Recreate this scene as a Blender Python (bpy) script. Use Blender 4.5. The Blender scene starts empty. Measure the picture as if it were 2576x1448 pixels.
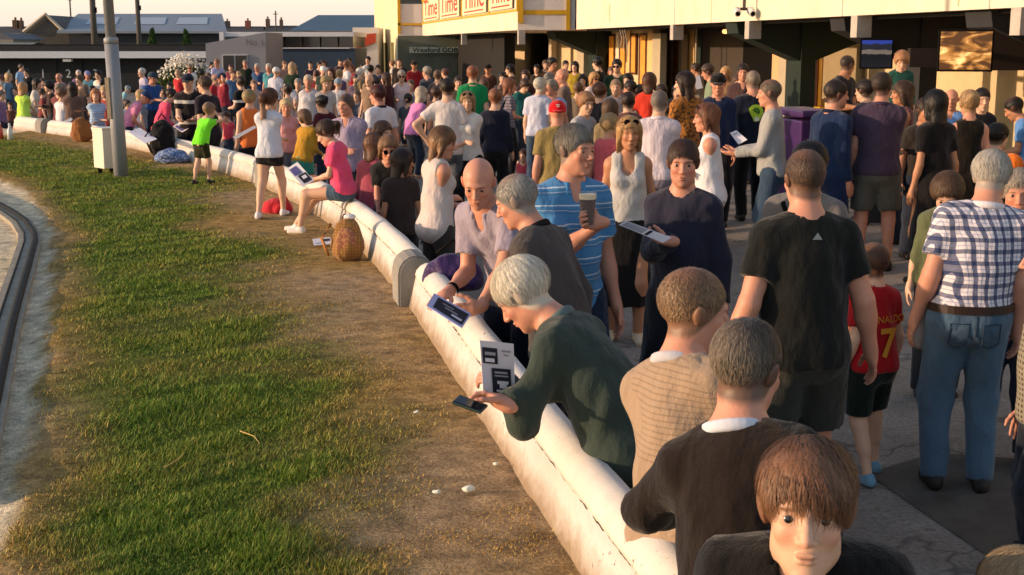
import bpy, math, random
import numpy as np
from mathutils import Vector, Matrix
R = math.radians
rng = np.random.RandomState(7)
random.seed(7)
SC = bpy.context.scene
COL = SC.collection

# ---------------------------------------------------------------- camera, sky, sun, exposure
CAMH = 2.15; FPX = 3300.0; HROW = 115.0
PITCH = math.atan((724 - HROW) / FPX)
cam = bpy.data.objects.new("camera", bpy.data.cameras.new("camera"))
COL.objects.link(cam); SC.camera = cam
cam.location = (0, 0, CAMH); cam.rotation_euler = (R(90) - PITCH, 0, 0)
cam.data.sensor_width = 36; cam.data.lens = 36 * FPX / 2576
cam.data.clip_start = 0.05; cam.data.clip_end = 3000
cam.data.dof.use_dof = True; cam.data.dof.focus_distance = 6.0; cam.data.dof.aperture_fstop = 18.0

SUN_EL = R(9.2); SUN_AZ = R(261)      # compass direction the sun stands in, clockwise from +Y
w = bpy.data.worlds.new("World"); SC.world = w; w.use_nodes = True
nt = w.node_tree; bg = nt.nodes["Background"]
sky = nt.nodes.new("ShaderNodeTexSky"); sky.sky_type = 'NISHITA'; sky.sun_disc = False
sky.sun_elevation = SUN_EL; sky.sun_rotation = SUN_AZ; sky.dust_density = 1.5; sky.air_density = 1.2; sky.ozone_density = 1.0
# pale evening haze over the whole sky: warm near the horizon, cool overhead
tcw = nt.nodes.new("ShaderNodeTexCoord"); sx = nt.nodes.new("ShaderNodeSeparateXYZ"); nt.links.new(tcw.outputs["Generated"], sx.inputs[0])
rw = nt.nodes.new("ShaderNodeValToRGB"); e = rw.color_ramp.elements
e[0].position = 0.0; e[0].color = (4.1, 3.6, 3.6, 1); e[1].position = .10; e[1].color = (3.7, 3.45, 3.6, 1)
e2 = e.new(.30); e2.color = (1.0, 1.2, 1.7, 1); e3 = e.new(1.0); e3.color = (.45, .65, 1.2, 1)
nt.links.new(sx.outputs[2], rw.inputs[0])
aw = nt.nodes.new("ShaderNodeMix"); aw.data_type = 'RGBA'; aw.blend_type = 'ADD'; aw.inputs[0].default_value = 1
nt.links.new(sky.outputs[0], aw.inputs[6]); nt.links.new(rw.outputs[0], aw.inputs[7])
nt.links.new(aw.outputs[2], bg.inputs[0]); bg.inputs[1].default_value = 0.135
sl = bpy.data.lights.new("sun", 'SUN'); sl.energy = 4.0; sl.angle = R(0.6); sl.color = (1.0, 0.68, 0.44)
so = bpy.data.objects.new("sun", sl); COL.objects.link(so)
sd = Vector((math.sin(SUN_AZ) * math.cos(SUN_EL), math.cos(SUN_AZ) * math.cos(SUN_EL), math.sin(SUN_EL)))
so.rotation_euler = sd.to_track_quat('Z', 'Y').to_euler(); so.location = (-20, -5, 20)
SC.view_settings.view_transform = 'Standard'; SC.view_settings.look = 'None'
SC.view_settings.exposure = 0.36; SC.view_settings.gamma = 1.0
SC.cycles.max_bounces = 5; SC.cycles.diffuse_bounces = 3; SC.cycles.glossy_bounces = 2
SC.cycles.transmission_bounces = 3; SC.cycles.use_denoising = True

# ---------------------------------------------------------------- helpers
CP, SP = math.cos(PITCH), math.sin(PITCH)
def at(x, y, D):
    """point at depth D seen at photograph position x, y (2576 px wide)"""
    dx = (x - 1288) / FPX; dy = (y - 724) / FPX
    fw = CP - dy * SP; dn = SP + dy * CP
    return Vector((dx / fw * D, D, CAMH - dn / fw * D))
def atz(x, y, z):
    dx = (x - 1288) / FPX; dy = (y - 724) / FPX
    fw = CP - dy * SP; dn = SP + dy * CP
    s = (CAMH - z) / dn
    return Vector((dx * s, fw * s, z))
def hexc(h):
    h = h.lstrip('#')
    if len(h) == 3: h = ''.join(c * 2 for c in h)
    v = [int(h[i:i + 2], 16) / 255 for i in (0, 2, 4)]
    return tuple(c / 12.92 if c <= .04045 else ((c + .055) / 1.055) ** 2.4 for c in v)
def tag(o, label=None, cat=None, group=None, kind=None):
    if label: o["label"] = label
    if cat: o["category"] = cat
    if group: o["group"] = group
    if kind: o["kind"] = kind
    return o
def empty(name, loc, rz=0, label=None, cat=None, group=None):
    o = bpy.data.objects.new(name, None); COL.objects.link(o)
    o.location = loc; o.rotation_euler = (0, 0, rz); o.empty_display_size = .2
    return tag(o, label, cat, group)
def link(name, me, mat=None, parent=None, loc=None):
    o = bpy.data.objects.new(name, me); COL.objects.link(o)
    if mat is not None:
        me.materials.clear()
        for m in (mat if isinstance(mat, (list, tuple)) else [mat]): me.materials.append(m)
    if parent: o.parent = parent
    if loc is not None: o.location = loc
    return o

_M = {}
def mat(key, col, rough=.7, spec=.3, bump=0, bscale=40, var=0, vscale=3, metal=0, col2=None, emit=0, alpha=None):
    if key in _M: return _M[key]
    m = bpy.data.materials.new(key); m.use_nodes = True; t = m.node_tree
    b = t.nodes["Principled BSDF"]; c = hexc(col) if isinstance(col, str) else col
    b.inputs["Base Color"].default_value = (*c, 1); b.inputs["Roughness"].default_value = rough
    b.inputs["Specular IOR Level"].default_value = spec; b.inputs["Metallic"].default_value = metal
    if emit:
        b.inputs["Emission Color"].default_value = (*c, 1); b.inputs["Emission Strength"].default_value = emit
    if var or bump:
        tc = t.nodes.new("ShaderNodeTexCoord")
    if var:
        n = t.nodes.new("ShaderNodeTexNoise"); n.inputs["Scale"].default_value = vscale; n.inputs["Detail"].default_value = 6
        n.inputs["Roughness"].default_value = .65
        t.links.new(tc.outputs["Object"], n.inputs["Vector"])
        mx = t.nodes.new("ShaderNodeMix"); mx.data_type = 'RGBA'
        c2 = hexc(col2) if col2 else tuple(max(0, v * (1 - var)) for v in c)
        mx.inputs[6].default_value = (*c, 1); mx.inputs[7].default_value = (*c2, 1)
        mr = t.nodes.new("ShaderNodeMapRange"); mr.inputs[1].default_value = .4; mr.inputs[2].default_value = .68
        t.links.new(n.outputs[0], mr.inputs[0]); t.links.new(mr.outputs[0], mx.inputs[0]); t.links.new(mx.outputs[2], b.inputs["Base Color"])
    if bump:
        n2 = t.nodes.new("ShaderNodeTexNoise"); n2.inputs["Scale"].default_value = bscale; n2.inputs["Detail"].default_value = 4
        t.links.new(tc.outputs["Object"], n2.inputs["Vector"])
        bp = t.nodes.new("ShaderNodeBump"); bp.inputs["Strength"].default_value = bump; bp.inputs["Distance"].default_value = .02
        t.links.new(n2.outputs[0], bp.inputs["Height"]); t.links.new(bp.outputs[0], b.inputs["Normal"])
    _M[key] = m; return m
def attr_mat(key, rough=.6, spec=.3, bump=0, bscale=60, sss=0, stretch=None):
    if key in _M: return _M[key]
    m = bpy.data.materials.new(key); m.use_nodes = True; t = m.node_tree; b = t.nodes["Principled BSDF"]
    a = t.nodes.new("ShaderNodeAttribute"); a.attribute_name = "Col"
    t.links.new(a.outputs["Color"], b.inputs["Base Color"])
    b.inputs["Roughness"].default_value = rough; b.inputs["Specular IOR Level"].default_value = spec
    if sss:
        b.inputs["Subsurface Weight"].default_value = sss; b.inputs["Subsurface Radius"].default_value = (1, .35, .2)
        b.inputs["Subsurface Scale"].default_value = .008
    if bump:
        tc = t.nodes.new("ShaderNodeTexCoord"); mp = t.nodes.new("ShaderNodeMapping")
        if stretch: mp.inputs["Scale"].default_value = stretch
        n2 = t.nodes.new("ShaderNodeTexNoise"); n2.inputs["Scale"].default_value = bscale; n2.inputs["Detail"].default_value = 3
        bp = t.nodes.new("ShaderNodeBump"); bp.inputs["Strength"].default_value = bump; bp.inputs["Distance"].default_value = .01
        t.links.new(tc.outputs["Object"], mp.inputs[0]); t.links.new(mp.outputs[0], n2.inputs["Vector"])
        t.links.new(n2.outputs[0], bp.inputs["Height"]); t.links.new(bp.outputs[0], b.inputs["Normal"])
    _M[key] = m; return m

class MB:
    """collects boxes, prisms and tubes into ONE mesh"""
    def __init__(s): s.v = []; s.f = []; s.mi = []
    def add(s, vs, fs, mi=0):
        o = len(s.v); s.v += [tuple(v) for v in vs]; s.f += [[i + o for i in f] for f in fs]; s.mi += [mi] * len(fs)
    def box(s, c, d, rz=0, mi=0, M=None):
        x, y, z = d[0] / 2, d[1] / 2, d[2] / 2; cr, sr = math.cos(rz), math.sin(rz); vs = []
        for k in (-z, z):
            for (a, b) in ((-x, -y), (x, -y), (x, y), (-x, y)):
                v = Vector((c[0] + a * cr - b * sr, c[1] + a * sr + b * cr, c[2] + k)); vs.append(M @ v if M else v)
        s.add(vs, [(0, 3, 2, 1), (4, 5, 6, 7), (0, 1, 5, 4), (1, 2, 6, 5), (2, 3, 7, 6), (3, 0, 4, 7)], mi)
    def hexa(s, p, mi=0):   # 8 points: bottom 4, top 4
        s.add(p, [(0, 3, 2, 1), (4, 5, 6, 7), (0, 1, 5, 4), (1, 2, 6, 5), (2, 3, 7, 6), (3, 0, 4, 7)], mi)
    def tube(s, pts, r, n=10, mi=0, cap=True):
        pts = [Vector(p) for p in pts]; rr = r if isinstance(r, (list, tuple)) else [r] * len(pts); vs = []; fs = []
        for i, p in enumerate(pts):
            d = (pts[min(i + 1, len(pts) - 1)] - pts[max(i - 1, 0)]).normalized()
            u = d.cross(Vector((0, 0, 1)) if abs(d.z) < .9 else Vector((1, 0, 0))).normalized(); q = d.cross(u)
            for k in range(n):
                a = 2 * math.pi * k / n; vs.append(p + (u * math.cos(a) + q * math.sin(a)) * rr[i])
        for i in range(len(pts) - 1):
            for k in range(n):
                fs.append((i * n + k, i * n + (k + 1) % n, (i + 1) * n + (k + 1) % n, (i + 1) * n + k))
        if cap: fs += [tuple(range(n))[::-1], tuple(range((len(pts) - 1) * n, len(pts) * n))]
        s.add(vs, fs, mi)
    def prism(s, poly, ax, mi=0):   # poly: list of 3D points (planar), ax: extrusion vector
        n = len(poly); a = Vector(ax); vs = [Vector(p) for p in poly]; vs += [v + a for v in vs]
        s.add(vs, [tuple(range(n))[::-1], tuple(range(n, 2 * n))] + [(i, (i + 1) % n, n + (i + 1) % n, n + i) for i in range(n)], mi)
    def build(s, name, m, parent=None, smooth=False, bevel=0, local=None):
        me = bpy.data.meshes.new(name); vs = s.v
        if local is not None: vs = [tuple(Vector(v) - Vector(local)) for v in vs]
        me.from_pydata(vs, [], s.f)
        o = link(name, me, m, parent)
        if max(s.mi or [0]): me.polygons.foreach_set("material_index", s.mi)
        import bmesh
        bm = bmesh.new(); bm.from_mesh(me); bmesh.ops.recalc_face_normals(bm, faces=bm.faces)
        if bevel: bmesh.ops.bevel(bm, geom=[e for e in bm.edges if e.calc_face_angle(0) > .5], offset=bevel, segments=2, affect='EDGES', profile=.6)
        bm.to_mesh(me); bm.free()
        if smooth: me.polygons.foreach_set("use_smooth", [True] * len(me.polygons))
        if local is not None and parent is None: o.location = local
        return o
def text(name, body, size, m, loc, rot, parent=None, extrude=.003, sx=1, bold=0):
    cu = bpy.data.curves.new(name, 'FONT'); cu.body = body; cu.size = size; cu.extrude = extrude; cu.offset = bold
    cu.align_x = 'CENTER'; cu.align_y = 'CENTER'
    t = bpy.data.objects.new("tmp", cu); COL.objects.link(t)
    me = bpy.data.meshes.new_from_object(t, depsgraph=None); bpy.data.objects.remove(t)
    o = link(name, me, m, parent); o.location = loc; o.rotation_euler = rot; o.scale = (sx, 1, 1)
    return o
# ---------------------------------------------------------------- solid fields -> continuous meshes
def A(*v): return np.array(v, float)
def rotx(a): c, s = math.cos(a), math.sin(a); return np.array([[1, 0, 0], [0, c, -s], [0, s, c]])
def rotz(a): c, s = math.cos(a), math.sin(a); return np.array([[c, -s, 0], [s, c, 0], [0, 0, 1]])
def roty(a): c, s = math.cos(a), math.sin(a); return np.array([[c, 0, s], [0, 1, 0], [-s, 0, c]])
I3 = np.eye(3)
def nz(p, f, seed=0):
    """cheap smooth noise from warped sines, -1..1"""
    x, y, z = p[..., 0] * f + seed, p[..., 1] * f + seed * 1.7, p[..., 2] * f + seed * .3
    return (np.sin(x + 1.3 * np.sin(y * .9 + 1.1 * z)) + np.sin(y * 1.2 + 1.4 * np.sin(z + .7 * x)) + np.sin(z * 1.1 + 1.2 * np.sin(x * 1.3 - y))) / 3
class Caps:
    def __init__(s, a, b, r1, r2, k=.03, sc=None, Rm=None, cut=None):
        s.a, s.b, s.r1, s.r2, s.k, s.sc, s.R, s.cut = np.array(a, float), np.array(b, float), r1, r2, k, sc, Rm, cut
        r = max(r1, r2) * (max(sc) if sc is not None else 1) + .0
        s.lo = np.minimum(s.a, s.b) - r; s.hi = np.maximum(s.a, s.b) + r
    def d(s, P):
        a, b = s.a, s.b; p = P - a; ab = b - a
        if s.sc is not None:      # anisotropic: squash the space in the frame R round the segment
            p = (p @ s.R) / s.sc; ab = (ab @ s.R) / s.sc
        L2 = float(ab @ ab) + 1e-12
        t = np.clip((p @ ab) / L2, 0, 1); q = p - t[..., None] * ab
        dd = np.sqrt((q * q).sum(-1)) - (s.r1 + (s.r2 - s.r1) * t)
        if s.sc is not None: dd = dd * min(s.sc)
        if s.cut is not None:     # flat end: s.cut = fraction along a-b
            u = (b - a) / (np.linalg.norm(b - a) + 1e-9); dd = np.maximum(dd, (P - (a + (b - a) * s.cut)) @ u)
        return dd
class Ell:
    def __init__(s, c, r, Rm=I3, k=.03):
        s.c, s.r, s.R, s.k = np.array(c, float), np.array(r, float), Rm, k
        e = np.sqrt(((s.R * s.r) ** 2).sum(1)); s.lo = s.c - e; s.hi = s.c + e
    def d(s, P):
        q = (P - s.c) @ s.R; n0 = np.sqrt(((q / s.r) ** 2).sum(-1)); n1 = np.sqrt(((q / s.r ** 2) ** 2).sum(-1)) + 1e-9
        return n0 * (n0 - 1) / n1
def axis(lo, hi, h, fine):
    """grid line positions lo..hi at spacing h, finer inside the given intervals (a, b, hf)"""
    out = [lo]; x = lo
    while x < hi:
        st = h
        for a, b, hf in fine:
            if a - 1.5 * h < x < b: st = min(st, hf)
            elif b <= x < b + h or a - 3 * h < x: st = min(st, max(hf, h * .6)) if (b <= x < b + 2 * h or a - 3 * h < x < a) else st
        x += st; out.append(x)
    return np.array(out)
def field(prims, h, fine=(), post=None, pad=.02, subs=()):
    lo = np.min([p.lo for p in prims], 0) - pad - h; hi = np.max([p.hi for p in prims], 0) + pad + h
    ax = [axis(lo[i], hi[i], h, [(f[0][i], f[1][i], f[2]) for f in fine]) for i in range(3)]
    F = np.full([len(a) for a in ax], .08)
    def blk(p, m):
        sl = []
        for i in range(3):
            i0 = max(0, np.searchsorted(ax[i], p.lo[i] - m) - 1); i1 = min(len(ax[i]), np.searchsorted(ax[i], p.hi[i] + m) + 1)
            sl.append(slice(i0, max(i1, i0)))
        return tuple(sl)
    def pts(sl):
        g = np.meshgrid(ax[0][sl[0]], ax[1][sl[1]], ax[2][sl[2]], indexing='ij'); return np.stack(g, -1)
    for p in prims:
        sl = blk(p, p.k + .015 + h)
        P = pts(sl)
        if P.size == 0: continue
        d = p.d(P); f = F[sl]; k = p.k
        hh = np.maximum(k - np.abs(f - d), 0) / k
        F[sl] = np.minimum(f, d) - hh * hh * k * .25
    for p in subs:
        sl = blk(p, p.k + .01); P = pts(sl)
        if P.size == 0: continue
        d = -p.d(P); f = F[sl]; k = p.k
        hh = np.maximum(k - np.abs(f - d), 0) / k
        F[sl] = np.maximum(f, d) + hh * hh * k * .25
    if post is not None: F = post(pts((slice(None),) * 3), F)
    return F, ax
_C8 = [(0, 0, 0), (1, 0, 0), (0, 1, 0), (1, 1, 0), (0, 0, 1), (1, 0, 1), (0, 1, 1), (1, 1, 1)]
_E12 = [(0, 1), (2, 3), (4, 5), (6, 7), (0, 2), (1, 3), (4, 6), (5, 7), (0, 4), (1, 5), (2, 6), (3, 7)]
def surfnet(F, ax):
    F[0], F[-1] = .1, .1; F[:, 0], F[:, -1] = .1, .1; F[:, :, 0], F[:, :, -1] = .1, .1
    S = F < 0; n = [s - 1 for s in F.shape]
    cnt = np.zeros(n, np.int8)
    for c in _C8: cnt += S[c[0]:c[0] + n[0], c[1]:c[1] + n[1], c[2]:c[2] + n[2]]
    act = (cnt > 0) & (cnt < 8); ce = np.argwhere(act)
    if len(ce) == 0: return np.zeros((0, 3)), np.zeros((0, 4), int)
    idx = np.full(n, -1, np.int64); idx[act] = np.arange(len(ce))
    fv = np.stack([F[ce[:, 0] + c[0], ce[:, 1] + c[1], ce[:, 2] + c[2]] for c in _C8], 1)
    pv = np.stack([np.stack([ax[i][ce[:, i] + c[i]] for i in range(3)], 1) for c in _C8], 1)
    acc = np.zeros((len(ce), 3)); nn = np.zeros(len(ce))
    for a, b in _E12:
        m = (fv[:, a] < 0) != (fv[:, b] < 0); t = np.where(m, fv[:, a] / (fv[:, a] - fv[:, b] + 1e-20), 0)
        acc += np.where(m[:, None], pv[:, a] + t[:, None] * (pv[:, b] - pv[:, a]), 0); nn += m
    V = acc / nn[:, None]; Q = []
    sx = S[:-1, :, :] != S[1:, :, :]; e = np.argwhere(sx[:, 1:-1, 1:-1]) + [0, 1, 1]
    def quad(e, da, db, inside):
        i, j, k = e.T
        g = lambda o: idx[i - o[0], j - o[1], k - o[2]]
        q = np.stack([g((0, 0, 0) if 0 else tuple(np.add(da, db))), g(da), g((0, 0, 0)), g(db)], 1)
        q[inside] = q[inside][:, ::-1]; return q
    Q.append(quad(e, (0, 1, 0), (0, 0, 1), S[e[:, 0], e[:, 1], e[:, 2]]))
    sy = S[:, :-1, :] != S[:, 1:, :]; e = np.argwhere(sy[1:-1, :, 1:-1]) + [1, 0, 1]
    Q.append(quad(e, (0, 0, 1), (1, 0, 0), S[e[:, 0], e[:, 1], e[:, 2]]))
    sz = S[:, :, :-1] != S[:, :, 1:]; e = np.argwhere(sz[1:-1, 1:-1, :]) + [1, 1, 0]
    Q.append(quad(e, (1, 0, 0), (0, 1, 0), S[e[:, 0], e[:, 1], e[:, 2]]))
    Q = np.concatenate(Q); Q = Q[(Q >= 0).all(1)]
    return V, Q
def np_mesh(name, V, Q, col=None, smooth=True, tris=None):
    me = bpy.data.meshes.new(name); nv = len(V); nq = len(Q); nt_ = 0 if tris is None else len(tris)
    me.vertices.add(nv); me.vertices.foreach_set("co", np.ascontiguousarray(V, np.float32).ravel())
    nl = nq * 4 + nt_ * 3
    me.loops.add(nl); me.polygons.add(nq + nt_)
    li = np.asarray(Q, np.int32).ravel()
    ls = np.arange(nq, dtype=np.int32) * 4
    if nt_:
        li = np.concatenate([li, np.asarray(tris, np.int32).ravel()]); ls = np.concatenate([ls, nq * 4 + np.arange(nt_, dtype=np.int32) * 3])
    me.loops.foreach_set("vertex_index", li); me.polygons.foreach_set("loop_start", ls)
    me.update(calc_edges=True)
    if smooth: me.polygons.foreach_set("use_smooth", np.ones(nq + nt_, bool))
    if col is not None:
        a = me.color_attributes.new("Col", 'FLOAT_COLOR', 'POINT')
        c = np.ones((nv, 4), np.float32); c[:, :3] = col; a.data.foreach_set("color", c.ravel())
    return me
# ---------------------------------------------------------------- the line of the wall
WT = 1.3; WZ = CAMH - WT; WTH = .165          # wall top height and cap thickness
_top = [(1811,1448),(1683,1325),(1553,1178),(1440,1052),(1246,832),(1191,760),(1142,712),(1087,650),(1038,611),(1012,579),(912,501),(857,465),(642,398),(527,367),(453,351),(392,337),(226,310),(106,299),(0,288)]
_base = [(1412,1445),(1367,1343),(1293,1230),(1254,1171),(1202,1055),(1110,906),(1061,815),(1006,751),(948,673),(918,618),(824,556),(648,468),(527,433),(465,413),(379,386),(321,372),(151,337),(91,333),(0,328)]
_T = np.array([list(atz(x, y, WZ)) for x, y in _top])
_pc = np.polyfit(_T[:, 1], _T[:, 0], 4, w=1 / _T[:, 1])
_pd = np.polyder(_pc); _y0, _y1 = 2.1, 24.5
def wallx(y):
    y = np.asarray(y, float); yc = np.clip(y, 2.9, _y1)
    return np.polyval(_pc, yc) + (y - yc) * np.polyval(_pd, yc)
def walln(y):
    d = float(np.polyval(_pd, min(max(y, 2.9), _y1))); n = Vector((1, -d, 0)); n.normalize(); return n
def wp(y, u, z):      # u metres from the crowd-side edge towards the grass
    n = walln(y); return Vector((float(wallx(y)) - n.x * u, y - n.y * u, z))
# level of the grass that puts the foot of the wall where the photograph has it
_bo = np.array(sorted(_base), float); _gy = np.linspace(3.7, 23, 30); _gz = []
for y in _gy:
    q = wp(y, WTH, 0); best = .5
    for z in np.linspace(.1, 1.0, 181):
        t = math.tan(math.atan((CAMH - z) / q.y) - PITCH); py = 724 + FPX * t; px = 1288 + FPX * q.x / q.y * (CP - t * SP)
        if py <= np.interp(px, _bo[:, 0], _bo[:, 1]): best = z; break
    _gz.append(best)
_gc = np.polyfit(_gy, _gz, 2)
def grassz(y):
    return np.polyval(_gc, np.clip(y, 3.7, 22.5))
def wdist(x, y):      # signed distance right of the crowd-side edge
    x = np.asarray(x, float); y = np.asarray(y, float); d = np.polyval(_pd, np.clip(y, 2.9, _y1))
    return (x - wallx(y)) / np.sqrt(1 + d * d)
def terrz(x, y):
    d = wdist(x, y); return np.clip((d - 1.6) * .08, 0, .25)
def gz_px(x, y):      # a photograph position on the grass
    z = .6
    for _ in range(6): p = atz(x, y, z); z = float(grassz(p.y))
    return p

def nfun(P, scale=1.0, seed=0, octv=4):
    out = 0; a = 1
    for o in range(octv):
        out = out + a * nz(np.stack([P[..., 0], P[..., 1], np.zeros_like(P[..., 0]) + seed * 3.1], -1), scale * 2 ** o * 1.13, seed + o * 5.7); a *= .55
    return out
# masks traced on the ground: edge of the green sward, edge of the sand track
_gr = [gz_px(*p) for p in [(760,1448),(740,1300),(760,1180),(880,1080),(900,960),(690,840),(640,740),(690,640),(520,570),(500,500),(620,470),(470,430),(330,400),(150,368),(0,345)]]
_sa = [gz_px(*p) for p in [(-60,1448),(0,1320),(40,1180),(85,1000),(105,900),(112,800),(122,700),(128,600),(105,530),(60,480),(0,450),(-250,390)]]
_gyy = np.array([p.y for p in _gr]); _gxx = np.array([p.x for p in _gr]); o_ = np.argsort(_gyy); _gyy, _gxx = _gyy[o_], _gxx[o_]
_syy = np.array([p.y for p in _sa]); _sxx = np.array([p.x for p in _sa]); o_ = np.argsort(_syy); _syy, _sxx = _syy[o_], _sxx[o_]
def greenness(x, y):
    P = np.stack([x, y], -1)
    g = (np.interp(y, _gyy, _gxx) - x) / .34 + nfun(P, 1.5, 3) * .55 + nfun(P, 5, 13, 2) * .5 + .35
    g = np.clip(g * .5 + .5, 0, 1)
    far = np.clip((y - 12) / 8, 0, 1); g = g * (1 - far * .12)
    edge = (x - np.interp(y, _syy, _sxx)) / .35 + nfun(P, 2.5, 9) * .35
    g = g * np.clip(edge * .8, 0, 1) * np.clip(1.0 + nfun(P, 3.0, 5) * .25, .4, 1)
    return g
def sandness(x, y):
    P = np.stack([x, y], -1)
    return np.clip(((np.interp(y, _syy, _sxx) - x) + nfun(P, 4, 2) * .04) / .05 + .5, 0, 1)

# ---------------------------------------------------------------- ground sheets
def sheet(name, xs, ys, zf, m, kind='structure', colf=None, label=None):
    gx, gy = np.meshgrid(xs, ys, indexing='ij'); z = zf(gx, gy)
    V = np.stack([gx, gy, z], -1).reshape(-1, 3); n, k = len(xs), len(ys); i = np.arange(n * k).reshape(n, k)
    Q = np.stack([i[:-1, :-1], i[1:, :-1], i[1:, 1:], i[:-1, 1:]], -1).reshape(-1, 4)
    c = colf(gx, gy).reshape(-1, 3) if colf else None
    return tag(link(name, np_mesh(name, V, Q, c), m), kind=kind)
gm = mat("far_ground", "#5d5b50", .95, .1, var=.4, vscale=.4)
mb = MB(); mb.add([(-900, -60, -.3), (900, -60, -.3), (900, 2000, -.3), (-900, 2000, -.3)], [(0, 1, 2, 3)])
tag(mb.build("ground", gm), kind='structure')

def field_mat():
    m = bpy.data.materials.new("turf_and_sand"); m.use_nodes = True; t = m.node_tree; b = t.nodes["Principled BSDF"]
    b.inputs["Roughness"].default_value = .95; b.inputs["Specular IOR Level"].default_value = .1
    a = t.nodes.new("ShaderNodeAttribute"); a.attribute_name = "Col"
    tc = t.nodes.new("ShaderNodeTexCoord")
    def nse(s, d=8, r=.65):
        n = t.nodes.new("ShaderNodeTexNoise"); n.inputs["Scale"].default_value = s; n.inputs["Detail"].default_value = d; n.inputs["Roughness"].default_value = r
        t.links.new(tc.outputs["Object"], n.inputs["Vector"]); return n
    n1, n2 = nse(9), nse(70, 4)
    mr = t.nodes.new("ShaderNodeMapRange"); mr.inputs[1].default_value = .3; mr.inputs[2].default_value = .72; mr.inputs[3].default_value = .45; mr.inputs[4].default_value = 1.45
    t.links.new(n1.outputs[0], mr.inputs[0])
    mr2 = t.nodes.new("ShaderNodeMapRange"); mr2.inputs[1].default_value = .3; mr2.inputs[2].default_value = .7; mr2.inputs[3].default_value = .6; mr2.inputs[4].default_value = 1.35
    t.links.new(n2.outputs[0], mr2.inputs[0])
    mm = t.nodes.new("ShaderNodeMath"); mm.operation = 'MULTIPLY'; t.links.new(mr.outputs[0], mm.inputs[0]); t.links.new(mr2.outputs[0], mm.inputs[1])
    vm = t.nodes.new("ShaderNodeVectorMath"); vm.operation = 'SCALE'; t.links.new(a.outputs["Color"], vm.inputs[0]); t.links.new(mm.outputs[0], vm.inputs["Scale"])
    t.links.new(vm.outputs[0], b.inputs["Base Color"])
    bp = t.nodes.new("ShaderNodeBump"); bp.inputs["Strength"].default_value = .9; bp.inputs["Distance"].default_value = .03
    ad = t.nodes.new("ShaderNodeMath"); t.links.new(n1.outputs[0], ad.inputs[0]); t.links.new(n2.outputs[0], ad.inputs[1])
    t.links.new(ad.outputs[0], bp.inputs["Height"]); t.links.new(bp.outputs[0], b.inputs["Normal"])
    return m
C_GREEN, C_DRY, C_DIRT, C_SAND, C_PATH = [np.array(hexc(h)) for h in ("#566c20", "#ad8c54", "#b39774", "#e6d6b6", "#b0a898")]
def ground_col(x, y):
    g = greenness(x, y)[..., None]; s = sandness(x, y)[..., None]; P = np.stack([x, y], -1)
    dm = np.clip(nfun(P, 1.2, 21) * .8 + .45, 0, 1)[..., None]
    c = (C_DRY * (1 - dm) + C_DIRT * dm) * (1 - g) + C_GREEN * .8 * g
    inner = (np.interp(y, _syy, _sxx) - x)[..., None]
    sp = C_SAND * np.clip(1 - (inner - .75) * 8, 0, 1) + C_PATH * np.clip((inner - .75) * 8, 0, 1)
    dry2 = np.clip((inner - 1.25) * 6 + nfun(P, 3, 4)[..., None], 0, 1) * (y[..., None] > 6)
    sp = sp * (1 - dry2) + np.array(hexc("#9a6a38")) * dry2
    return c * (1 - s) + sp * s
def field_z(x, y):
    P = np.stack([x, y], -1); s = sandness(x, y)
    k = np.clip(-wdist(x, y) / .8 - .3, 0, 1); return grassz(y) + nfun(P, 2.2, 1) * .012 * (1 - s) * k + nfun(P, 9, 8, 2) * .006 - s * .03
ys = np.concatenate([np.arange(2.8, 12, .05), np.arange(12, 25.5, .1)])
def field_sheet():
    ts = np.concatenate([-(np.linspace(0, 1, 150) ** 1.35) * 14])[::-1]
    V = []; gy, gt = np.meshgrid(ys, ts); nx_ = np.array([walln(v).x for v in ys])
    gx = wallx(gy) - WTH * .6 + gt; z = field_z(gx, gy)
    V = np.stack([gx, gy, z], -1).reshape(-1, 3); n, k = gx.shape; i = np.arange(n * k).reshape(n, k)
    Q = np.stack([i[:-1, :-1], i[1:, :-1], i[1:, 1:], i[:-1, 1:]], -1).reshape(-1, 4)
    o = link("grass_bank", np_mesh("grass_bank", V, Q, ground_col(gx, gy).reshape(-1, 3)), field_mat()); tag(o, kind='structure')
field_sheet()
mb = MB(); mb.add([(-90, 2.8, .5), (-10, 2.8, .5), (-10, 14, .5), (-21, 25.4, .5), (-24, 60, .3), (-90, 60, .3)], [(0, 1, 2, 3, 4, 5)])
tag(mb.build("far_lawn", mat("far_lawn", "#5a6230", .95, .1, var=.4, vscale=1.5)), kind='structure')

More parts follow.
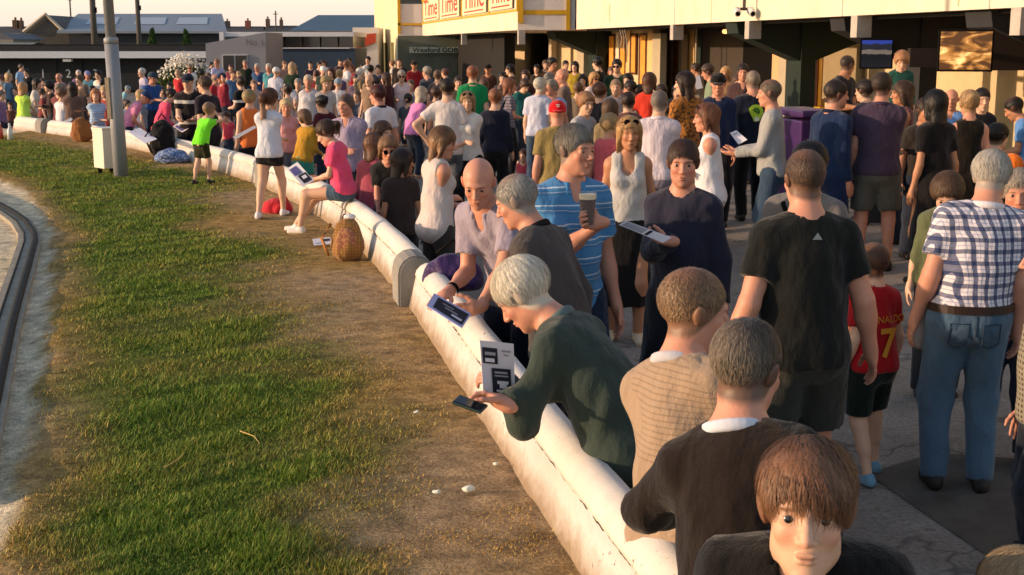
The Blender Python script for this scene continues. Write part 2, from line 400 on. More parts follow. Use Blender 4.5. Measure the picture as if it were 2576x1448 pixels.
# grass blades
def blades():
    N = 620000; r = np.random.RandomState(3)
    y = 3.5 + 19.5 * r.rand(N) ** 1.5; tt = r.rand(N); x = wallx(y) - WTH - tt * np.minimum(9, 2.0 + (y - 3.5) * .85)
    vis = np.abs(x / y) < .43; x, y = x[vis], y[vis]
    g = greenness(x, y); s = sandness(x, y); cl = np.clip(nfun(np.stack([x, y], -1), 5, 77) * 1.1 - .15, 0, 1); keep = (r.rand(len(x)) < (.05 + .55 * cl * (1 - g) + .95 * g) * (1 - s)); x, y, g = x[keep], y[keep], g[keep]
    n = len(x); z = field_z(x, y) - .004; a = r.rand(n) * 6.283; P = np.stack([x, y], -1)
    clump = np.clip(nfun(P, 6, 31) * .5 + .8, .35, 1.5)
    h = (.013 + .024 * r.rand(n)) * (.45 + .75 * g) * clump; wd = (.0016 + .0016 * r.rand(n)) * (1 + np.clip(y - 6, 0, 20) * .16)
    la = a + 1.57 + r.randn(n) * .6; ln = h * (.3 + .9 * r.rand(n))
    b0 = np.stack([x - np.cos(a) * wd, y - np.sin(a) * wd, z], 1); b1 = np.stack([x + np.cos(a) * wd, y + np.sin(a) * wd, z], 1)
    tp = np.stack([x + np.cos(la) * ln, y + np.sin(la) * ln, z + h], 1)
    V = np.stack([b0, b1, tp], 1).reshape(-1, 3)
    cg = np.array(hexc("#5f841f")); cy = np.array(hexc("#94963a")); cd = np.array(hexc("#c49c56"))
    m1 = np.clip(g + r.randn(n) * .22, 0, 1)[:, None]; m2 = (r.rand(n) * .35 * (1 + 0 * g) + np.clip(nfun(P, 1.7, 44) * .35, 0, .5))[:, None]
    c = (cg * (1 - m2) + cy * m2) * m1 + cd * (1 - m1); c = c * (.6 + .7 * r.rand(n))[:, None]
    C = np.repeat(c, 3, 0)
    T = np.arange(n * 3).reshape(n, 3)
    me = np_mesh("grass", V, np.zeros((0, 4), int), C, smooth=False, tris=T)
    m = attr_mat("blade", .6, .25)
    tag(link("grass", me, m), "short mown grass thinning to dry straw beside the low wall", "grass", kind="stuff")
blades()

# terrace the crowd stands on: worn grey concrete with a darker patch and cracks
def terrace_mat():
    m = bpy.data.materials.new("terrace_concrete"); m.use_nodes = True; t = m.node_tree; b = t.nodes["Principled BSDF"]
    b.inputs["Roughness"].default_value = .9
    tc = t.nodes.new("ShaderNodeTexCoord")
    n = t.nodes.new("ShaderNodeTexNoise"); n.inputs["Scale"].default_value = 1.3; n.inputs["Detail"].default_value = 9; n.inputs["Roughness"].default_value = .7
    n3 = t.nodes.new("ShaderNodeTexNoise"); n3.inputs["Scale"].default_value = 45; n3.inputs["Detail"].default_value = 4
    v = t.nodes.new("ShaderNodeTexVoronoi"); v.feature = 'DISTANCE_TO_EDGE'; v.inputs["Scale"].default_value = .7
    nw = t.nodes.new("ShaderNodeTexNoise"); nw.inputs["Scale"].default_value = 3; ad = t.nodes.new("ShaderNodeVectorMath"); ad.operation = 'ADD'
    t.links.new(tc.outputs["Object"], nw.inputs["Vector"]); t.links.new(tc.outputs["Object"], ad.inputs[0]); t.links.new(nw.outputs["Color"], ad.inputs[1]); t.links.new(ad.outputs[0], v.inputs["Vector"])
    for q in (n, n3): t.links.new(tc.outputs["Object"], q.inputs["Vector"])
    cr = t.nodes.new("ShaderNodeValToRGB"); cr.color_ramp.elements[0].position = .3; cr.color_ramp.elements[1].position = .7
    cr.color_ramp.elements[0].color = (*hexc("#5e564d"), 1); cr.color_ramp.elements[1].color = (*hexc("#8f867b"), 1)
    t.links.new(n.outputs[0], cr.inputs[0])
    mr = t.nodes.new("ShaderNodeMapRange"); mr.inputs[1].default_value = 0; mr.inputs[2].default_value = .02; mr.inputs[3].default_value = .45; mr.inputs[4].default_value = 1
    t.links.new(v.outputs["Distance"], mr.inputs[0])
    mr3 = t.nodes.new("ShaderNodeMapRange"); mr3.inputs[1].default_value = .3; mr3.inputs[2].default_value = .7; mr3.inputs[3].default_value = .7; mr3.inputs[4].default_value = 1.25
    t.links.new(n3.outputs[0], mr3.inputs[0])
    mu = t.nodes.new("ShaderNodeMath"); mu.operation = 'MULTIPLY'; t.links.new(mr.outputs[0], mu.inputs[0]); t.links.new(mr3.outputs[0], mu.inputs[1])
    vm = t.nodes.new("ShaderNodeVectorMath"); vm.operation = 'SCALE'; t.links.new(cr.outputs[0], vm.inputs[0]); t.links.new(mu.outputs[0], vm.inputs["Scale"])
    t.links.new(vm.outputs[0], b.inputs["Base Color"])
    bp = t.nodes.new("ShaderNodeBump"); bp.inputs["Strength"].default_value = .5; bp.inputs["Distance"].default_value = .01
    t.links.new(n3.outputs[0], bp.inputs["Height"]); t.links.new(bp.outputs[0], b.inputs["Normal"])
    return m
TERR = terrace_mat()
def terrace():
    ys = np.concatenate([np.arange(-1, 28, .5), np.array([30, 36, 44, 60, 100.])]); us = np.concatenate([np.arange(-.1, 8, .4), np.array([9, 12, 20, 40.])])
    gy, gu = np.meshgrid(ys, us); gx = wallx(np.minimum(gy, 24.4)) + gu
    V = np.stack([gx, gy, terrz(gx, np.minimum(gy, 24.4))], -1).reshape(-1, 3); n, k = gx.shape; i = np.arange(n * k).reshape(n, k)
    Q = np.stack([i[:-1, :-1], i[1:, :-1], i[1:, 1:], i[:-1, 1:]], -1).reshape(-1, 4)
    tag(link("terrace_floor", np_mesh("terrace_floor", V, Q), TERR), kind='structure')
terrace()
mb = MB(); mb.add([(-70, 15, -.01), (20, 15, -.01), (20, 120, -.01), (-70, 120, -.01)], [(0, 1, 2, 3)])
tag(mb.build("pavement", mat("far_concrete", "#77736c", .9, var=.3, vscale=.8)), kind='structure')
# darker tarmac patch lower right
pp = [at(x, y, 1) for x, y in ()]
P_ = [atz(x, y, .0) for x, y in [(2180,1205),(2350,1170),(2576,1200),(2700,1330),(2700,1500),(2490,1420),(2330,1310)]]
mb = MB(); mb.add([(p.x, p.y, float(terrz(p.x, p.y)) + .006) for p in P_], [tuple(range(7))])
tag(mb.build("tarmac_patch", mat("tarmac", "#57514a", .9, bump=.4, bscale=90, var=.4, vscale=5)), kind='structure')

# ---------------------------------------------------------------- the white wall: bays between pillars
PIL = [gz_px(*p) for p in [(985, 757), (652, 470), (395, 388), (123, 333)]]
PY = [p.y for p in PIL]
def wall_mat():
    m = bpy.data.materials.new("whitewash"); m.use_nodes = True; t = m.node_tree; b = t.nodes["Principled BSDF"]
    b.inputs["Roughness"].default_value = .85; b.inputs["Specular IOR Level"].default_value = .15
    tc = t.nodes.new("ShaderNodeTexCoord")
    def nse(s, d=6, r=.6):
        n = t.nodes.new("ShaderNodeTexNoise"); n.inputs["Scale"].default_value = s; n.inputs["Detail"].default_value = d; n.inputs["Roughness"].default_value = r
        t.links.new(tc.outputs["Object"], n.inputs["Vector"]); return n
    n = nse(2.2); cr = t.nodes.new("ShaderNodeValToRGB"); e = cr.color_ramp.elements
    e[0].position = .35; e[0].color = (*hexc("#c9c2ba"), 1); e[1].position = .62; e[1].color = (*hexc("#d6d0c8"), 1)
    t.links.new(n.outputs[0], cr.inputs[0])
    n2 = nse(26, 8, .75); n4 = nse(1.1, 2)
    mu = t.nodes.new("ShaderNodeMath"); mu.operation = 'MULTIPLY_ADD'; mu.inputs[1].default_value = .25; t.links.new(n4.outputs[0], mu.inputs[0]); t.links.new(n2.outputs[0], mu.inputs[2])
    mr = t.nodes.new("ShaderNodeMapRange"); mr.inputs[1].default_value = .775; mr.inputs[2].default_value = .80
    t.links.new(mu.outputs[0], mr.inputs[0])
    mx = t.nodes.new("ShaderNodeMix"); mx.data_type = 'RGBA'; t.links.new(mr.outputs[0], mx.inputs[0]); t.links.new(cr.outputs[0], mx.inputs[6]); mx.inputs[7].default_value = (*hexc("#5c5148"), 1)
    # splashed dirt along the foot and grey lichen blotches
    sz = t.nodes.new("ShaderNodeSeparateXYZ"); t.links.new(tc.outputs["Object"], sz.inputs[0])
    n5 = nse(9, 6, .7); md = t.nodes.new("ShaderNodeMath"); md.operation = 'MULTIPLY_ADD'; md.inputs[1].default_value = -.16; t.links.new(n5.outputs[0], md.inputs[0]); t.links.new(sz.outputs[2], md.inputs[2])
    mf = t.nodes.new("ShaderNodeMapRange"); mf.inputs[1].default_value = WZ - .235; mf.inputs[2].default_value = WZ - .345; t.links.new(md.outputs[0], mf.inputs[0])
    mx2 = t.nodes.new("ShaderNodeMix"); mx2.data_type = 'RGBA'; mx2.clamp_factor = True; t.links.new(mf.outputs[0], mx2.inputs[0]); t.links.new(mx.outputs[2], mx2.inputs[6]); mx2.inputs[7].default_value = (*hexc("#8f7c66"), 1)
    n6 = nse(4, 8, .75); m6 = t.nodes.new("ShaderNodeMapRange"); m6.inputs[1].default_value = .56; m6.inputs[2].default_value = .66; m6.inputs[4].default_value = .22; t.links.new(n6.outputs[0], m6.inputs[0])
    mx3 = t.nodes.new("ShaderNodeMix"); mx3.data_type = 'RGBA'; t.links.new(m6.outputs[0], mx3.inputs[0]); t.links.new(mx2.outputs[2], mx3.inputs[6]); mx3.inputs[7].default_value = (*hexc("#a39b92"), 1)
    t.links.new(mx3.outputs[2], b.inputs["Base Color"])
    bp = t.nodes.new("ShaderNodeBump"); bp.inputs["Strength"].default_value = .4; bp.inputs["Distance"].default_value = .012
    n3 = nse(70, 6, .75); t.links.new(n3.outputs[0], bp.inputs["Height"]); t.links.new(bp.outputs[0], b.inputs["Normal"])
    return m
WM = wall_mat()
# profile: (distance from crowd side, height over the top line); the cap is rounded and stands proud of the face
CAPP = [(.01, -.9), (.01, -.09), (-.006, -.075), (-.004, -.04), (.012, -.014), (.04, 0), (.075, 0), (.11, -.018), (.136, -.05), (.148, -.085), (.148, -.108), (.141, -.114), (.137, -.117), (.143, -.122), (.205, -.40), (.215, -.6)]
def bay(ya, yb, label, first=False):
    ny = max(2, int((yb - ya) / .12)); yy = np.linspace(ya, yb, ny); V = []; rr = random.Random(int(ya * 10))
    for i, y in enumerate(yy):
        e = .82
        edge = min(i, ny - 1 - i) * (yb - ya) / (ny - 1)
        rd = max(0, .03 - edge) * .8            # rounded ends
        for j, (u, z) in enumerate(CAPP):
            dz = rd * (1 if z > -.1 else .0) * .9
            jx = .003 * math.sin(y * 7 + j) + rr.uniform(-.002, .002)
            if 10 <= j <= 12: jx += -.004 * (rr.random() < .35); dz += rr.uniform(0, .006)
            V.append(wp(y, (u + jx - (rd if u > .06 else -rd) * .5) * e, WZ + z * e - dz))
    m = len(CAPP); F = []
    for i in range(ny - 1):
        for j in range(m - 1): F.append((i * m + j, (i + 1) * m + j, (i + 1) * m + j + 1, i * m + j + 1))
    F += [tuple(range(m)), tuple(range((ny - 1) * m, ny * m))[::-1]]
    c = wp((ya + yb) / 2, .08, 0); me = bpy.data.meshes.new("wall_section"); me.from_pydata([tuple(v - c) for v in V], [], F)
    o = link("wall_section", me, WM); o.location = c; me.polygons.foreach_set("use_smooth", [True] * len(me.polygons))
    tag(o, label, "wall", "sections of the low white trackside wall")
    if yb - ya > 2 and ya < 12:
        mb = MB(); yq = ya + .25
        while yq < yb - .2:
            L = rr.uniform(.03, .22) if rr.random() < .9 else 0
            if L:
                n_ = max(2, int(L / .02)); up = []
                for k in range(n_ + 1):
                    yy_ = yq + L * k / n_; up.append((yy_, rr.uniform(-.002, .0025), rr.uniform(.0008, .0042) if k % n_ else .0005))
                for (a1, b1, w1), (a2, b2, w2) in zip(up[:-1], up[1:]):
                    q = [wp(a1, .1475 * .82 + .0, WZ + (-.116 * .82 + b1 - w1)) - c, wp(a2, .1475 * .82, WZ + (-.116 * .82 + b2 - w2)) - c, wp(a2, .1475 * .82, WZ + (-.116 * .82 + b2 + w2)) - c, wp(a1, .1475 * .82, WZ + (-.116 * .82 + b1 + w1)) - c]
                    mb.add(q, [(0, 1, 2, 3)])
            yq += L + rr.uniform(.0, .06)
        mb.build("crack", mat("crack_dark", "#2a211b", .95, .1), o)
    return o
bay(.8, PY[0] - .16, "long rounded white wall section running to the camera, nearest of all, cracked under its cap")
bay(PY[0] + .16, PY[1] - .12, "white wall section with a flaking dark crack between the two grey posts, behind the straw backpack")
bay(PY[1] + .12, PY[2] - .12, "white wall section with a grey painted panel where the lime green child climbs")
bay(PY[2] + .12, PY[3] - .12, "white wall section passing behind the grey lamp pole and brown paper bag")
bay(PY[3] + .12, 24.8, "far end section of the white wall at the left edge of the picture")
pm = mat("pillar_grey", "#8d8a84", .9, bump=.3, var=.25, vscale=6)
for y, lab, sc in zip(PY, ["rounded grey concrete post with a knocked hole between the nearest wall sections", "grey concrete post in the wall behind the girl in the white top", "grey wall post left of the black rucksack", "small far grey wall post left of the lamp pole"], (1, .8, .8, .8)):
    prof = [(-.02, -.9)]
    for k in range(9):
        a = math.pi * k / 8; prof.append((.095 - math.cos(a) * .115, -.10 + math.sin(a) * .12))
    prof.append((.21, -.7))
    V = []
    for dy in (-.15 * sc, .15 * sc):
        for u, z in prof: V.append(wp(y + dy, u + .005, WZ + z + .005))
    n = len(prof); F = [(j, j + 1, n + j + 1, n + j) for j in range(n - 1)] + [tuple(range(n))[::-1], tuple(range(n, 2 * n))]
    c = wp(y, .1, 0); me = bpy.data.meshes.new("wall_post"); me.from_pydata([tuple(v - c) for v in V], [], F)
    import bmesh; bm = bmesh.new(); bm.from_mesh(me); bmesh.ops.recalc_face_normals(bm, faces=bm.faces); bmesh.ops.bevel(bm, geom=[e for e in bm.edges if e.calc_face_angle(0) > .9], offset=.012, segments=2, affect='EDGES'); bm.to_mesh(me); bm.free()
    o = link("wall_post", me, pm); o.location = c; tag(o, lab, "wall post", "posts of the low trackside wall")
p = wp(PY[0] - .157, .17, WZ - .12)
hm = MB(); hm.tube([p + Vector((0, .004, 0)), p + Vector((0, -.004, 0))], [.03, .03], 9); hm.tube([p + Vector((.01, .004, -.035)), p + Vector((.01, -.003, -.035))], [.022, .02], 7)
# track rail and kerb
rl = [gz_px(*q) for q in [(-60,1250),(-25,1080),(0,960),(28,830),(52,740),(72,670),(88,610),(86,590),(66,560),(30,535),(0,518),(-120,470)]]
mb = MB(); mb.tube([v + Vector((0, 0, .02)) for v in rl], .028, 8)
rail = empty("hare_rail", rl[3], 0, "dark steel lure rail curving along the pale sand path at the left edge", "rail")
def sub(vs, o): return [v - o for v in vs]
mb = MB(); mb.tube(sub([v + Vector((0, 0, .015)) for v in rl], rl[3]), .026, 8); mb.build("rail_bar", mat("dark_rail", "#0c0b0d", .7, .2), rail, smooth=True)
mb = MB(); mb.tube(sub([v + Vector((-.085, 0, .014)) for v in rl], rl[3]), .008, 6); mb.build("cable", mat("dark_rail"    , "#1d1c20"), rail, smooth=True)
mb = MB()
for a, b in zip(rl[:-1], rl[1:]):
    d = (b - a).normalized(); nn = Vector((-d.y, d.x, 0))
    sg_ = 1 if nn.x < 0 else -1; q = sub([a - nn * .05 * sg_, a + nn * .13 * sg_, b + nn * .13 * sg_, b - nn * .05 * sg_], rl[3]); mb.hexa([v + Vector((0, 0, -.05)) for v in q] + [v + Vector((0, 0, .01)) for v in q])
mb.build("concrete_bed", mat("bed", "#9d9484", .9, bump=.4, var=.3, vscale=6), rail)
# ---------------------------------------------------------------- the grandstand on the right
FZ = 2.60
FA = at(2576, 19, 16.0); FA.z = FZ
FB = at(1450, 75, 38.4); FB.z = FZ
fd = Vector((FB.x - FA.x, FB.y - FA.y, 0)).normalized(); fn = Vector((fd.y, -fd.x, 0))   # fn points right, into the building
if fn.x < 0: fn = -fn
def col_on(x, off, z=0):
    """point of the facade plane pushed in by off, in photograph column x"""
    P0 = FA + fn * off; k = (x - 1288) / FPX
    D = P0.y
    for _ in range(8):
        # column x at height z of that depth
        dn = (CAMH - z) / D; t = math.tan(math.atan(dn) - PITCH); kk = k / (CP - t * SP)
        D = (P0.x * fd.y - P0.y * fd.x) / (kk * fd.y - fd.x)
    return Vector((kk * D, D, z))
def rowz(y, D):
    return at(1288, y, D).z
cream = mat("cream_paint", "#dccfb8", .75, .25, var=.16, vscale=.9, bump=.12, bscale=20)
cream2 = mat("cream_wall", "#cdb68f", .8, .2, var=.15, vscale=2, bump=.15, bscale=30)
yellow = mat("yellow_trim", "#c79a1c", .6, .3, var=.1, vscale=3)
dgrey = mat("dark_grey_beam", "#2f3034", .75, .2, var=.2, vscale=2)
dgreen = mat("dark_green_post", "#25302c", .75, .2, var=.2, vscale=2)
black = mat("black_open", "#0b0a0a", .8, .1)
glass = mat("dark_glass", "#1a2228", .12, .6)
brown = mat("brown_frame", "#4a2412", .6, .3)
ochre = mat("ochre_panel", "#d89840", .7, .25, var=.25, vscale=4)
lilac = mat("white_panel", "#d3ccc8", .7, .25, var=.08, vscale=2)
concrete = mat("stub_concrete", "#b0a8a0", .85, .15, var=.2, vscale=6)
stand = empty("grandstand", (FA.x, FA.y, 0), 0, "two storey cream grandstand with yellow trim and a dark open concourse beneath", "grandstand")
def S(name, mb, m, parent=None, bevel=0):
    """link geometry given in world coordinates as a part of the stand"""
    p = parent or stand; off = p.location.copy() if p is stand else stand.location.copy()
    mb.v = [tuple(Vector(v) - off) for v in mb.v]
    return mb.build(name, m, p, bevel=bevel)
def slab(mb, a, b, off0, off1, z0, z1, mi=0):
    """a box along the facade between points a and b (plan), from depth off0 to off1, z0 to z1"""
    q = [a + fn * off0, b + fn * off0, b + fn * off1, a + fn * off1]
    mb.hexa([Vector((v.x, v.y, z0)) for v in q] + [Vector((v.x, v.y, z1)) for v in q], mi)
NEAR = FA - fd * 12
# parapet face and the slab it hangs from
mb = MB(); slab(mb, NEAR, FB, 0, .25, FZ, FZ + 1.0)
S("parapet", mb, cream)
mb = MB(); slab(mb, NEAR, FB, .02, .3, FZ + 1.015, FZ + 1.06)
S("parapet_rail", mb, yellow)
mb = MB(); slab(mb, NEAR, FB, .26, 9, FZ + .28, FZ + .5)
S("upper_floor", mb, dgrey)
mb = MB(); slab(mb, NEAR, FB, .3, 9, FZ + 1.07, FZ + 4.2)
S("upper_wall", mb, cream)
mb = MB()
for k in range(22):
    a = NEAR + fd * (k * 1.9 + .3); slab(mb, a, a + fd * 1.5, .285, .298, FZ + 1.3, FZ + 3.4)
S("upper_window", mb, glass)
for k, (x, z0, L, w_) in enumerate(((1780, .5, .5, .02), (2230, .62, .4, .03), (2380, .35, .3, .018), (1530, .6, .45, .05))):   # rust runs under old fixings
    p = col_on(x, 0); p = Vector((p.x, p.y, 0)); mb = MB(); slab(mb, p - fd * w_, p + fd * w_, -.003, .001, FZ + z0 - L, FZ + z0); S("rust_run", mb, mat("rust_run", "#c9b08c", .8, var=.2, vscale=8))
for k, x in enumerate((1690, 2100, 2455)):     # joints in the parapet sheets
    mb = MB(); p = col_on(x, 0); p = Vector((p.x, p.y, 0)); slab(mb, p - fd * .012, p + fd * .012, -.006, .002, FZ, FZ + 1.0)
    S("panel_joint", mb, concrete)
# bay on the left that steps out towards the track
B0 = at(1302, 76, 39.8); B0.z = FZ; B1 = at(1063, 92, 64); B1.z = FZ
bd = Vector((B1.x - B0.x, B1.y - B0.y, 0)).normalized(); bn = Vector((bd.y, -bd.x, 0)); bn = bn if bn.x > 0 else -bn
def bslab(mb, a, b, o0, o1, z0, z1):
    q = [a + bn * o0, b + bn * o0, b + bn * o1, a + bn * o1]; mb.hexa([Vector((v.x, v.y, z0)) for v in q] + [Vector((v.x, v.y, z1)) for v in q])
def bcol(x, off=0):
    P0 = B0 + bn * off; k = (x - 1288) / FPX / 1.0; D = P0.y
    for _ in range(6): kk = k / (CP + math.tan(math.atan(0) + PITCH) * SP); D = (P0.x * bd.y - P0.y * bd.x) / (kk * bd.y - bd.x)
    return Vector((kk * D, D, 0))
mb = MB(); bslab(mb, B0, B1, 0, .3, FZ, FZ + .55); S("bay_fascia", mb, cream)
mb = MB(); bslab(mb, B0, B1, .02, .3, FZ + .56, FZ + 1.6); S("bay_panel", mb, lilac)
mb = MB(); bslab(mb, B0, B1, .3, 5, FZ + .0, FZ + 4.5); S("bay_block", mb, cream)
mb = MB(); bslab(mb, B0 - bd * .02, B1, -.03, .05, FZ + .551, FZ + .62); bslab(mb, B0, B1, -.02, .05, FZ + 1.602, FZ + 1.72)
for x in (1302, 1232, 1163, 1066):
    p = bcol(x); bslab(mb, p - bd * .09, p + bd * .09, -.035, .018, FZ + .621, FZ + 1.6 if x != 1302 else FZ + 3)
S("bay_trim", mb, yellow)
mb = MB(); bslab(mb, B0 + bd * .3, B1 - bd * .3, .27, .299, FZ + 1.75, FZ + 3.2); S("bay_window", mb, glass)
# return face of the bay (towards the camera)
r0 = B0.copy(); r1 = at(1432, 74, 39.6)
def face(mb, x0, x1, D, z0, z1, th=.2):
    a = at(x0, 90, D); b = at(x1, 90, D); mb.hexa([(a.x, D, z0), (b.x, D, z0), (b.x, D + th, z0), (a.x, D + th, z0), (a.x, D, z1), (b.x, D, z1), (b.x, D + th, z1), (a.x, D + th, z1)])
mb = MB(); face(mb, 1303, 1446, 39.7, FZ, FZ + 4, .25); S("return_panel", mb, lilac)
mb = MB(); face(mb, 1306, 1430, 39.66, FZ + .45, FZ + .58, .035); face(mb, 1303, 1316, 39.6, FZ + .2, FZ + 4, .09); face(mb, 1424, 1434, 39.64, FZ, FZ + 4, .055); S("return_trim", mb, yellow)
mb = MB(); face(mb, 1003, 1066, 64.1, FZ, FZ + 1.5, .25); S("end_panel", mb, lilac)
mb = MB(); face(mb, 1001, 1063, 64.0, FZ + .5, FZ + .6, .08); face(mb, 1001, 1008, 64.0, FZ + .1, FZ + 4.5, .09); face(mb, 1001, 1063, 64.0, FZ + 1.72, FZ + 1.8, .08); S("end_trim", mb, yellow)
mb = MB(); face(mb, 1008, 1063, 64.12, FZ + 1.5, FZ + 4, .2); S("end_window", mb, glass)
E0 = at(1001, 100, 64.3); E1 = E0 + bd * 14
mb = MB(); bslab(mb, E0, E1, 0, 5, 0, FZ + 6); S("end_wall", mb, mat("lit_cream", "#d8cba6", .8, .2, var=.1, vscale=1))
mb = MB(); bslab(mb, E0 + bd * 2.2, E0 + bd * 3.4, -.03, .02, 0, 2.3); S("door", mb, mat("olive_door", "#5c5426", .7)); mb = MB(); bslab(mb, E0 + bd * 6, E0 + bd * 7.8, -.03, .02, 0, 2.3); S("door", mb, mat("olive_door", "#5c5426", .7))
# ---- below: recess, its back wall and everything on it
BK = 3.2
mb = MB(); slab(mb, NEAR, FB + fd * 26, BK, BK + .3, -.2, FZ + .3); S("back_wall", mb, cream2)
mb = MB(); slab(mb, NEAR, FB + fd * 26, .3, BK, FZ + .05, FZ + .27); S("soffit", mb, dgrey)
mb = MB(); slab(mb, NEAR, FB, .3, .55, FZ - .05, FZ + .045); S("edge_beam", mb, dgrey)
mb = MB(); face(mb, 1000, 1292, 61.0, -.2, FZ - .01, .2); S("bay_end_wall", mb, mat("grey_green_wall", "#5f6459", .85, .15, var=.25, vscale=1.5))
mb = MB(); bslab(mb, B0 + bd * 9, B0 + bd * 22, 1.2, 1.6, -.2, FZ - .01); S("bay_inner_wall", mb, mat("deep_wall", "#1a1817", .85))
def bw(x0, x1, z0, z1, m, name, o0=BK - .05, o1=BK + .01, parent=None):
    a = col_on(x0, o0, 1.5); b = col_on(x1, o0, 1.5); a.z = b.z = 0
    mb = MB(); d = o1 - o0
    q = [a, b, b + fn * d, a + fn * d]; mb.hexa([Vector((v.x, v.y, z0)) for v in q] + [Vector((v.x, v.y, z1)) for v in q]); return S(name, mb, m, parent)
# serving windows and doors between the columns: frame > pane
def wind(x0, x1, z0, z1, m=ochre, fr=brown, o=BK):
    f = bw(x0, x1, z0, z1, fr, "window", o - .06, o + .0)
    w_ = (x1 - x0) * .20
    bw(x0 + w_, x1 - w_, z0 + .06, z1 - .06, m, "pane", o - .085, o - .055, f)
WO = 2.0
bw(1392, 1642, -.1, FZ, cream2, "window_wall", WO, WO + .2)
for x0, x1, z1 in ((1463, 1487, 2.6), (1496, 1512, 2.6), (1527, 1546, 2.6), (1556, 1574, 2.6), (1584, 1600, 2.6), (1606, 1626, 2.6), (1664, 1682, 2.6), (1690, 1706, 2.6)):
    wind(x0, x1, 1.0 if (x0 % 3) else 1.3, z1 - .1, o=BK if x0 > 1650 else WO)
for x0, x1 in ((1512, 1526), (1574, 1583), (1627, 1640), (1707, 1745)): o_ = BK if x0 > 1650 else WO; bw(x0, x1, .1, FZ, mat("lit_panel", "#dcb47c", .8, var=.15), "wall_panel", o_ - .07, o_)
bw(1548, 1556, .1, 2.55, cream, "mullion", WO - .1, WO - .05); bw(1655, 1662, .1, 2.55, cream, "mullion", BK - .1, BK - .05); bw(1683, 1689, .1, 2.55, cream, "mullion", BK - .1, BK - .05)
bw(1745, 1764, -.1, FZ, dgreen, "dark_door", BK - .12, BK); bw(1764, 1868, -.1, FZ, mat("brown_wall", "#3b342e", .8), "shutter", BK - .1, BK)
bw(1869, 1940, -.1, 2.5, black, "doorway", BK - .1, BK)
bw(1941, 1958, -.1, FZ, mat("door_jamb", "#c9a27a", .8), "jamb", BK - 1.0, BK - .5)
bw(2018, 2068, .75, 2.6, mat("amber_glass", "#7d5a14", .25, .5, var=.5, vscale=3), "amber_window", BK - .09, BK)
bw(2022, 2066, .7, .82, mat("yellow_sill", "#c8a11e", .6), "sill", BK - .2, BK - .09)
for x in (2019, 2030, 2052): bw(x, x + 4, .83, 2.6, brown, "bar", BK - .12, BK - .091)
bw(2070, 2166, 1.0, 2.8, mat("taupe_panel", "#8f8064", .8, var=.1), "wall_panel", BK - .08, BK)
bw(2075, 2250, .95, 1.05, mat("shelf_wood", "#3a2a22", .7), "shelf", BK - .35, BK - .081)
# columns under the fascia, each with its haunched beam
def column(x0, x1, off, m, wd=.3, haunch=True):
    a = col_on(x0, off, 1.5); b = col_on(x1, off, 1.5); a.z = b.z = 0
    mb = MB(); q = [a, b, b + fn * wd, a + fn * wd]
    mb.hexa([Vector((v.x, v.y, -.2)) for v in q] + [Vector((v.x, v.y, FZ + .04)) for v in q])
    if haunch:
        c = (a + b) / 2
        poly = [Vector((c.x, c.y, 0)) - fn * 1.35 + Vector((0, 0, FZ + .04)), Vector((c.x, c.y, FZ + .04)) + fn * 1.6, Vector((c.x, c.y, FZ - .25)) + fn * 1.6, Vector((c.x, c.y, FZ - .75)) + fn * wd, Vector((c.x, c.y, FZ - .75)), Vector((c.x, c.y, FZ - .22)) - fn * 1.3]
        mb.prism([p - fd * (b - a).length * .45 for p in poly], fd * (b - a).length * .9)
    return S("column", mb, m)
column(1475, 1500, 1.5, dgreen); column(1978, 2014, 1.45, dgreen); column(2268, 2312, 1.5, dgrey)
column(2640, 2720, 1.5, dgrey)
# pale square stubs where the beams come through the fascia, and slim posts
for x in (1690, 1880, 2150, 2558):
    p = col_on(x, -.02, 2.7); mb = MB(); slab(mb, Vector((p.x, p.y, 0)) - fd * .11, Vector((p.x, p.y, 0)) + fd * .11, -.0, .24, FZ - .33, FZ - .003)
    S("beam_end", mb, concrete)
for x in (1161, 1303):
    p = bcol(x); mb = MB(); bslab(mb, p - bd * .1, p + bd * .1, .0, .2, FZ - .42, FZ - .003); S("beam_end", mb, concrete)
pc = mat("pale_post", "#a89c86", .8, .2, var=.1)
for x0, x1, off in ((1380, 1387, 1.2), (1450, 1468, 1.35), (1640, 1660, 1.7), (1958, 1976, 1.45), (1706, 1714, BK - .3), (2250, 2268, 1.6)):
    a = col_on(x0, off, 1.5); b = col_on(x1, off, 1.5); a.z = b.z = 0; mb = MB()
    q = [a, b, b + fn * .18, a + fn * .18]; mb.hexa([Vector((v.x, v.y, -.2)) for v in q] + [Vector((v.x, v.y, FZ - .125)) for v in q]); S("post", mb, pc)
a = col_on(1750, 2.4, 1.5); mb = MB(); mb.tube([(a.x, a.y, 0), (a.x, a.y, FZ)], .03, 8); S("drain_pipe", mb, pc)
# strip lamp glowing under the soffit
a = col_on(1822, 1.0, FZ - .15); b = col_on(1872, 1.0, FZ - .15)
lamp = empty("strip_light", a, 0, "orange glowing strip lamp under the concourse ceiling", "lamp")
mb = MB(); mb.tube([Vector((0, 0, 0)), b - a], .05, 8); mb.build("tube", mat("lamp_glow", "#ffa860", .5, emit=2.2), lamp)
mb = MB(); mb.tube([Vector((0, 0, .07)), b - a + Vector((0, 0, .07))], .035, 6); mb.build("housing", dgrey, lamp)
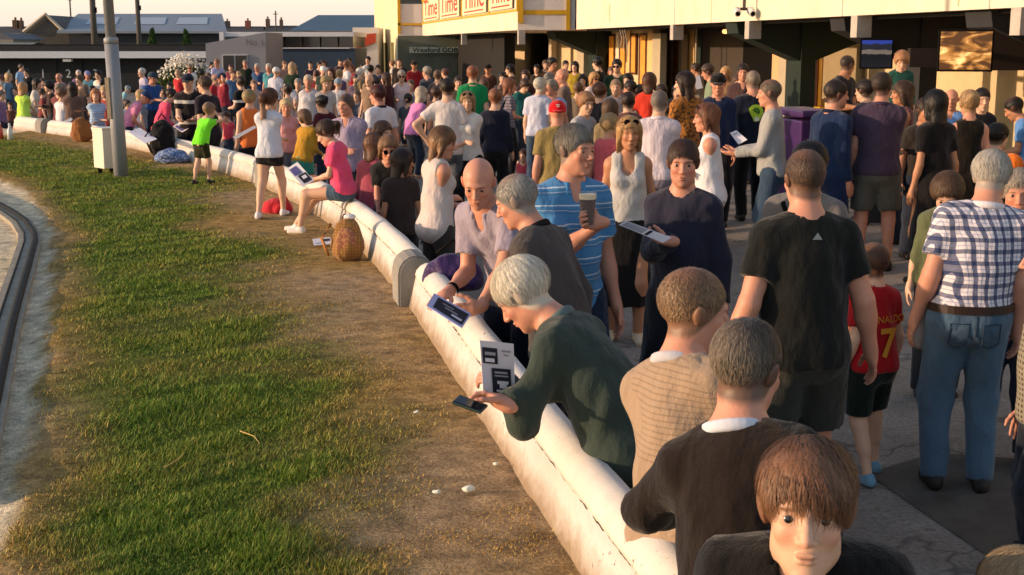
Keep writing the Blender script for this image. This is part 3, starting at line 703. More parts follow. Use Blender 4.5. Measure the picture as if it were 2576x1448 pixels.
# television screens
def tv(x0, x1, y0, y1, D, rot, label, mscreen, arm=True):
    a = at(x0, y1, D); b = at(x1, y0, D); wv, hv = (b.x - a.x), (b.z - a.z); c = (a + b) / 2
    e = empty("television", (c.x, c.y, c.z), rot, label, "television", "screens under the stand")
    mb = MB(); mb.box((0, .04, 0), (wv + .05, .07, hv + .05)); mb.build("case", black, e, bevel=.01)
    mb = MB(); mb.add([(-wv / 2, -.003, -hv / 2), (wv / 2, -.003, -hv / 2), (wv / 2, -.003, hv / 2), (-wv / 2, -.003, hv / 2)], [(0, 1, 2, 3)]); mb.build("screen", mscreen, e)
    mb = MB(); mb.box((.0, .35, 0), (.08, .55, .08)); mb.box((0, .1, 0), (.3, .05, .3)); mb.build("bracket", dgrey, e); return e
def tv_mat(kind):
    m = bpy.data.materials.new("screen_" + kind); m.use_nodes = True; t = m.node_tree; b = t.nodes["Principled BSDF"]; b.inputs["Roughness"].default_value = .2
    tc = t.nodes.new("ShaderNodeTexCoord"); mp = t.nodes.new("ShaderNodeMapping"); t.links.new(tc.outputs["Object"], mp.inputs[0])
    if kind == "glare":  # golden glare of the low sun painted into screen colour and emission
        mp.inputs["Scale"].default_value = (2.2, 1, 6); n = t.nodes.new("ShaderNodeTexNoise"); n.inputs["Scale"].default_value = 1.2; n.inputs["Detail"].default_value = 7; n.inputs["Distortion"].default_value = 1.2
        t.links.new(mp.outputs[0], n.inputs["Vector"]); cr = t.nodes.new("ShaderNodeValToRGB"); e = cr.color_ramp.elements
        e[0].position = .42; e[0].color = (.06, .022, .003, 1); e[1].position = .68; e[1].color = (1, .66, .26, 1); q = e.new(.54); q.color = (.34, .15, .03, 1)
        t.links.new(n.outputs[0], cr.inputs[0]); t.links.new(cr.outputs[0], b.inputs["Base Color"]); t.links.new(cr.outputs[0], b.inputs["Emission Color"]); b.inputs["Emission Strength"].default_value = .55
    else:
        sx_ = t.nodes.new("ShaderNodeSeparateXYZ"); t.links.new(mp.outputs[0], sx_.inputs[0]); cr = t.nodes.new("ShaderNodeValToRGB"); cr.color_ramp.interpolation = 'CONSTANT'; e = cr.color_ramp.elements
        mr = t.nodes.new("ShaderNodeMapRange"); mr.inputs[1].default_value = -.25; mr.inputs[2].default_value = .25; n = t.nodes.new("ShaderNodeTexNoise"); n.inputs["Scale"].default_value = 9; t.links.new(tc.outputs["Object"], n.inputs["Vector"])
        ma = t.nodes.new("ShaderNodeMath"); ma.operation = 'MULTIPLY_ADD'; ma.inputs[1].default_value = .06; t.links.new(n.outputs[0], ma.inputs[0]); t.links.new(sx_.outputs[2], ma.inputs[2]); t.links.new(ma.outputs[0], mr.inputs[0])
        e[0].color = (.004, .005, .008, 1); e[1].position = .55; e[1].color = (.10, .085, .08, 1); q = e.new(.68); q.color = (.008, .01, .02, 1); q = e.new(.86); q.color = (.012, .03, .22, 1)
        t.links.new(mr.outputs[0], cr.inputs[0]); t.links.new(cr.outputs[0], b.inputs["Base Color"]); t.links.new(cr.outputs[0], b.inputs["Emission Color"]); b.inputs["Emission Strength"].default_value = .8
    return m
tv(2167, 2244, 102, 170, 21.0, R(-8), "flat television showing a dark race picture with a blue band", tv_mat("dark"))
tv(2365, 2494, 80, 176, 16.6, R(-14), "large television on the right with golden sun glare painted on its screen", tv_mat("glare"))
for (x0, x1, y0, y1) in ((2290, 2362, 122, 170), (2500, 2578, 68, 178)):
    mb = MB(); p = at(x0, y0, 17.2); q = at(x1, y1, 17.2); mb.box(((p.x + q.x) / 2, 17.25, (p.z + q.z) / 2), (q.x - p.x, .12, p.z - q.z))
    S("tv_recess", mb, mat("umber", "#241a15", .8))
# banners, name board, cameras
red = mat("banner_red", "#c2403a", .7)
def on_bay(x, z, out=.05):
    p = bcol(x); p = p - bn * out; p.z = z; return p
brz = math.atan2(-bd.y, -bd.x)
for i, (x0, x1) in enumerate(((1068, 1108), (1109, 1160), (1166, 1228), (1234, 1294))):
    a = on_bay(x0, FZ + .64); b = on_bay(x1, FZ + .64); e = empty("banner", (a + b) / 2, brz, "cream banner reading Time in red, %s the stand balcony" % ["farthest left of four on", "second from the left of four on", "third from the left of four on", "rightmost and largest looking of four on"][i], "banner", "sponsor banners on the balcony")
    L = (b - a).length * .96; mb = MB(); mb.box((0, 0, .47), (L, .02, .90)); mb.build("sheet", mat("banner_sheet", "#e0cfa8", .7, var=.06, vscale=2), e)
    t = text("lettering", "Time", 1.0, red, (0, -.014, .55), (R(90), 0, 0), e, .002, L / 2.35, .012)
    mb = MB(); mb.box((0, -.012, .12), (L * .8, .004, .05)); mb.build("strapline", red, e)
a = at(1030, 134, 60.7); b = at(1172, 119, 60.7)
e = empty("name_board", ((a.x + b.x) / 2, 60.7, (a.z + b.z) / 2), 0, "pale board reading Wexford GOBA on the dark end wall", "sign")
mb = MB(); mb.box((0, 0, 0), (b.x - a.x, .04, b.z - a.z)); mb.build("board", mat("board_pale", "#9aa093", .8), e)
text("lettering", "Wexford GOBA", .30, black, (0, -.025, -.01), (R(90), 0, 0), e, .002, 1.12, .004)
# twin security camera on the fascia corner
p = col_on(1874, -.25, 3.0); p.z = rowz(30, p.y)
e = empty("security_camera", p, 0, "pair of white dome cameras on a short arm at the fascia edge", "camera")
for sx_ in (-.13, .12):
    mb = MB(); mb.tube([(sx_, .05, .02), (sx_ * 1.1, -.12, -.04)], [.075, .06], 10); h = mb.build("housing", mat("cam_white", "#d8d4d0", .5), e, smooth=True)
    mb = MB(); mb.tube([(sx_ * 1.1, -.12, -.04), (sx_ * 1.12, -.14, -.046)], [.045, .04], 10); mb.build("lens", black, h)
mb = MB(); mb.tube([(0, .05, .02), (0, .05, .35)], .03, 8); mb.tube([(-.12, .05, .05), (.12, .05, .05)], .025, 8); mb.build("arm", mat("cam_arm", "#4a443c", .6), e)
p = at(1560, 76, 34.6); e = empty("wind_chime", p, 0, "pale hanging wire bundle below the fascia", "hanging wires")
mb = MB()
for k in range(3): mb.tube([(k * .06, 0, 0), (k * .06 + .05, 0, -.25), (k * .1, 0, -.45 - k * .08)], .012, 5)
mb.build("wire", concrete, e)
# purple wheeled bin
p = col_on(2010, .6, .2); p = Vector((at(2022, 300, 12.6).x, 12.6, .25))
e = empty("wheeled_bin", p, R(8), "large purple wheeled bin behind the navy half-zip man", "bin")
pur = mat("purple_plastic", "#3a1d55", .45, .4, var=.1)
a = at(1975, 272, 12.6); b = at(2062, 272, 12.6); W_ = (b.x - a.x) * .95; zt = a.z - .25
mb = MB(); mb.hexa([(-W_ * .42, -.3, .12), (W_ * .42, -.3, .12), (W_ * .42, .3, .12), (-W_ * .42, .3, .12), (-W_ / 2, -.36, zt - .1), (W_ / 2, -.36, zt - .1), (W_ / 2, .36, zt - .1), (-W_ / 2, .36, zt - .1)]); mb.build("body", pur, e, bevel=.02)
mb = MB(); mb.box((0, 0, zt - .04), (W_ * 1.08, .82, .07)); mb.build("lid", pur, e, bevel=.02)
mb = MB(); mb.box((-W_ * .16, -.372, zt - .3), (.09, .01, .06)); mb.build("sticker", mat("pale_sticker", "#8f86a0", .6), e)
for sx_ in (-.35, .35):
    mb = MB(); mb.tube([(sx_ * W_ - .03, .2, .1), (sx_ * W_ + .03, .2, .1)], .1, 12); mb.build("wheel", black, e)

# ---------------------------------------------------------------- beyond: kennels, sheds, houses, poles, trees
def fbox(mb, x0, x1, y0, y1, D, th, mi=0):
    a = at(x0, y1, D); b = at(x1, y0, D); mb.box(((a.x + b.x) / 2, D + th / 2, (a.z + b.z) / 2), (b.x - a.x, th, b.z - a.z), mi=mi)
def thing(name, x, y, D, label, cat, group=None):
    p = at(x, y, D); return empty(name, (p.x, p.y, 0), 0, label, cat, group)
def part(name, mb, m, par, **k):
    o = par.location if par.parent is None else par.parent.location
    mb.v = [tuple(Vector(v) - Vector(o)) for v in mb.v]; return mb.build(name, m, par, **k)
k1 = thing("kennel_block", 260, 150, 62, "long low dark kennel building with a white roof edge and numbered doors", "kennel building")
mb = MB(); a = at(-330, 200, 62); b = at(520, 200, 62); mb.box(((a.x + b.x) / 2, 64.5, 1.1), (b.x - a.x, 5, 2.0)); part("wall", mb, mat("kennel_dark", "#26292d", .8, var=.3, vscale=2), k1)
mb = MB(); fbox(mb, -330, 522, 130, 147, 61.3, 6); part("roof_edge", mb, mat("fascia_white", "#c9ccd2", .6, var=.08), k1)
mb = MB(); fbox(mb, -330, 700, 112, 128, 72, 3); part("roof", mb, mat("roof_dark", "#24221f", .9, var=.4, vscale=2), k1)
for i, x in enumerate((20, 108, 172, 240, 330, 430)):
    mb = MB(); a = at(x - 16, 230, 61.97); mb.box((a.x + .5, 61.98, .95), (1.0, .03, 1.75)); d_ = part("door", mb, mat("kennel_door", "#1c2024", .7), k1)
    if i < 4:
        t = text("number", str(i or 4), .55, mat("number_white", "#b9bcc0", .7), (0, 0, 0), (R(90), 0, 0), k1, .002)
        q = at(x, 187, 61.9); t.location = q - Vector(k1.location)
mb = MB(); fbox(mb, 158, 178, 150, 156, 61.2, .3); part("flood_lamp", mb, mat("fitting", "#b8b6b0", .5), k1)
# big shed
sh = thing("warehouse", 300, 90, 150, "large grey roofed warehouse with dark walls behind the kennels", "warehouse")
zr, ze = rowz(38, 150), rowz(79, 150); zg = -.3; dkw = mat("shed_wall", "#34383f", .8, var=.2, vscale=.4); rf = mat("shed_roof", "#7f8791", .6, var=.12, vscale=.3)
X0, X1, X2, X3 = at(60, 80, 150).x, at(112, 80, 150).x, at(169, 80, 150).x, at(560, 80, 150).x
XR1 = at(500, 38, 150).x
mb = MB(); mb.prism([(X0, 151, zg), (X2, 151, zg), (X2, 151, ze), (X1, 151, zr), (X0, 151, ze)], (0, 22, 0)); part("gable_wall", mb, mat("shed_gable", "#57524c", .8, var=.3, vscale=.8), sh)
mb = MB(); mb.box(((X2 + X3) / 2, 158, (ze + zg) / 2), (X3 - X2, 15, ze - zg)); part("side_wall", mb, dkw, sh)
mb = MB(); a = .3
mb.add([(X2 - 1, 149.5, ze), (X3 + .6, 149.5, ze), (XR1, 162, zr + .4), (X1, 162, zr + .4), (X2 - 1, 149.5, ze - .25), (X3 + .6, 149.5, ze - .25)], [(0, 1, 2, 3), (4, 5, 1, 0)])
r_ = part("roof", mb, rf, sh)
mb = MB()
for x in (270, 465, 680):
    c = at(x, 72, 150) if 0 else None
for fx in (.16, .48, .76):
    xa = X2 + (X3 - X2) * fx - 2; t0, t1 = .35, .75
    q = [(xa + 0, 149.5 + 12.5 * t0, ze + (zr + .4 - ze) * t0 + .05), (xa + 3.6, 149.5 + 12.5 * t0, ze + (zr + .4 - ze) * t0 + .05), (xa + 2.6, 149.5 + 12.5 * t1, ze + (zr + .4 - ze) * t1 + .05), (xa - .8, 149.5 + 12.5 * t1, ze + (zr + .4 - ze) * t1 + .05)]
    m2 = MB(); m2.add(q, [(0, 1, 2, 3)]); part("rooflight", m2, mat("rooflight", "#a2abb5", .5), sh)
mb = MB(); mb.tube([(X0 - .3, 150.7, ze - .1), (X1, 150.7, zr + .1), (X2 - .6, 150.7, ze)], .22, 5); part("verge", mb, mat("verge", "#b9aa98", .7), sh)
# houses: roof and chimneys only above the fence line
def house(x0, x1, yr, ye, D, lab, chim, gab=False, c="#4a4646"):
    h = thing("house", (x0 + x1) / 2, 100, D, lab, "house", "distant roofs")
    a, b = at(x0, ye, D), at(x1, ye, D); r = rowz(yr, D)
    mb = MB(); mb.box(((a.x + b.x) / 2, D + 4, a.z / 2), (b.x - a.x - .6, 8, a.z)); part("wall", mb, mat("house_wall" + c, "#8c8478", .8), h)
    mb = MB()
    if gab: mb.prism([(a.x, D, a.z), (b.x, D, a.z), ((a.x + b.x) / 2, D, r)], (0, 9, 0))
    else: mb.add([(a.x, D, a.z), (b.x, D, a.z), (b.x - .5, D + 5, r), (a.x + .5, D + 5, r), (a.x, D + 10, a.z), (b.x, D + 10, a.z)], [(0, 1, 2, 3), (3, 2, 5, 4)])
    rr_ = part("roof", mb, mat("house_roof" + c, c, .8, var=.2), h)
    for cx, cw, cy, cc in chim:
        p = at(cx, cy, D + 4); q = at(cx + cw, cy, D + 4); mb = MB(); mb.box(((p.x + q.x) / 2, D + 4, (p.z + r) / 2 - .6), (q.x - p.x, .9, p.z - r + 1.4)); part("chimney", mb, mat("chim" + cc, cc, .8), h)
        mb = MB(); mb.tube([((p.x + q.x) / 2, D + 4, p.z - .1), ((p.x + q.x) / 2, D + 4, p.z + .5)], .16, 6); part("chimney_pot", mb, mat("pot", "#6a4a3a", .8), h)
house(-40, 58, 66, 84, 190, "distant dark house roof with two chimneys at the left edge", [(33, 12, 53, "#5a4436"), (50, 7, 54, "#5a4436")])
house(-30, 40, 84, 100, 140, "low white-edged gable roof below the left edge house", [], True, "#67666a")
house(-60, 60, 108, 118, 120, "long low shed with a grey roof at far left", [], False, "#80807e")
house(548, 660, 66, 82, 230, "far terrace of dark roofs right of the warehouse, with two chimneys", [(566, 12, 55, "#3c3a3c"), (617, 13, 54, "#7c4a3a")])
house(655, 745, 64, 84, 215, "far terrace roof with a chimney just left of the blue hipped roof", [(669, 9, 50, "#5b4640"), (704, 7, 52, "#5b4640")])
hp_ = thing("pavilion", 850, 70, 120, "building with a big blue hipped roof behind the tinted glass bar", "building")
a, b = at(728, 78, 120), at(1010, 78, 120); r = rowz(34, 120)
mb = MB(); mb.add([(a.x, 120, a.z), (b.x, 120, a.z), (b.x, 127, r), (a.x + 1.6, 127, r), (a.x, 134, a.z)], [(0, 1, 2, 3), (0, 3, 4)]); part("roof", mb, mat("blue_roof", "#4d6374", .6, var=.12, vscale=.6), hp_)
mb = MB(); mb.box(((a.x + b.x) / 2, 126, a.z / 2), (b.x - a.x - 1, 11, a.z)); part("wall", mb, mat("pav_wall", "#98938c", .8), hp_)
# grey lean-to with window, glass bar, marquee edge
g = thing("grey_annexe", 590, 150, 54, "grey flat walled annexe with a sloping top and a double window", "building")
D = 54; P = [at(517, 175, D), at(668, 175, D), at(668, 82, D), at(517, 110, D)]; P[0].z = P[1].z = 0
mb = MB(); mb.prism(P, (0, 4, 0)); part("wall", mb, mat("annexe_grey", "#83858c", .75, var=.08, vscale=1), g)
mb = MB(); fbox(mb, 560, 622, 138, 178, 53.95, .06); wf = part("window", mb, mat("winframe", "#c5c5c8", .6), g)
mb = MB(); fbox(mb, 562, 588, 140, 178, 53.92, .04); fbox(mb, 593, 620, 140, 178, 53.92, .04); part("pane", mb, mat("winpane", "#2a2422", .3, .5), wf)
text("lettering", "No 1", .36, mat("annexe_text", "#5b5e66", .7), at(642, 108, 53.9) - Vector(g.location), (R(90), 0, 0), g, .002)
g = thing("glass_bar", 770, 150, 60, "long bar building with a white roof edge, tinted windows and dark blue lower panels", "building")
mb = MB(); fbox(mb, 668, 892, 122, 215, 60, 5); part("wall", mb, mat("navy_panel", "#33455a", .6, var=.06), g)
mb = MB(); fbox(mb, 668, 888, 93, 120, 60.05, 4.9); part("window", mb, mat("tinted", "#39352f", .12, .7, var=.3, vscale=.9), g)
mb = MB(); fbox(mb, 552, 890, 81, 92.5, 59.8, 5.2); fbox(mb, 552, 562, 81, 104, 59.7, .4); part("roof_edge", mb, mat("fascia_white", "#c9ccd2"), g)
mb = MB(); fbox(mb, 668, 880, 120.5, 123, 59.85, .1); part("sill", mb, mat("fascia_white", "#c9ccd2"), g)
for x in (715, 760, 805, 850):
    mb = MB(); fbox(mb, x, x + 2, 93, 120, 59.95, .08); part("mullion", mb, black, g)
g = thing("kiosk", 918, 150, 68, "white kiosk with a red sloping fascia beside the stand end wall", "kiosk")
mb = MB(); fbox(mb, 890, 950, 70, 215, 68, 3); part("wall", mb, mat("kiosk_white", "#d6d2cf", .7, var=.05), g)
mb = MB(); p = [at(893, 127, 67.9), at(945, 107, 67.9), at(945, 84, 67.9), at(905, 88, 67.9)]; mb.prism(p, (0, .08, 0)); part("fascia", mb, mat("kiosk_red", "#b5452f", .6), g)
# poles
wood = mat("pole_wood", "#4f4a42", .85, var=.2)
for x0, x1, y1, D, r, lab in ((231, 232, 150, 75, .15, "dark timber pole left of the lamp pole, thicker of two"), (344, 347, 140, 85, .13, "timber pole right of the lamp pole, in front of the warehouse roof")):
    t_ = at(x0, -20, D); e = empty("telegraph_pole", (t_.x, D, 0), 0, lab, "pole", "poles in front of the warehouse")
    mb = MB(); mb.tube([(0, 0, -.2), (0, 0, t_.z + 1)], [r * 1.25, r], 10); mb.build("shaft", wood, e, smooth=True)
    mb = MB(); mb.box((.12, 0, t_.z - 1.0), (.16, .2, .3)); mb.build("fitting", black, e)
for x, y, D, lab in ((175, -8, 160, "thin mast above the warehouse roof"), (693, 28, 170, "short aerial mast above the far roofs")):
    t_ = at(x, y, D); e = empty("mast", (t_.x, D, 0), 0, lab, "mast"); mb = MB(); mb.tube([(0, 0, 3), (0, 0, t_.z)], .09, 6); mb.build("rod", wood, e)
    mb = MB(); mb.tube([(-.3, 0, t_.z - .4), (.3, 0, t_.z - .4)], .05, 5); mb.build("crossbar", wood, e)
# conifers and the daisy bush
def leafy(n, ctr, rad, size, shape, seed, flat=0):
    r = np.random.RandomState(seed); P = r.randn(n, 3); P /= np.linalg.norm(P, axis=1)[:, None]; P *= (r.rand(n) ** .45)[:, None]
    if shape == 'cone':
        P[:, 2] = r.rand(n) * 2 - 1; k = (1 - (P[:, 2] + 1) / 2) * .9 + .12; a = r.rand(n) * 6.283; q = np.sqrt(r.rand(n)); P[:, 0] = np.cos(a) * k * q; P[:, 1] = np.sin(a) * k * q
    lump = 1 + .18 * nz(P, 4, seed); P = P * np.array(rad) * lump[:, None] + np.array(ctr)
    d1 = r.randn(n, 3); d1 /= np.linalg.norm(d1, axis=1)[:, None]; d2 = r.randn(n, 3); d2 -= (d1 * d2).sum(1)[:, None] * d1; d2 /= np.linalg.norm(d2, axis=1)[:, None]
    s = size * (.6 + .8 * r.rand(n))[:, None]
    V = np.stack([P - d1 * s, P + d2 * s * .5, P + d1 * s, P - d2 * s * .5], 1).reshape(-1, 3); return V, np.arange(n * 4).reshape(n, 4), r
for x, lab in ((385, "small conifer in front of the warehouse, left of two"), (470, "small conifer in front of the warehouse, right of two, nearer the grey annexe")):
    b_ = at(x, 130, 80); t_ = at(x, 84, 80); e = empty("conifer", (b_.x, 80, 0), 0, lab, "tree", "conifers in front of the warehouse")
    V, Q, r = leafy(5000, (0, 0, t_.z * .5 + .3), (.75, .75, t_.z * .5), .06, 'cone', int(x)); c = np.array(hexc("#2c4a1e")) * (.5 + r.rand(5000)[:, None]); c = np.repeat(c, 4, 0)
    link("crown", np_mesh("crown", V, Q, c, smooth=False), attr_mat("leafcol", .7), e)
    mb = MB(); mb.tube([(0, 0, -.1), (0, 0, t_.z * .8)], [.09, .02], 7); mb.build("trunk", wood, e)
p = at(468, 200, 47.5); e = empty("daisy_bush", (p.x, 47.5, 0), 0, "broad bush covered in white daisies in front of the annexe", "bush")
hz = at(470, 160, 47.5).z; V, Q, r = leafy(9000, (0, 0, hz * .5), (.95, .8, hz * .52), .05, 'ball', 5); c = np.repeat(np.array(hexc("#4a5a24")) * (.4 + .9 * r.rand(9000)[:, None]), 4, 0)
link("foliage", np_mesh("foliage", V, Q, c, smooth=False), attr_mat("leafcol", .7), e)
r = np.random.RandomState(8); n = 900; a = r.rand(n) * 6.283; u = r.rand(n) ** .7; P = np.stack([np.cos(a) * 1.0 * u, np.sin(a) * .85 * u, hz * (.42 + .66 * np.sqrt(1 - u * u * .85) + .08 * r.randn(n))], 1)
V = []; Q = []
d1 = r.randn(n, 3); d1 /= np.linalg.norm(d1, axis=1)[:, None]; d2 = np.cross(d1, r.randn(n, 3)); d2 /= np.linalg.norm(d2, axis=1)[:, None]; s = .04
V = np.stack([P - d1 * s, P + d2 * s, P + d1 * s, P - d2 * s], 1).reshape(-1, 3)
tag(link("flowers", np_mesh("flowers", V, np.arange(n * 4).reshape(n, 4), smooth=False), mat("petal", "#e8e2d6", .8), e), kind="stuff")

# ---------------------------------------------------------------- lamp pole and its box on the grass
b_ = gz_px(305, 444); t0 = at(283, -40, b_.y)
pb = Vector((b_.x, b_.y, float(grassz(b_.y)))); e = empty("lamp_pole", pb, 0, "thick grey steel floodlight pole rising out of the picture from the grass", "pole")
steel = mat("galvanised", "#8a8d92", .55, .4, var=.15, vscale=4, metal=.1)
rb, rt = 18 / FPX * b_.y, 16 / FPX * b_.y
e.rotation_euler = (0, R(-1.2), 0)
sway = Vector((0, 0, 0)); H_ = 3.2
mb = MB(); mb.tube([(0, 0, -.2), (0, 0, 1.62)], [rb, rb * .93], 24); mb.build("lower_shaft", steel, e, smooth=True)
mb = MB(); mb.tube([(0, 0, 1.60), (0, 0, 1.66), (0, 0, 1.68)], [rb * .98, rb * .98, rb * .72], 24); mb.build("collar", steel, e, smooth=True)
mb = MB(); mb.tube([(0, 0, 1.66), (0, 0, 9)], [rb * .70, rb * .64], 24); mb.build("upper_shaft", steel, e, smooth=True)
mb = MB(); mb.box((-rb * .72, -rb * .55, .95), (.09, .03, .5), rz=R(-40)); mb.build("access_door", mat("rust_door", "#6d6657", .8, var=.3, vscale=9), e, bevel=.008)
q = gz_px(280, 436); zb = float(grassz(q.y)); x0 = at(232, 322, q.y - .25); x1 = at(302, 322, q.y - .25)
e = empty("cabinet", (q.x, q.y - .1, zb), 0, "cream electrical cabinet on short legs in front of the lamp pole", "cabinet")
W_ = .34; zc0 = at(280, 424, q.y - .2).z - zb; zc1 = at(280, 326, q.y - .2).z - zb
mb = MB(); mb.box((0, 0, (zc0 + zc1) / 2), (.27, .25, zc1 - zc0), rz=R(-38 - 8)); cb = mb.build("body", mat("cabinet_cream", "#d5cebf", .5, .3, var=.06, vscale=5), e, bevel=.006)
mb = MB(); mb.box((0, 0, zc1 + .008), (.29, .27, .022), rz=R(-46)); mb.build("lid", mat("cabinet_cream", "#d5cebf"), e, bevel=.005)
for sx_, sy_ in ((-.1, -.02), (.1, .02), (0, .12)):
    mb = MB(); mb.box((sx_, sy_, zc0 / 2 - .02), (.04, .04, zc0 + .06)); mb.build("leg", black, e)
# ---------------------------------------------------------------- people
def skin_mat(): return attr_mat("skin", .5, .35, bump=.12, bscale=90)
def hair_mat(): return attr_mat("hair_strands", .5, .35, bump=.35, bscale=220, stretch=(1, 1, .12))
def cloth_mat(col, kind='plain', fine=True):
    key = "cloth_%s_%s" % (kind, col)
    if key in _M: return _M[key]
    m = bpy.data.materials.new(key); m.use_nodes = True; t = m.node_tree; b = t.nodes["Principled BSDF"]
    b.inputs["Roughness"].default_value = .9; b.inputs["Specular IOR Level"].default_value = .12; b.inputs["Sheen Weight"].default_value = .15
    c = hexc(col.split('/')[0]); c2 = hexc(col.split('/')[1]) if '/' in col else tuple(v * .72 for v in c)
    tc = t.nodes.new("ShaderNodeTexCoord"); sx = t.nodes.new("ShaderNodeSeparateXYZ"); t.links.new(tc.outputs["Object"], sx.inputs[0])
    def nse(s, d=3, sc=None):
        n = t.nodes.new("ShaderNodeTexNoise"); n.inputs["Scale"].default_value = s; n.inputs["Detail"].default_value = d
        if sc:
            mp = t.nodes.new("ShaderNodeMapping"); mp.inputs["Scale"].default_value = sc; t.links.new(tc.outputs["Object"], mp.inputs[0]); t.links.new(mp.outputs[0], n.inputs["Vector"])
        else: t.links.new(tc.outputs["Object"], n.inputs["Vector"])
        return n.outputs[0]
    def M(op, a, bb=None, cc=None):
        n = t.nodes.new("ShaderNodeMath"); n.operation = op
        for i, v in enumerate((a, bb, cc)):
            if v is None: continue
            if isinstance(v, (int, float)): n.inputs[i].default_value = v
            else: t.links.new(v, n.inputs[i])
        return n.outputs[0]
    def mix(f, a, bb):
        n = t.nodes.new("ShaderNodeMix"); n.data_type = 'RGBA'
        if isinstance(f, (int, float)): n.inputs[0].default_value = f
        else: t.links.new(f, n.inputs[0])
        for i, v in ((6, a), (7, bb)):
            if isinstance(v, tuple): n.inputs[i].default_value = (*v, 1)
            else: t.links.new(v, n.inputs[i])
        return n.outputs[2]
    def stripe(co, per, duty, ph=0.0):      # 1 inside the stripe
        return M('LESS_THAN', M('FRACT', M('ADD', M('MULTIPLY', co, 1 / per), 50.5 + ph)), duty)
    wob = M('MULTIPLY', nse(7, 2), .02)
    X = M('ADD', sx.outputs[0], wob); Z = M('ADD', sx.outputs[2], wob); Y = M('ADD', sx.outputs[1], wob)
    base = mix(M('MULTIPLY', nse(5, 5), .5), c, tuple(v * .78 for v in c))
    if kind == 'plaid':
        d1, d2 = hexc('#16305e'), hexc('#6f83a8'); X2 = M('ADD', X, M('MULTIPLY', Y, .9))
        v = mix(M('MULTIPLY', stripe(X2, .052, .38), .8), c, d1); v = mix(M('MULTIPLY', stripe(X2, .052, .09, .35), .5), v, d2)
        v = mix(M('MULTIPLY', stripe(Z, .052, .38), .75), v, d1); base = mix(M('MULTIPLY', stripe(Z, .052, .09, .35), .5), v, d2)
    elif kind == 'polo':
        v = base; v = mix(M('MULTIPLY', stripe(Z, .085, .07), .75), v, c2); v = mix(M('MULTIPLY', stripe(Z, .085, .045, .26), .65), v, c2)
        base = mix(M('MULTIPLY', stripe(Z, .085, .30, .42), .3), v, tuple(q * .4 for q in c))
    elif kind == 'stripe': base = mix(M('MULTIPLY', stripe(Z, .045, .45), .9), base, c2)
    elif kind == 'vstripe': base = mix(M('MULTIPLY', stripe(M('ADD', X, M('MULTIPLY', Y, .8)), .028, .35), .6), base, c2)
    elif kind == 'band': base = mix(M('MULTIPLY', stripe(Z, .30, .16, .1), .9), base, c2)
    elif kind == 'check': base = mix(M('MULTIPLY', M('MULTIPLY', stripe(X, .022, .5), stripe(Z, .022, .5)), .9), base, c2)
    elif kind == 'rib':
        base = mix(M('MULTIPLY', stripe(Z, .016, .3), M('MULTIPLY', M('GREATER_THAN', nse(3, 1), .52), .32)), base, tuple(v * .3 for v in c))
    elif kind == 'split': base = mix(M('GREATER_THAN', M('ADD', Z, M('MULTIPLY', X, -.9)), .78), c2, base)
    elif kind == 'floral': base = mix(M('MULTIPLY', M('GREATER_THAN', nse(38, 2), .53), .9), base, c2)
    t.links.new(base, b.inputs["Base Color"])
    w1 = nse(5.5, 2, (1, 1, .55)); w2 = nse(16, 2, (1.2, 1.2, .6)); f = nse(260, 1)
    hgt = M('ADD', M('ADD', M('MULTIPLY', w1, 1.0), M('MULTIPLY', w2, .35)), M('MULTIPLY', f, .05))
    bp = t.nodes.new("ShaderNodeBump"); bp.inputs["Strength"].default_value = .8; bp.inputs["Distance"].default_value = .06
    t.links.new(hgt, bp.inputs["Height"]); t.links.new(bp.outputs[0], b.inputs["Normal"]); _M[key] = m; return m

DBG = []
def ik(a, w, l1, l2, hint):
    d = w - a; L = np.linalg.norm(d)
    if DBG and L > (l1 + l2): open('/tmp/dbg','a').write('REACH %s %.2f %.2f\n' % (DBG[0], L, l1 + l2))
    if L > (l1 + l2) * .985: d = d / L; w = a + d * (l1 + l2) * .985; L = (l1 + l2) * .985
    u = (w - a) / L; x = (l1 * l1 - l2 * l2 + L * L) / (2 * L); h = math.sqrt(max(l1 * l1 - x * x, 1e-6))
    p = hint - (hint @ u) * u; p = p / (np.linalg.norm(p) + 1e-9); return a + u * x + p * h, w

ARMS = {  # (right hand, left hand) targets for H = 1.75: x out, y forward, z up; then elbow hint
    'down': ((.25, .03, .80), (.25, .03, .80)), 'fold': ((-.10, .235, 1.13), (-.10, .215, 1.08)),
    'hold': ((.09, .33, 1.10), (.09, .33, 1.10)), 'holdr': ((.07, .33, 1.12), (.25, .03, .80)), 'holdl': ((.25, .03, .80), (.07, .33, 1.12)),
    'hip': ((.23, -.01, 1.00), (.23, -.01, 1.00)), 'hipl': ((.25, .03, .82), (.24, -.02, 1.02)), 'hipr': ((.24, -.02, 1.02), (.25, .03, .82)),
    'lean': ((.06, .42, 1.02), (.06, .40, 1.02)), 'head': ((.10, .10, 1.66), (.10, .10, 1.66)), 'headl': ((.25, .03, .82), (.10, .06, 1.70)),
    'drink': ((.10, .26, 1.22), (.25, .03, .80)), 'pocket': ((.19, .06, .86), (.19, .06, .86)), 'phone': ((.03, .30, 1.20), (.03, .28, 1.16)),
    'back': ((.30, -.12, .95), (.30, -.12, .95)), 'wide': ((.34, .05, .84), (.34, .05, .84)),
}
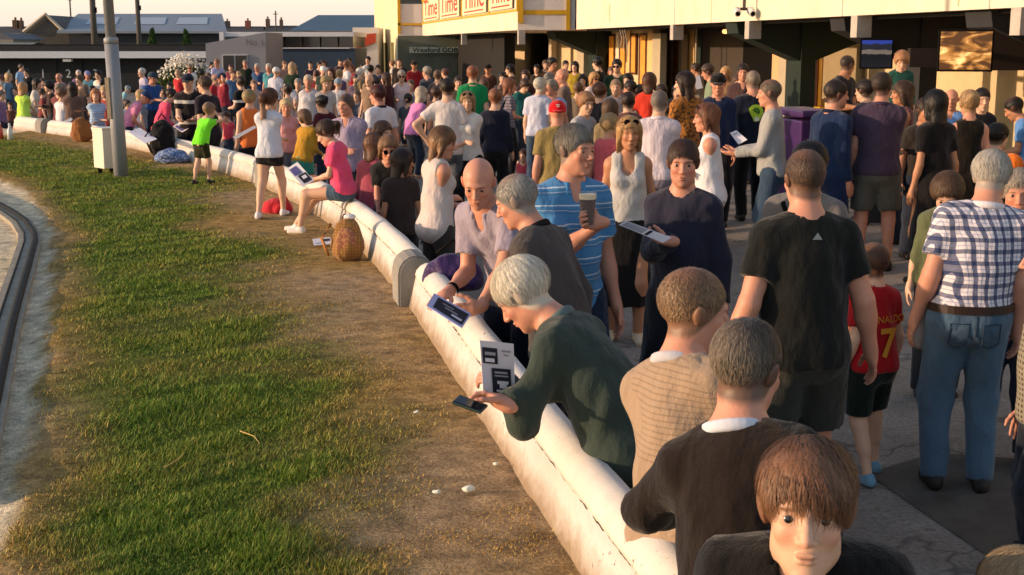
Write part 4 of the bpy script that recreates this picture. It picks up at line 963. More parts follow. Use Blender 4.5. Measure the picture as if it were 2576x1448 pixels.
def hand_prims(wr, d, nrm, lat, s, curl, lod, spread=.0):
    """wrist, direction, palm normal, lateral axis pointing to the thumb side"""
    P = []; pl = .085 * s
    Rm = np.stack([lat, d, nrm], 1)
    P.append(Ell(wr + d * pl * .55, (.040 * s, .050 * s, .0165 * s), Rm, k=.012))
    P.append(Caps(wr - d * .02 * s, wr + d * .03 * s, .024 * s, .026 * s, k=.02))
    if lod > 1:
        P.append(Caps(wr + d * .08 * s, wr + d * .13 * s + nrm * .03 * s * curl, .027 * s, .018 * s, k=.015)); return P
    L = (.070, .080, .075, .060)
    for i in range(4):
        off = (.030 - .020 * i) * s; b0 = wr + d * (pl * (1.0 - .04 * abs(i - 1.3))) + lat * off; a = 0; p = b0; sp = (1.5 - i) * spread
        for j, fr in enumerate((.44, .31, .25)):
            a += curl * (.55, .75, .5)[j]; dj = d * math.cos(a) + nrm * math.sin(a) + lat * sp; dj /= np.linalg.norm(dj); q = p + dj * L[i] * fr * s * 1.05
            r = (.0092, .0083, .0074)[j] * s; P.append(Caps(p, q, r, r * .92, k=.004)); p = q
    p = wr + d * .025 * s + lat * .030 * s + nrm * .006 * s; a = .75
    for j, fr in enumerate((.036, .030, .024)):
        dj = d * math.cos(a) + lat * math.sin(a) + nrm * (.25 + curl * .35); dj /= np.linalg.norm(dj); q = p + dj * fr * s; P.append(Caps(p, q, (.0135, .0105, .009)[j] * s, (.0105, .0095, .008)[j] * s, k=.008)); p = q; a -= .3
    return P

def tone(c):
    c = np.array(c); m = c.mean(); return (c * .78 + m * .22) * .82
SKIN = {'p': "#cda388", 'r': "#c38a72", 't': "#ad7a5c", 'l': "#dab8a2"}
def person(sp):
    """sp: dict of the person's looks; builds body, clothing and hair as one thing"""
    g = sp.get
    lod = sp['lod']; fem = g('f', 0); wd = g('w', 1.0); bl = g('bl', 1.0); hs = g('hs', 1.0); child = g('c', 0)
    rs = np.random.RandomState(sp['seed']); lean = R(g('l', 3)); side = R(g('ls', 0)); hdg = g('h', 0); hh = g('hh', hdg); hp = R(g('hp', 5)); hr = R(g('hr', 0))
    dh = (hh - hdg + 180) % 360 - 180
    def pose(s):
        J = {}
        P0 = A(0, 0, .93 * s if not g('sit') else g('sit')); Ra = roty(side * .5) @ rotx(-lean * .45); Rc = roty(side) @ rotx(-lean)
        P1 = P0 + Ra @ A(0, 0, .20 * s); J['P0'], J['P1'], J['Ra'], J['Rc'] = P0, P1, Ra, Rc
        J['nb'] = P1 + Rc @ A(0, -.02, .325) * s
        tw = R(max(-70, min(70, dh)) * .18)
        Rh = rotz(-R(dh)) @ rotx(-hp) @ roty(hr); J['Rh'] = Rh
        nd = Rc @ A(0, .25, 1) * .5 + Rh @ A(0, .0, 1) * .5; nd /= np.linalg.norm(nd)
        hf = hs * (s ** (.25 if not child else .35)); J['hf'] = hf
        J['sk'] = J['nb'] + nd * .075 * s * g('nl', 1)           # skull base
        J['hc'] = J['sk'] + Rh @ A(0, .022, .092) * hf
        J['top'] = J['hc'] + Rh @ A(0, -.03, .128) * hf; J['top'][2] = (J['hc'][2] + .125 * hf * max(.8, math.cos(hp)))
        sw = (.132 if fem else .148) * s * (1 + (wd - 1) * .45); J['sw'] = sw
        for q, sg in (('r', 1), ('l', -1)):
            J['sh' + q] = P1 + Rc @ A(sg * sw, -.012, .250 * s)
        return J
    H = g('H', 1.72); tx, ty, D = sp['px']
    rz = -R(hdg); Rz = rotz(rz)
    want = at(tx, ty, D)
    lo, hi = g('Hr', (1.55 if sp['lod'] == 0 else 1.42, 1.92) if not child else (.9, 1.6))
    Dmin = 0
    for _ in range(6):
        J = pose(H / 1.75); off = Rz @ J['top']; root = Vector((want.x - off[0], want.y - off[1], 0))
        if not g('grass') and not g('free'):
            for _k in range(40):
                if float(wdist(root.x, root.y)) > g('wd', .34): break
                Dmin = want.y * 1.015; want = at(tx, ty, Dmin); root = Vector((want.x - off[0], want.y - off[1], 0))
        dd = float(wdist(root.x, root.y)); onw = dd < .15
        gz = g('gz'); 
        if gz is None: gz = float(grassz(root.y)) if ((onw and not g('free')) or g('grass')) else float(terrz(root.x, min(root.y, 30)))
        if 'Hfix' in sp: Hn = sp['Hfix']
        else: Hn = H * (want.z - gz) / off[2]
        H = min(max(Hn, lo), hi)
        if abs(Hn - H) > .01 or 'Hfix' in sp:      # slide along the sight line until the feet can reach the floor
            zt = gz + pose(H / 1.75)['top'][2]; ta = (CAMH - want.z) / want.y
            if ta > .004 and not g('float'):
                Dn = (CAMH - zt) / ta; Dn = max(min(max(Dn, D * .86), D * 1.25), Dmin); want = at(tx, ty, Dn)
    s = H / 1.75; J = pose(s); off = Rz @ J['top']; sp['lab_D'] = want.y; root = Vector((want.x - off[0], want.y - off[1], want.z - off[2]))
    miss = root.z - gz
    legz = miss     # >0: legs must be longer; <0: hidden feet go below the floor -> shorten
    hf = J['hf']; Rh, hc, Rc, P1, P0, Ra = J['Rh'], J['hc'], J['Rc'], J['P1'], J['P0'], J['Ra']
    inv = lambda wpt: Rz.T @ (np.array(wpt) - np.array(root))     # world -> local
    # ---- limbs
    arms = {}; DBG[:] = [sp['label'][:30]] if g('handr') is not None else []
    if DBG: open('/tmp/dbg','a').write(' '.join(map(str, ('ARM', round(H,2), round(want.y,2), [list((Rz @ J['sh' + q] + np.array(root)).round(2)) for q in 'rl'], g('handr'), g('handl')))) + '\n')
    ap = ARMS[g('a', 'down')]; jit = rs.randn(6) * .012
    for q, sg, tg in (('r', 1, ap[0]), ('l', -1, ap[1])):
        t_ = A(sg * (tg[0] + jit[0]), tg[1] + jit[1], tg[2] + jit[2]) * s
        if tg[2] > .95 or tg[1] > .15:      # targets in front follow the chest
            rel = t_ - A(0, 0, 1.13 * s); t_ = P1 + Rc @ rel
        else:
            rel = t_ - A(0, 0, 1.13 * s); t_ = P1 + Ra @ rel
        if g('hand' + q) is not None: t_ = inv(g('hand' + q))
        hint = {'hip': A(sg * 1.2, -.6, -.2), 'head': A(sg, .5, -.2)}.get(g('a', 'down')[:4].rstrip('lr'), A(sg * .28, -.85, -.6))
        if g('hint' + q) is not None: hint = A(*g('hint' + q))
        el, wr = ik(J['sh' + q], t_, .285 * s, .25 * s, hint)
        if g('elb' + q) is not None: el = inv(g('elb' + q)); wr = t_
        arms[q] = (el, wr)
    DBG.clear(); stn = g('stance', .11); legs = {}
    st = rs.uniform(-.08, .08)
    for q, sg in (('r', 1), ('l', -1)):
        hip = P0 + A(sg * .09 * s, 0, -.04 * s); fz = -legz
        an = A(sg * stn * s + rs.uniform(-.02, .02), -.02 + sg * st + g('step', 0) * sg, .08 * s + fz)
        if g('foot' + q) is not None: an = inv(g('foot' + q)) + A(0, -.02, .08 * s)
        if g('sit'): an = A(sg * .10 * s, g('fwd', .40) + sg * .05, .08 * s)
        kn, an2 = ik(hip, an, .44 * s, .43 * s, A(sg * .1, .5, 1)) if g('sit') else ik(hip, an, (hip[2] - an[2]) * .52 if g('foot' + q) is None else .43 * s, (hip[2] - an[2]) * .5 if g('foot' + q) is None else .43 * s, A(sg * .15, 1, 0))
        if g('foot' + q) is None and not g('sit'): an2 = an
        legs[q] = (hip, kn, an2)
    ww = wd
    # ---- body
    B = []
    cw, cd_ = ((.122, .088) if fem else (.142, .102))
    cw *= ww; cd_ *= (1 + (ww - 1) * .8)
    B.append(Ell(P1 + Rc @ A(0, -.005, .14) * s, A(cw, cd_, .20) * s, Rc, k=.05))
    B.append(Caps(P1 + Rc @ A(-.10, -.012, .258) * s, P1 + Rc @ A(.10, -.012, .258) * s, .055 * s, .055 * s, k=.05))
    B.append(Ell(P1 + Ra @ A(0, .012 * bl, -.02) * s, A((.115 if fem else .128) * ww, .095 * bl * ww, .17) * s, Ra, k=.06))
    B.append(Ell(P0 + A(0, -.01, -.02) * s, A((.152 if not fem else .16) * ww ** .8, .118 * ww ** .6, .125) * s, I3, k=.05))
    if bl > 1.15: B.append(Ell(P1 + Ra @ A(0, .06 * bl, -.06) * s, A(.12 * ww, .09 * bl, .12) * s, Ra, k=.06))
    for sg in (-1, 1):
        B.append(Ell(P0 + A(sg * .07, -.055, -.055) * s, A(.088, .085, .09) * s, I3, k=.05))
        if fem: B.append(Ell(P1 + Rc @ A(sg * .062, .075, .15) * s, A(.058, .055, .06) * s, Rc, k=.04))
        B.append(Caps(P1 + Rc @ A(sg * .035, -.02, .318) * s, J['sh' + 'rl'[sg < 0]] + Rc @ A(0, 0, .005) * s, .038 * s, .045 * s, k=.06))
    nr = (.050 if fem else .058) * s * (1 + (ww - 1) * .5) * (.88 if child else 1) * g('nk', 1)
    B.append(Caps(J['nb'] - Rc @ A(0, 0, .05) * s, J['sk'] + (hc - J['sk']) * .5, nr * 1.08, nr * .93, k=.045))
    T = list(B[:-1])    # torso prims that clothing inflates
    ar = (1.0 if not fem else .84) * (1 + (ww - 1) * .7) * s
    AR = {}
    HANDS = []
    for q, sg in (('r', 1), ('l', -1)):
        sh = J['sh' + q]; el, wr = arms[q]
        B += [Caps(sh, el, .048 * ar, .038 * ar, k=.035), Caps(el, wr, .039 * ar, .025 * ar, k=.02), Ell(el + (wr - el) * .28, A(.039, .041, .07) * ar, np.stack(_frame(wr - el), 1), k=.02)]
        fd_ = (wr - el); fd_ /= np.linalg.norm(fd_); u = fd_
        if g('hdir' + q) is not None: u = Rz.T @ A(*g('hdir' + q)); u /= np.linalg.norm(u)
        nrm = g('pn' + q); nrm = Rz.T @ A(*nrm) if nrm is not None else A(-sg, .1, 0) if wr[2] < 1.0 * s else A(-sg * .4, -.2, .9 if g('a') in ('hold', 'lean', 'phone') else -.6)
        nrm = nrm - (nrm @ u) * u; nrm /= np.linalg.norm(nrm) + 1e-9; lat = np.cross(u, nrm) * (1 if sg > 0 else -1)
        B += hand_prims(wr, u, nrm, lat, s * (1.0 if not fem else .9), g('curl' + q, g('curl', .45)), lod, g('spread', 0))
        AR[q] = (wr, u, nrm, lat); HANDS.append(wr + u * .07 * s)
        hip, kn, an = legs[q]
        tr = (.086 if not fem else .088) * s * (1 + (ww - 1) * .6)
        B += [Caps(hip, kn, tr, .056 * s, k=.04), Caps(kn, an, .054 * s, .036 * s, k=.03), Caps(kn + (an - kn) * .1 + A(0, -.012, 0), kn + (an - kn) * .5 + A(0, -.015, 0), .055 * s, .04 * s, k=.03)]
        B += [Caps(an + A(0, -.02, -.04) * s, an + A(sg * .015, .12, -.055) * s, .034 * s, .026 * s, k=.02)]
    # ---- head
    def hl(*v): return hc + Rh @ (A(*v) * hf)
    def E_(c, r, k=.012, Rl=I3): return Ell(hl(*c), A(*r) * hf, Rh @ Rl, k=k * hf)
    fw_ = .93 if fem or child else 1.0
    B += [E_((0, -.012, .03), (.075, .096, .088), .02), E_((0, .028, -.028), (.060 * fw_, .062, .084), .02), E_((0, .042, -.078), (.041 * fw_, .044, .034), .02)]
    if lod < 2 or g('face'):
        B += [E_((0, .072, -.098), (.020, .017, .015), .014), Caps(hl(0, .086, .012), hl(0, .108, -.026), .0085 * hf, .0115 * hf, k=.010 * hf),
              E_((0, .075, .026), (.048, .017, .011), .016)]
        for sg in (-1, 1):
            B += [E_((sg * .034, .062, -.022), (.022, .020, .020), .016), E_((sg * .012, .098, -.03), (.008, .010, .007), .006),
                  E_((sg * .077, -.008, .000), (.009, .018, .031), .006, roty(sg * .25) @ rotx(.15)), E_((sg * .042, .0, -.06), (.018, .038, .028), .02)]
        if lod == 0: B += [E_((0, .0915, -.0545), (.0215, .0065, .0046), .005), E_((0, .0895, -.0655), (.018, .0072, .0056), .006)]
        else: B += [E_((0, .088, -.058), (.020, .012, .012), .01)]
    else:
        B += [Caps(hl(0, .086, .01), hl(0, .106, -.026), .009 * hf, .013 * hf, k=.012 * hf)]
        B += [E_((sg * .077, -.008, 0), (.012, .02, .03), .01) for sg in (-1, 1)]
    SUB = []
    if lod == 0:
        SUB = [E_((sg * .031, .099, .009), (.018, .014, .010), .014) for sg in (-1, 1)] + [E_((sg * .0315, .094, .0035), (.0125, .012, .0033), .002) for sg in (-1, 1)] + [E_((0, .104, -.0598), (.020, .006, .0013), .003)]
        for sg in (-1, 1): B.append(E_((sg * .031, .0748, .005), (.0172, .0148, .0135), .006))
    elif lod == 1: SUB = [E_((sg * .031, .094, .006), (.015, .012, .009), .014) for sg in (-1, 1)]
    hh_, hfine, hhand = ((.016, .0037, .0062), (.023, .0072, .009), (.034, .0125, .02))[lod]
    hh_ = g('vox', hh_) ; hfine = g('hfine', hfine)
    r_ = .135 * hf; fine = [(hc - r_, hc + r_ + A(0, 0, 0), hfine)]
    if lod < 2:
        for hnd in HANDS:
            q_ = inv_vis(hnd, root, Rz)
            if q_: fine.append((hnd - .085 * s, hnd + .085 * s, hhand))
    F, ax = field(B, hh_, fine, subs=SUB); V, Q = surfnet(F, ax)
    # colours
    sk = np.array(hexc(SKIN.get(g('skin', 'p'), g('skin', 'p')))); C = np.tile(sk, (len(V), 1)) * (1 + nz(V, 35, 2)[:, None] * .05)
    q = ((V - hc) @ Rh) / hf; inhead = (np.abs(q) < .14).all(1)
    def spot(c, r, col, st, sh=2):
        d = (((q - A(*c)) / A(*r)) ** 2).sum(1); k = (np.clip(1.25 - d, 0, 1) ** sh * st * inhead)[:, None]; return k * np.array(col)[None] + C * (1 - k)
    red = sk * A(1.0, .62, .55)
    for sg in (-1, 1): C = spot((sg * .04, .07, -.025), (.028, .04, .022), red, .45)
    C = spot((0, .11, -.03), (.016, .02, .016), red, .35)
    for sg in (-1, 1): C = spot((sg * .08, -.005, 0), (.02, .03, .04), red, .5)
    hcol0 = np.array(hexc(g('hc', '#4a3423')))
    if lod < 2:
        C = spot((0, .1, -.06), (.021, .02, .0085), sk * A(.82, .50, .47), .6, 1)
        C = spot((0, .1, -.0598), (.019, .02, .0016), sk * .25, .8, 1)
        for sg in (-1, 1): C = spot((sg * .031, .085, .0225), (.019, .02, .0048), hcol0 * .6 + sk * .12, .75, 1)
        if lod == 1:
            for sg in (-1, 1): C = spot((sg * .031, .085, .005), (.012, .02, .005), A(.03, .02, .018), .85, 1)
    else:
        for sg in (-1, 1): C = spot((sg * .031, .085, .012), (.017, .03, .011), sk * .22, .8, 1)
        C = spot((0, .1, -.06), (.02, .02, .009), sk * A(.6, .3, .28), .6, 1)
    if g('stub'):
        C = spot((0, .06, -.085), (.055, .06, .05), sk * .45, .5 * g('stub'), 1)
    hair = g('hair', 'short'); hcol = tone(hexc(g('hc', '#4a3423')))
    if hair not in ('bald',) and not g('cap'):
        d1 = q @ A(0, .776, -.63) - .031; k = (np.clip(.5 - d1 / .006, 0, 1) * np.clip((q[:, 2] + .07 - .3 * q[:, 1]) / .02, 0, 1) * inhead)[:, None]
        if hair == 'horseshoe': k = k * np.clip((.045 - q[:, 2]) / .02, 0, 1)[:, None]
        C = C * (1 - k * .85) + hcol * k * .85
    # ---- root object
    e = empty("person", root, rz, sp['label'], "person", "race-goers in the crowd")
    e.location.z = root.z
    link("body", np_mesh("body", V, Q, C), skin_mat(), e)
    # eyes
    if lod == 0 and g('eyes', 1):
        for sg in (-1, 1):
            c = hl(sg * .031, .0735, .004); n1, n2 = 10, 16; VV = []
            gaze = Rh @ A(*g('gaze', (0, 1, -.12))); gaze /= np.linalg.norm(gaze); fu, fv, fw2 = _frame(gaze)
            for i in range(n1 + 1):
                th = math.pi * i / n1
                for j in range(n2):
                    a = 2 * math.pi * j / n2; VV.append(c + (fw2 * math.cos(th) + (fu * math.cos(a) + fv * math.sin(a)) * math.sin(th)) * .0128 * hf)
            QQ = [(i * n2 + j, i * n2 + (j + 1) % n2, (i + 1) * n2 + (j + 1) % n2, (i + 1) * n2 + j) for i in range(n1) for j in range(n2)]
            VV = np.array(VV); cs = ((VV - c) @ gaze) / (.0128 * hf)
            CC = np.where(cs[:, None] > .93, A(.008, .006, .006), np.where(cs[:, None] > .76, np.array(hexc(g('iris', '#4d5a4a'))) * .7, A(.24, .20, .185)))
            me = np_mesh("eye", VV, np.array(QQ)[:, ::-1], CC)
            link("eye", me, attr_mat("eye_wet", .15, .6), e)
    # ---- clothing
    fold = (.0085, .008, .006)[lod] * s
    def wrinkle(P, F, sd=1.0):
        a1 = nz(P * A(1, 1, .55), 8 / s, sp['seed'] % 17); b1 = nz(P * A(1, 1, .45) + a1[..., None] * .03, 19 / s, 2 + sp['seed'] % 7)
        n = a1 * .8 + (np.abs(b1) * 2 - .75) * .85 + nz(P, 42 / s, 3) * .15
        return F + n * fold * sd * np.clip((np.sqrt(((P - J['nb']) ** 2).sum(-1)) - .10 * s) / .08, 0, 1)
    def infl(p, e_):
        if isinstance(p, Ell): return Ell(p.c, p.r + e_, p.R, k=p.k)
        return Caps(p.a, p.b, p.r1 + e_, p.r2 + e_, k=p.k)
    top, tc = g('t', 'tee:#30343c').split(':')[:2]; tk = (g('t').split(':') + ['plain'])[2] if g('t', '').count(':') > 1 else 'plain'
    loose = g('loose', .014) * s
    if top != 'none':
        TP = [infl(p, loose) for p in T]
        TP.append(Caps(P1 + Ra @ A(0, 0, -.05) * s, P0 + A(0, 0, -.02) * s, (.108 * ww + .0) * s, .116 * ww * s, k=.08, sc=A(1.22, .90 * bl ** .3, 1), Rm=I3))
        fr = {'tee': .62, 'shirt': .68, 'polo': .66, 'long': 2, 'shirtl': 2, 'jumper': 2, 'jacket': 2, 'tank': 0, 'vest': 0, 'dress': .0, 'roll': 1.55}[top]
        for q in ('r', 'l'):
            sh = J['sh' + q]; el, wr = arms[q]; lx = .012 * s if fr < 2 else .010 * s
            if fr >= 1:
                TP += [Caps(sh, el, .050 * ar + lx, .043 * ar + lx, k=.035)]
                TP += [Caps(el, wr, .044 * ar + lx, .032 * ar + lx, k=.03, cut=.96 if fr >= 2 else fr - 1)]
                if fr >= 2 and top in ('jumper', 'long'): TP.append(Caps(el + (wr - el) * .84, el + (wr - el) * .97, .036 * ar + lx, .034 * ar + lx, k=.01, cut=1.0))
            elif fr > 0: TP += [Caps(sh + (sh - el) * .02, el, .053 * ar + lx, .055 * ar + lx, k=.035, cut=fr)]
        hem = P0[2] - (.93 - g('hem', .86 if top != 'dress' else .5)) * s
        subs = [Caps(J['nb'] + Rc @ A(0, .014, .012) * s, J['sk'] + Rh @ A(0, 0, .1) * hf, nr * 1.10, nr * 1.5, k=.01)]
        if top in ('shirt', 'shirtl', 'polo', 'tank', 'vest'): subs.append(Ell(J['nb'] + Rc @ A(0, .085, -.03 if top != 'vest' else -.07) * s, A(.022 if top != 'vest' else .05, .05, .045 if top != 'vest' else .13) * s, Rc, k=.01))
        if fr == 0:
            for q in ('r', 'l'): subs.append(Ell(J['sh' + q] + Rc @ A((.045 if q == 'r' else -.045), 0, .02) * s, A(.055, .12, .13) * s, Rc, k=.01))
        if top == 'dress': TP.append(Caps(P0 + A(0, 0, -.05) * s, A(0, 0, .45) * s, .15 * s, .19 * s, k=.08, sc=A(1.1, .8, 1), Rm=I3))
        def post(P, F):
            F = wrinkle(P, F, g('wr', 1)); return np.maximum(F, hem - P[..., 2] + nz(P, 20) * .004)
        hcl = (.014, .021, .034)[lod]
        F, ax = field(TP, g('cvox', hcl), [], post, subs=subs); V, Q = surfnet(F, ax)
        nm = {'tee': 't_shirt', 'shirt': 'shirt', 'shirtl': 'shirt', 'polo': 'polo_shirt', 'long': 'long_sleeved_top', 'jumper': 'jumper', 'jacket': 'jacket', 'tank': 'vest_top', 'vest': 'vest_top', 'dress': 'dress', 'roll': 'shirt'}[top]
        to = link(nm, np_mesh(nm, V, Q), cloth_mat(tc, tk), e)
        if top in ('shirt', 'shirtl', 'polo', 'roll') or g('collar'):      # folded collar
            CL = []; nc = J['nb'] + Rc @ A(0, .006, .012) * s; rr = nr * 1.22
            pr = None
            for k in range(25):
                a = R(-150 + 300 * k / 24) ; v = nc + Rc @ (A(math.sin(a) * rr, -math.cos(a) * rr * .95, .010 * s + .012 * s * math.cos(a)))
                if pr is not None: CL.append(Caps(pr, v, .0065 * s, .0065 * s, k=.012)); CL.append(Caps(pr + Rc @ A(0, 0, -.014) * s, v + Rc @ A(0, 0, -.014) * s, .009 * s, .009 * s, k=.014))
                pr = v
            for sg in (-1, 1): CL.append(Caps(nc + Rc @ A(sg * .04, rr * .9, -.0) * s ** 0, nc + Rc @ A(sg * .048, rr * 1.05 + .01, -.045 * s), .010 * s, .007 * s, k=.012))
            F, ax = field(CL, (.0048, .008, .015)[lod]); V, Q = surfnet(F, ax); link("collar", np_mesh("collar", V, Q), mat('collar' + str(g('collar', tc)), str(g('collar', tc)).split('/')[0], .85, .15, var=.1, vscale=30), to)
    if g('waist', 1):
        bot, bc = g('b', 'jeans:#2c3444').split(':')[:2]
        el_ = .012 * s; BP = [infl(p, el_) for p in T[3:4]] + [Ell(P0 + A(sg * .07, -.055, -.055) * s, A(.095, .092, .10) * s, I3, k=.05) for sg in (-1, 1)]
        BP.append(Caps(P0 + A(0, -.005, .0), P0 + A(0, 0, .09) * s, .125 * ww * s, .118 * ww * s, k=.04, sc=A(1.2, .88, 1), Rm=I3))
        low = -9
        for q, sg in (('r', 1), ('l', -1)):
            hip, kn, an = legs[q]; tr = (.090 if not fem else .090) * s * (1 + (ww - 1) * .6)
            if bot in ('jeans', 'trousers'):
                BP += [Caps(hip, kn, tr + el_, .072 * s + el_, k=.03), Caps(kn, an + A(0, 0, -.02), .070 * s + el_, .052 * s + el_, k=.04, cut=1.0)]
            elif bot == 'shorts': BP += [Caps(hip, kn, tr + el_ * 1.4, .082 * s + el_ * 1.3, k=.03, cut=g('sl', .82))]
            elif bot == 'minis': BP += [Caps(hip, kn, tr + el_ * 1.2, .084 * s + el_, k=.03, cut=.36)]
            elif bot in ('skirt', 'lskirt'): pass
        if bot in ('skirt', 'lskirt'):
            BP.append(Caps(P0 + A(0, 0, -.03) * s, A(0, 0, (.55 if bot == 'skirt' else .30) * s - legz), .15 * s, .20 * s, k=.06, sc=A(1.05, .85, 1), Rm=I3, cut=1.0))
        if bot == 'ntr': BP = None
        if BP:
            F, ax = field(BP, (.016, .022, .036)[lod], [], lambda P, F: np.maximum(wrinkle(P, F, .9), P[..., 2] - P0[2] - .10 * s)); V, Q = surfnet(F, ax)
            nm = {'jeans': 'jeans', 'trousers': 'trousers', 'shorts': 'shorts', 'minis': 'shorts', 'skirt': 'skirt', 'lskirt': 'skirt'}[bot]; link(nm, np_mesh(nm, V, Q), cloth_mat(bc, 'plain'), e)
        if lod < 2 or g('shoes'):
            for q, sg in (('r', 1), ('l', -1)):
                hip, kn, an = legs[q]
                SP_ = [Caps(an + A(0, -.035, -.045) * s, an + A(sg * .018, .135, -.052) * s, .042 * s, .034 * s, k=.02), Ell(an + A(0, -.01, -.01) * s, A(.042, .05, .045) * s, I3, k=.02)]
                zf = an[2] - .08 * s
                F, ax = field(SP_, .013, [], lambda P, F: np.maximum(F, zf - P[..., 2])); V, Q = surfnet(F, ax)
                link("shoe", np_mesh("shoe", V, Q), mat("shoe" + g('shoe', '#241f1d'), g('shoe', '#241f1d'), .6, var=.2, vscale=20), e)
    # ---- hair and headgear
    hv = ((.0055, .010, .0155)[lod]) * hf; wig = None
    if hair != 'bald' or g('cap'):
        if g('cap'):
            CP_ = [E_((0, -.010, .036), (.086, .107, .092), .01)]
            cdir = -1 if g('capback') else 1
            n_ = A(0, -.15, 1) * 1.0; n_ /= np.linalg.norm(n_)
            def cpost(P, F):
                qq = ((P - hc) @ Rh) / hf; dcut = (.012 + .05 * 0 - qq @ n_) * hf
                if g('capback'):
                    hole = (np.sqrt(((qq - A(0, .10, .02)) ** 2 / A(.032, .05, .026) ** 2).sum(-1)) - 1) * .03
                return np.maximum(F, dcut)
            F, ax = field(CP_, hv, [], cpost); V, Q = surfnet(F, ax)
            co = link("cap", np_mesh("cap", V, Q), cloth_mat(g('cap'), 'plain'), e)
            BR = [Ell(hl(0, cdir * .105, .020), A(.066, .062, .006) * hf, Rh @ rotx(-.22 * cdir), k=.01)]
            F, ax = field(BR, hv * .8, pad=.01); V, Q = surfnet(F, ax)
            if len(V): link("peak", np_mesh("peak", V, Q), cloth_mat(g('peak', g('cap')), 'plain'), co)
        HP = []; nape = -.068; slope = .52; hl_off = {'short': .025, 'thick': .028, 'crop': .026, 'thin': .018}.get(hair, .031); thick = {'crop': .004, 'short': .0105, 'thick': .016, 'fringe': .013, 'curly': .026, 'long': .014, 'bob': .018, 'pony': .009, 'bun': .009, 'horseshoe': .007, 'thin': .005, 'mop': .022}.get(hair, .010)
        if hair != 'bald' and not (g('cap') and hair in ('crop',)):
            if not g('cap'): HP.append(E_((0, -.014, .034), (.076 + thick * (.55 if hair in ('short', 'crop', 'fringe', 'thin') else 1), .097 + thick * .9, .088 + thick * .95), .01))
            else: HP.append(E_((0, -.016, .010), (.080, .099, .075), .01)); hl_off = .0
            if hair in ('fringe', 'mop'):
                HP.append(E_((0, .050, .055), (.066, .050, .042), .02)); HP.append(E_((.010, .02, .080), (.056, .06, .032), .02)); nape = -.075
                for k in range(7): HP.append(Caps(hl(-.05 + k * .017, .085 - abs(k - 3) * .006, .055), hl(-.058 + k * .0175, .100 - abs(k - 3) * .008, .034 + .006 * math.sin(k * 2.2)), .013 * hf, .006 * hf, k=.01))
            if hair == 'curly':
                for k in range(40):
                    v = rs.randn(3); v /= np.linalg.norm(v); v[2] = abs(v[2]) - .2; HP.append(E_((v[0] * .085, -.014 + v[1] * .10, .036 + v[2] * .10), (.022, .022, .022), .008))
            lngl = {'long': .26, 'bob': .12}.get(hair, 0) * g('hlen', 1)
            if lngl:
                dn = Rh.T @ A(0, 0, -1); dn = dn * .75 + A(0, -.10, -1) * .25; dn /= np.linalg.norm(dn)
                b_ = A(0, -.05, -.01)
                HP.append(Caps(hl(*b_), hl(*(b_ + A(0, -.028, 0) + dn * lngl)), .070 * hf, .052 * hf, k=.03, sc=A(1.18, .72, 1), Rm=Rh))
                for sg in (-1, 1):
                    a_ = A(sg * .066, .005, .03); HP.append(Caps(hl(*a_), hl(*(a_ + A(sg * .012, -.005, 0) + dn * (lngl * .8 + .03))), .030 * hf, .020 * hf, k=.02))
            if hair == 'pony':
                dn = Rh.T @ A(0, 0, -1); pl_ = .30 * g('hlen', 1)
                HP += [Caps(hl(0, -.095, .045), hl(0, -.135, .01), .030 * hf, .036 * hf, k=.015), Caps(hl(0, -.135, .01), hl(*(A(0, -.125, -.0) + dn * pl_ * .55)), .036 * hf, .042 * hf, k=.02), Caps(hl(*(A(0, -.125, 0) + dn * pl_ * .5)), hl(*(A(0, -.115, 0) + dn * pl_)), .042 * hf, .018 * hf, k=.02)]
            if hair == 'bun': HP.append(E_((0, -.108, .055), (.040, .034, .036), .01))
            ears_clear = hair in ('short', 'crop', 'thin', 'horseshoe', 'thick', 'fringe', 'pony', 'bun', 'curly')
            def hpost(P, F):
                qq = ((P - hc) @ Rh) / hf
                th = np.arctan2(qq[..., 0], -qq[..., 1]); zz = qq[..., 2]
                st_ = np.sin(th * 26 + 2.5 * np.sin(zz * 40 + th * 3) + sp['seed']) * .5 + np.sin(th * 57 + 3 * np.sin(zz * 25)) * .3
                st2 = nz(qq, 60, 4) * .5
                am = {'crop': .0008, 'thin': .001, 'curly': .004, 'thick': .0035, 'fringe': .0022, 'mop': .004}.get(hair, .0024) * (.6 if lod == 0 else 1)
                F = F - (st_ + st2) * am * hf
                if ears_clear: F = F + np.clip((.035 - zz) / .085, 0, 1) * (thick * (1.0 if hair not in ('fringe', 'mop') else 1.0 + 1.0 * (np.abs(qq[..., 0]) > .055))) * hf * (np.abs(qq[..., 1] - .1) > .0); F = np.maximum(F, (.030 - np.sqrt(((qq - A(0, -.004, -.004)) ** 2 * A(0, 1, .8)).sum(-1))) * hf)
                jag = .005 * np.sin(qq[..., 0] * 180 + 2 * np.sin(qq[..., 0] * 70)) if hair in ('fringe', 'mop', 'short', 'thick') else 0
                lowf = (qq @ A(0, .776, -.63) - hl_off) + jag
                if hair in ('fringe', 'mop'): lowf = (qq @ A(0, .70, -.71) - g('fr', .037)) + jag * 1.3 + .010 * np.clip(qq[..., 0] * 12, -.6, .6)
                if hair in ('long', 'bob'):
                    lowf = np.where(np.abs(qq[..., 0]) > .052, (qq @ A(0, .95, -.31) - .040), lowf)
                F = np.maximum(F, lowf * hf)
                if ears_clear:
                    d2 = -(zz - nape + .0 - slope * (qq[..., 1] + .09)); 
                    keep = (np.abs(qq[..., 0]) < .045) & (qq[..., 1] < -.10) if hair == 'pony' else (qq[..., 1] < -9)
                    F = np.where(keep, F, np.maximum(F, d2 * hf * .88))
                if hair == 'horseshoe': F = np.maximum(F, (zz + .25 * qq[..., 1] - .035) * hf)
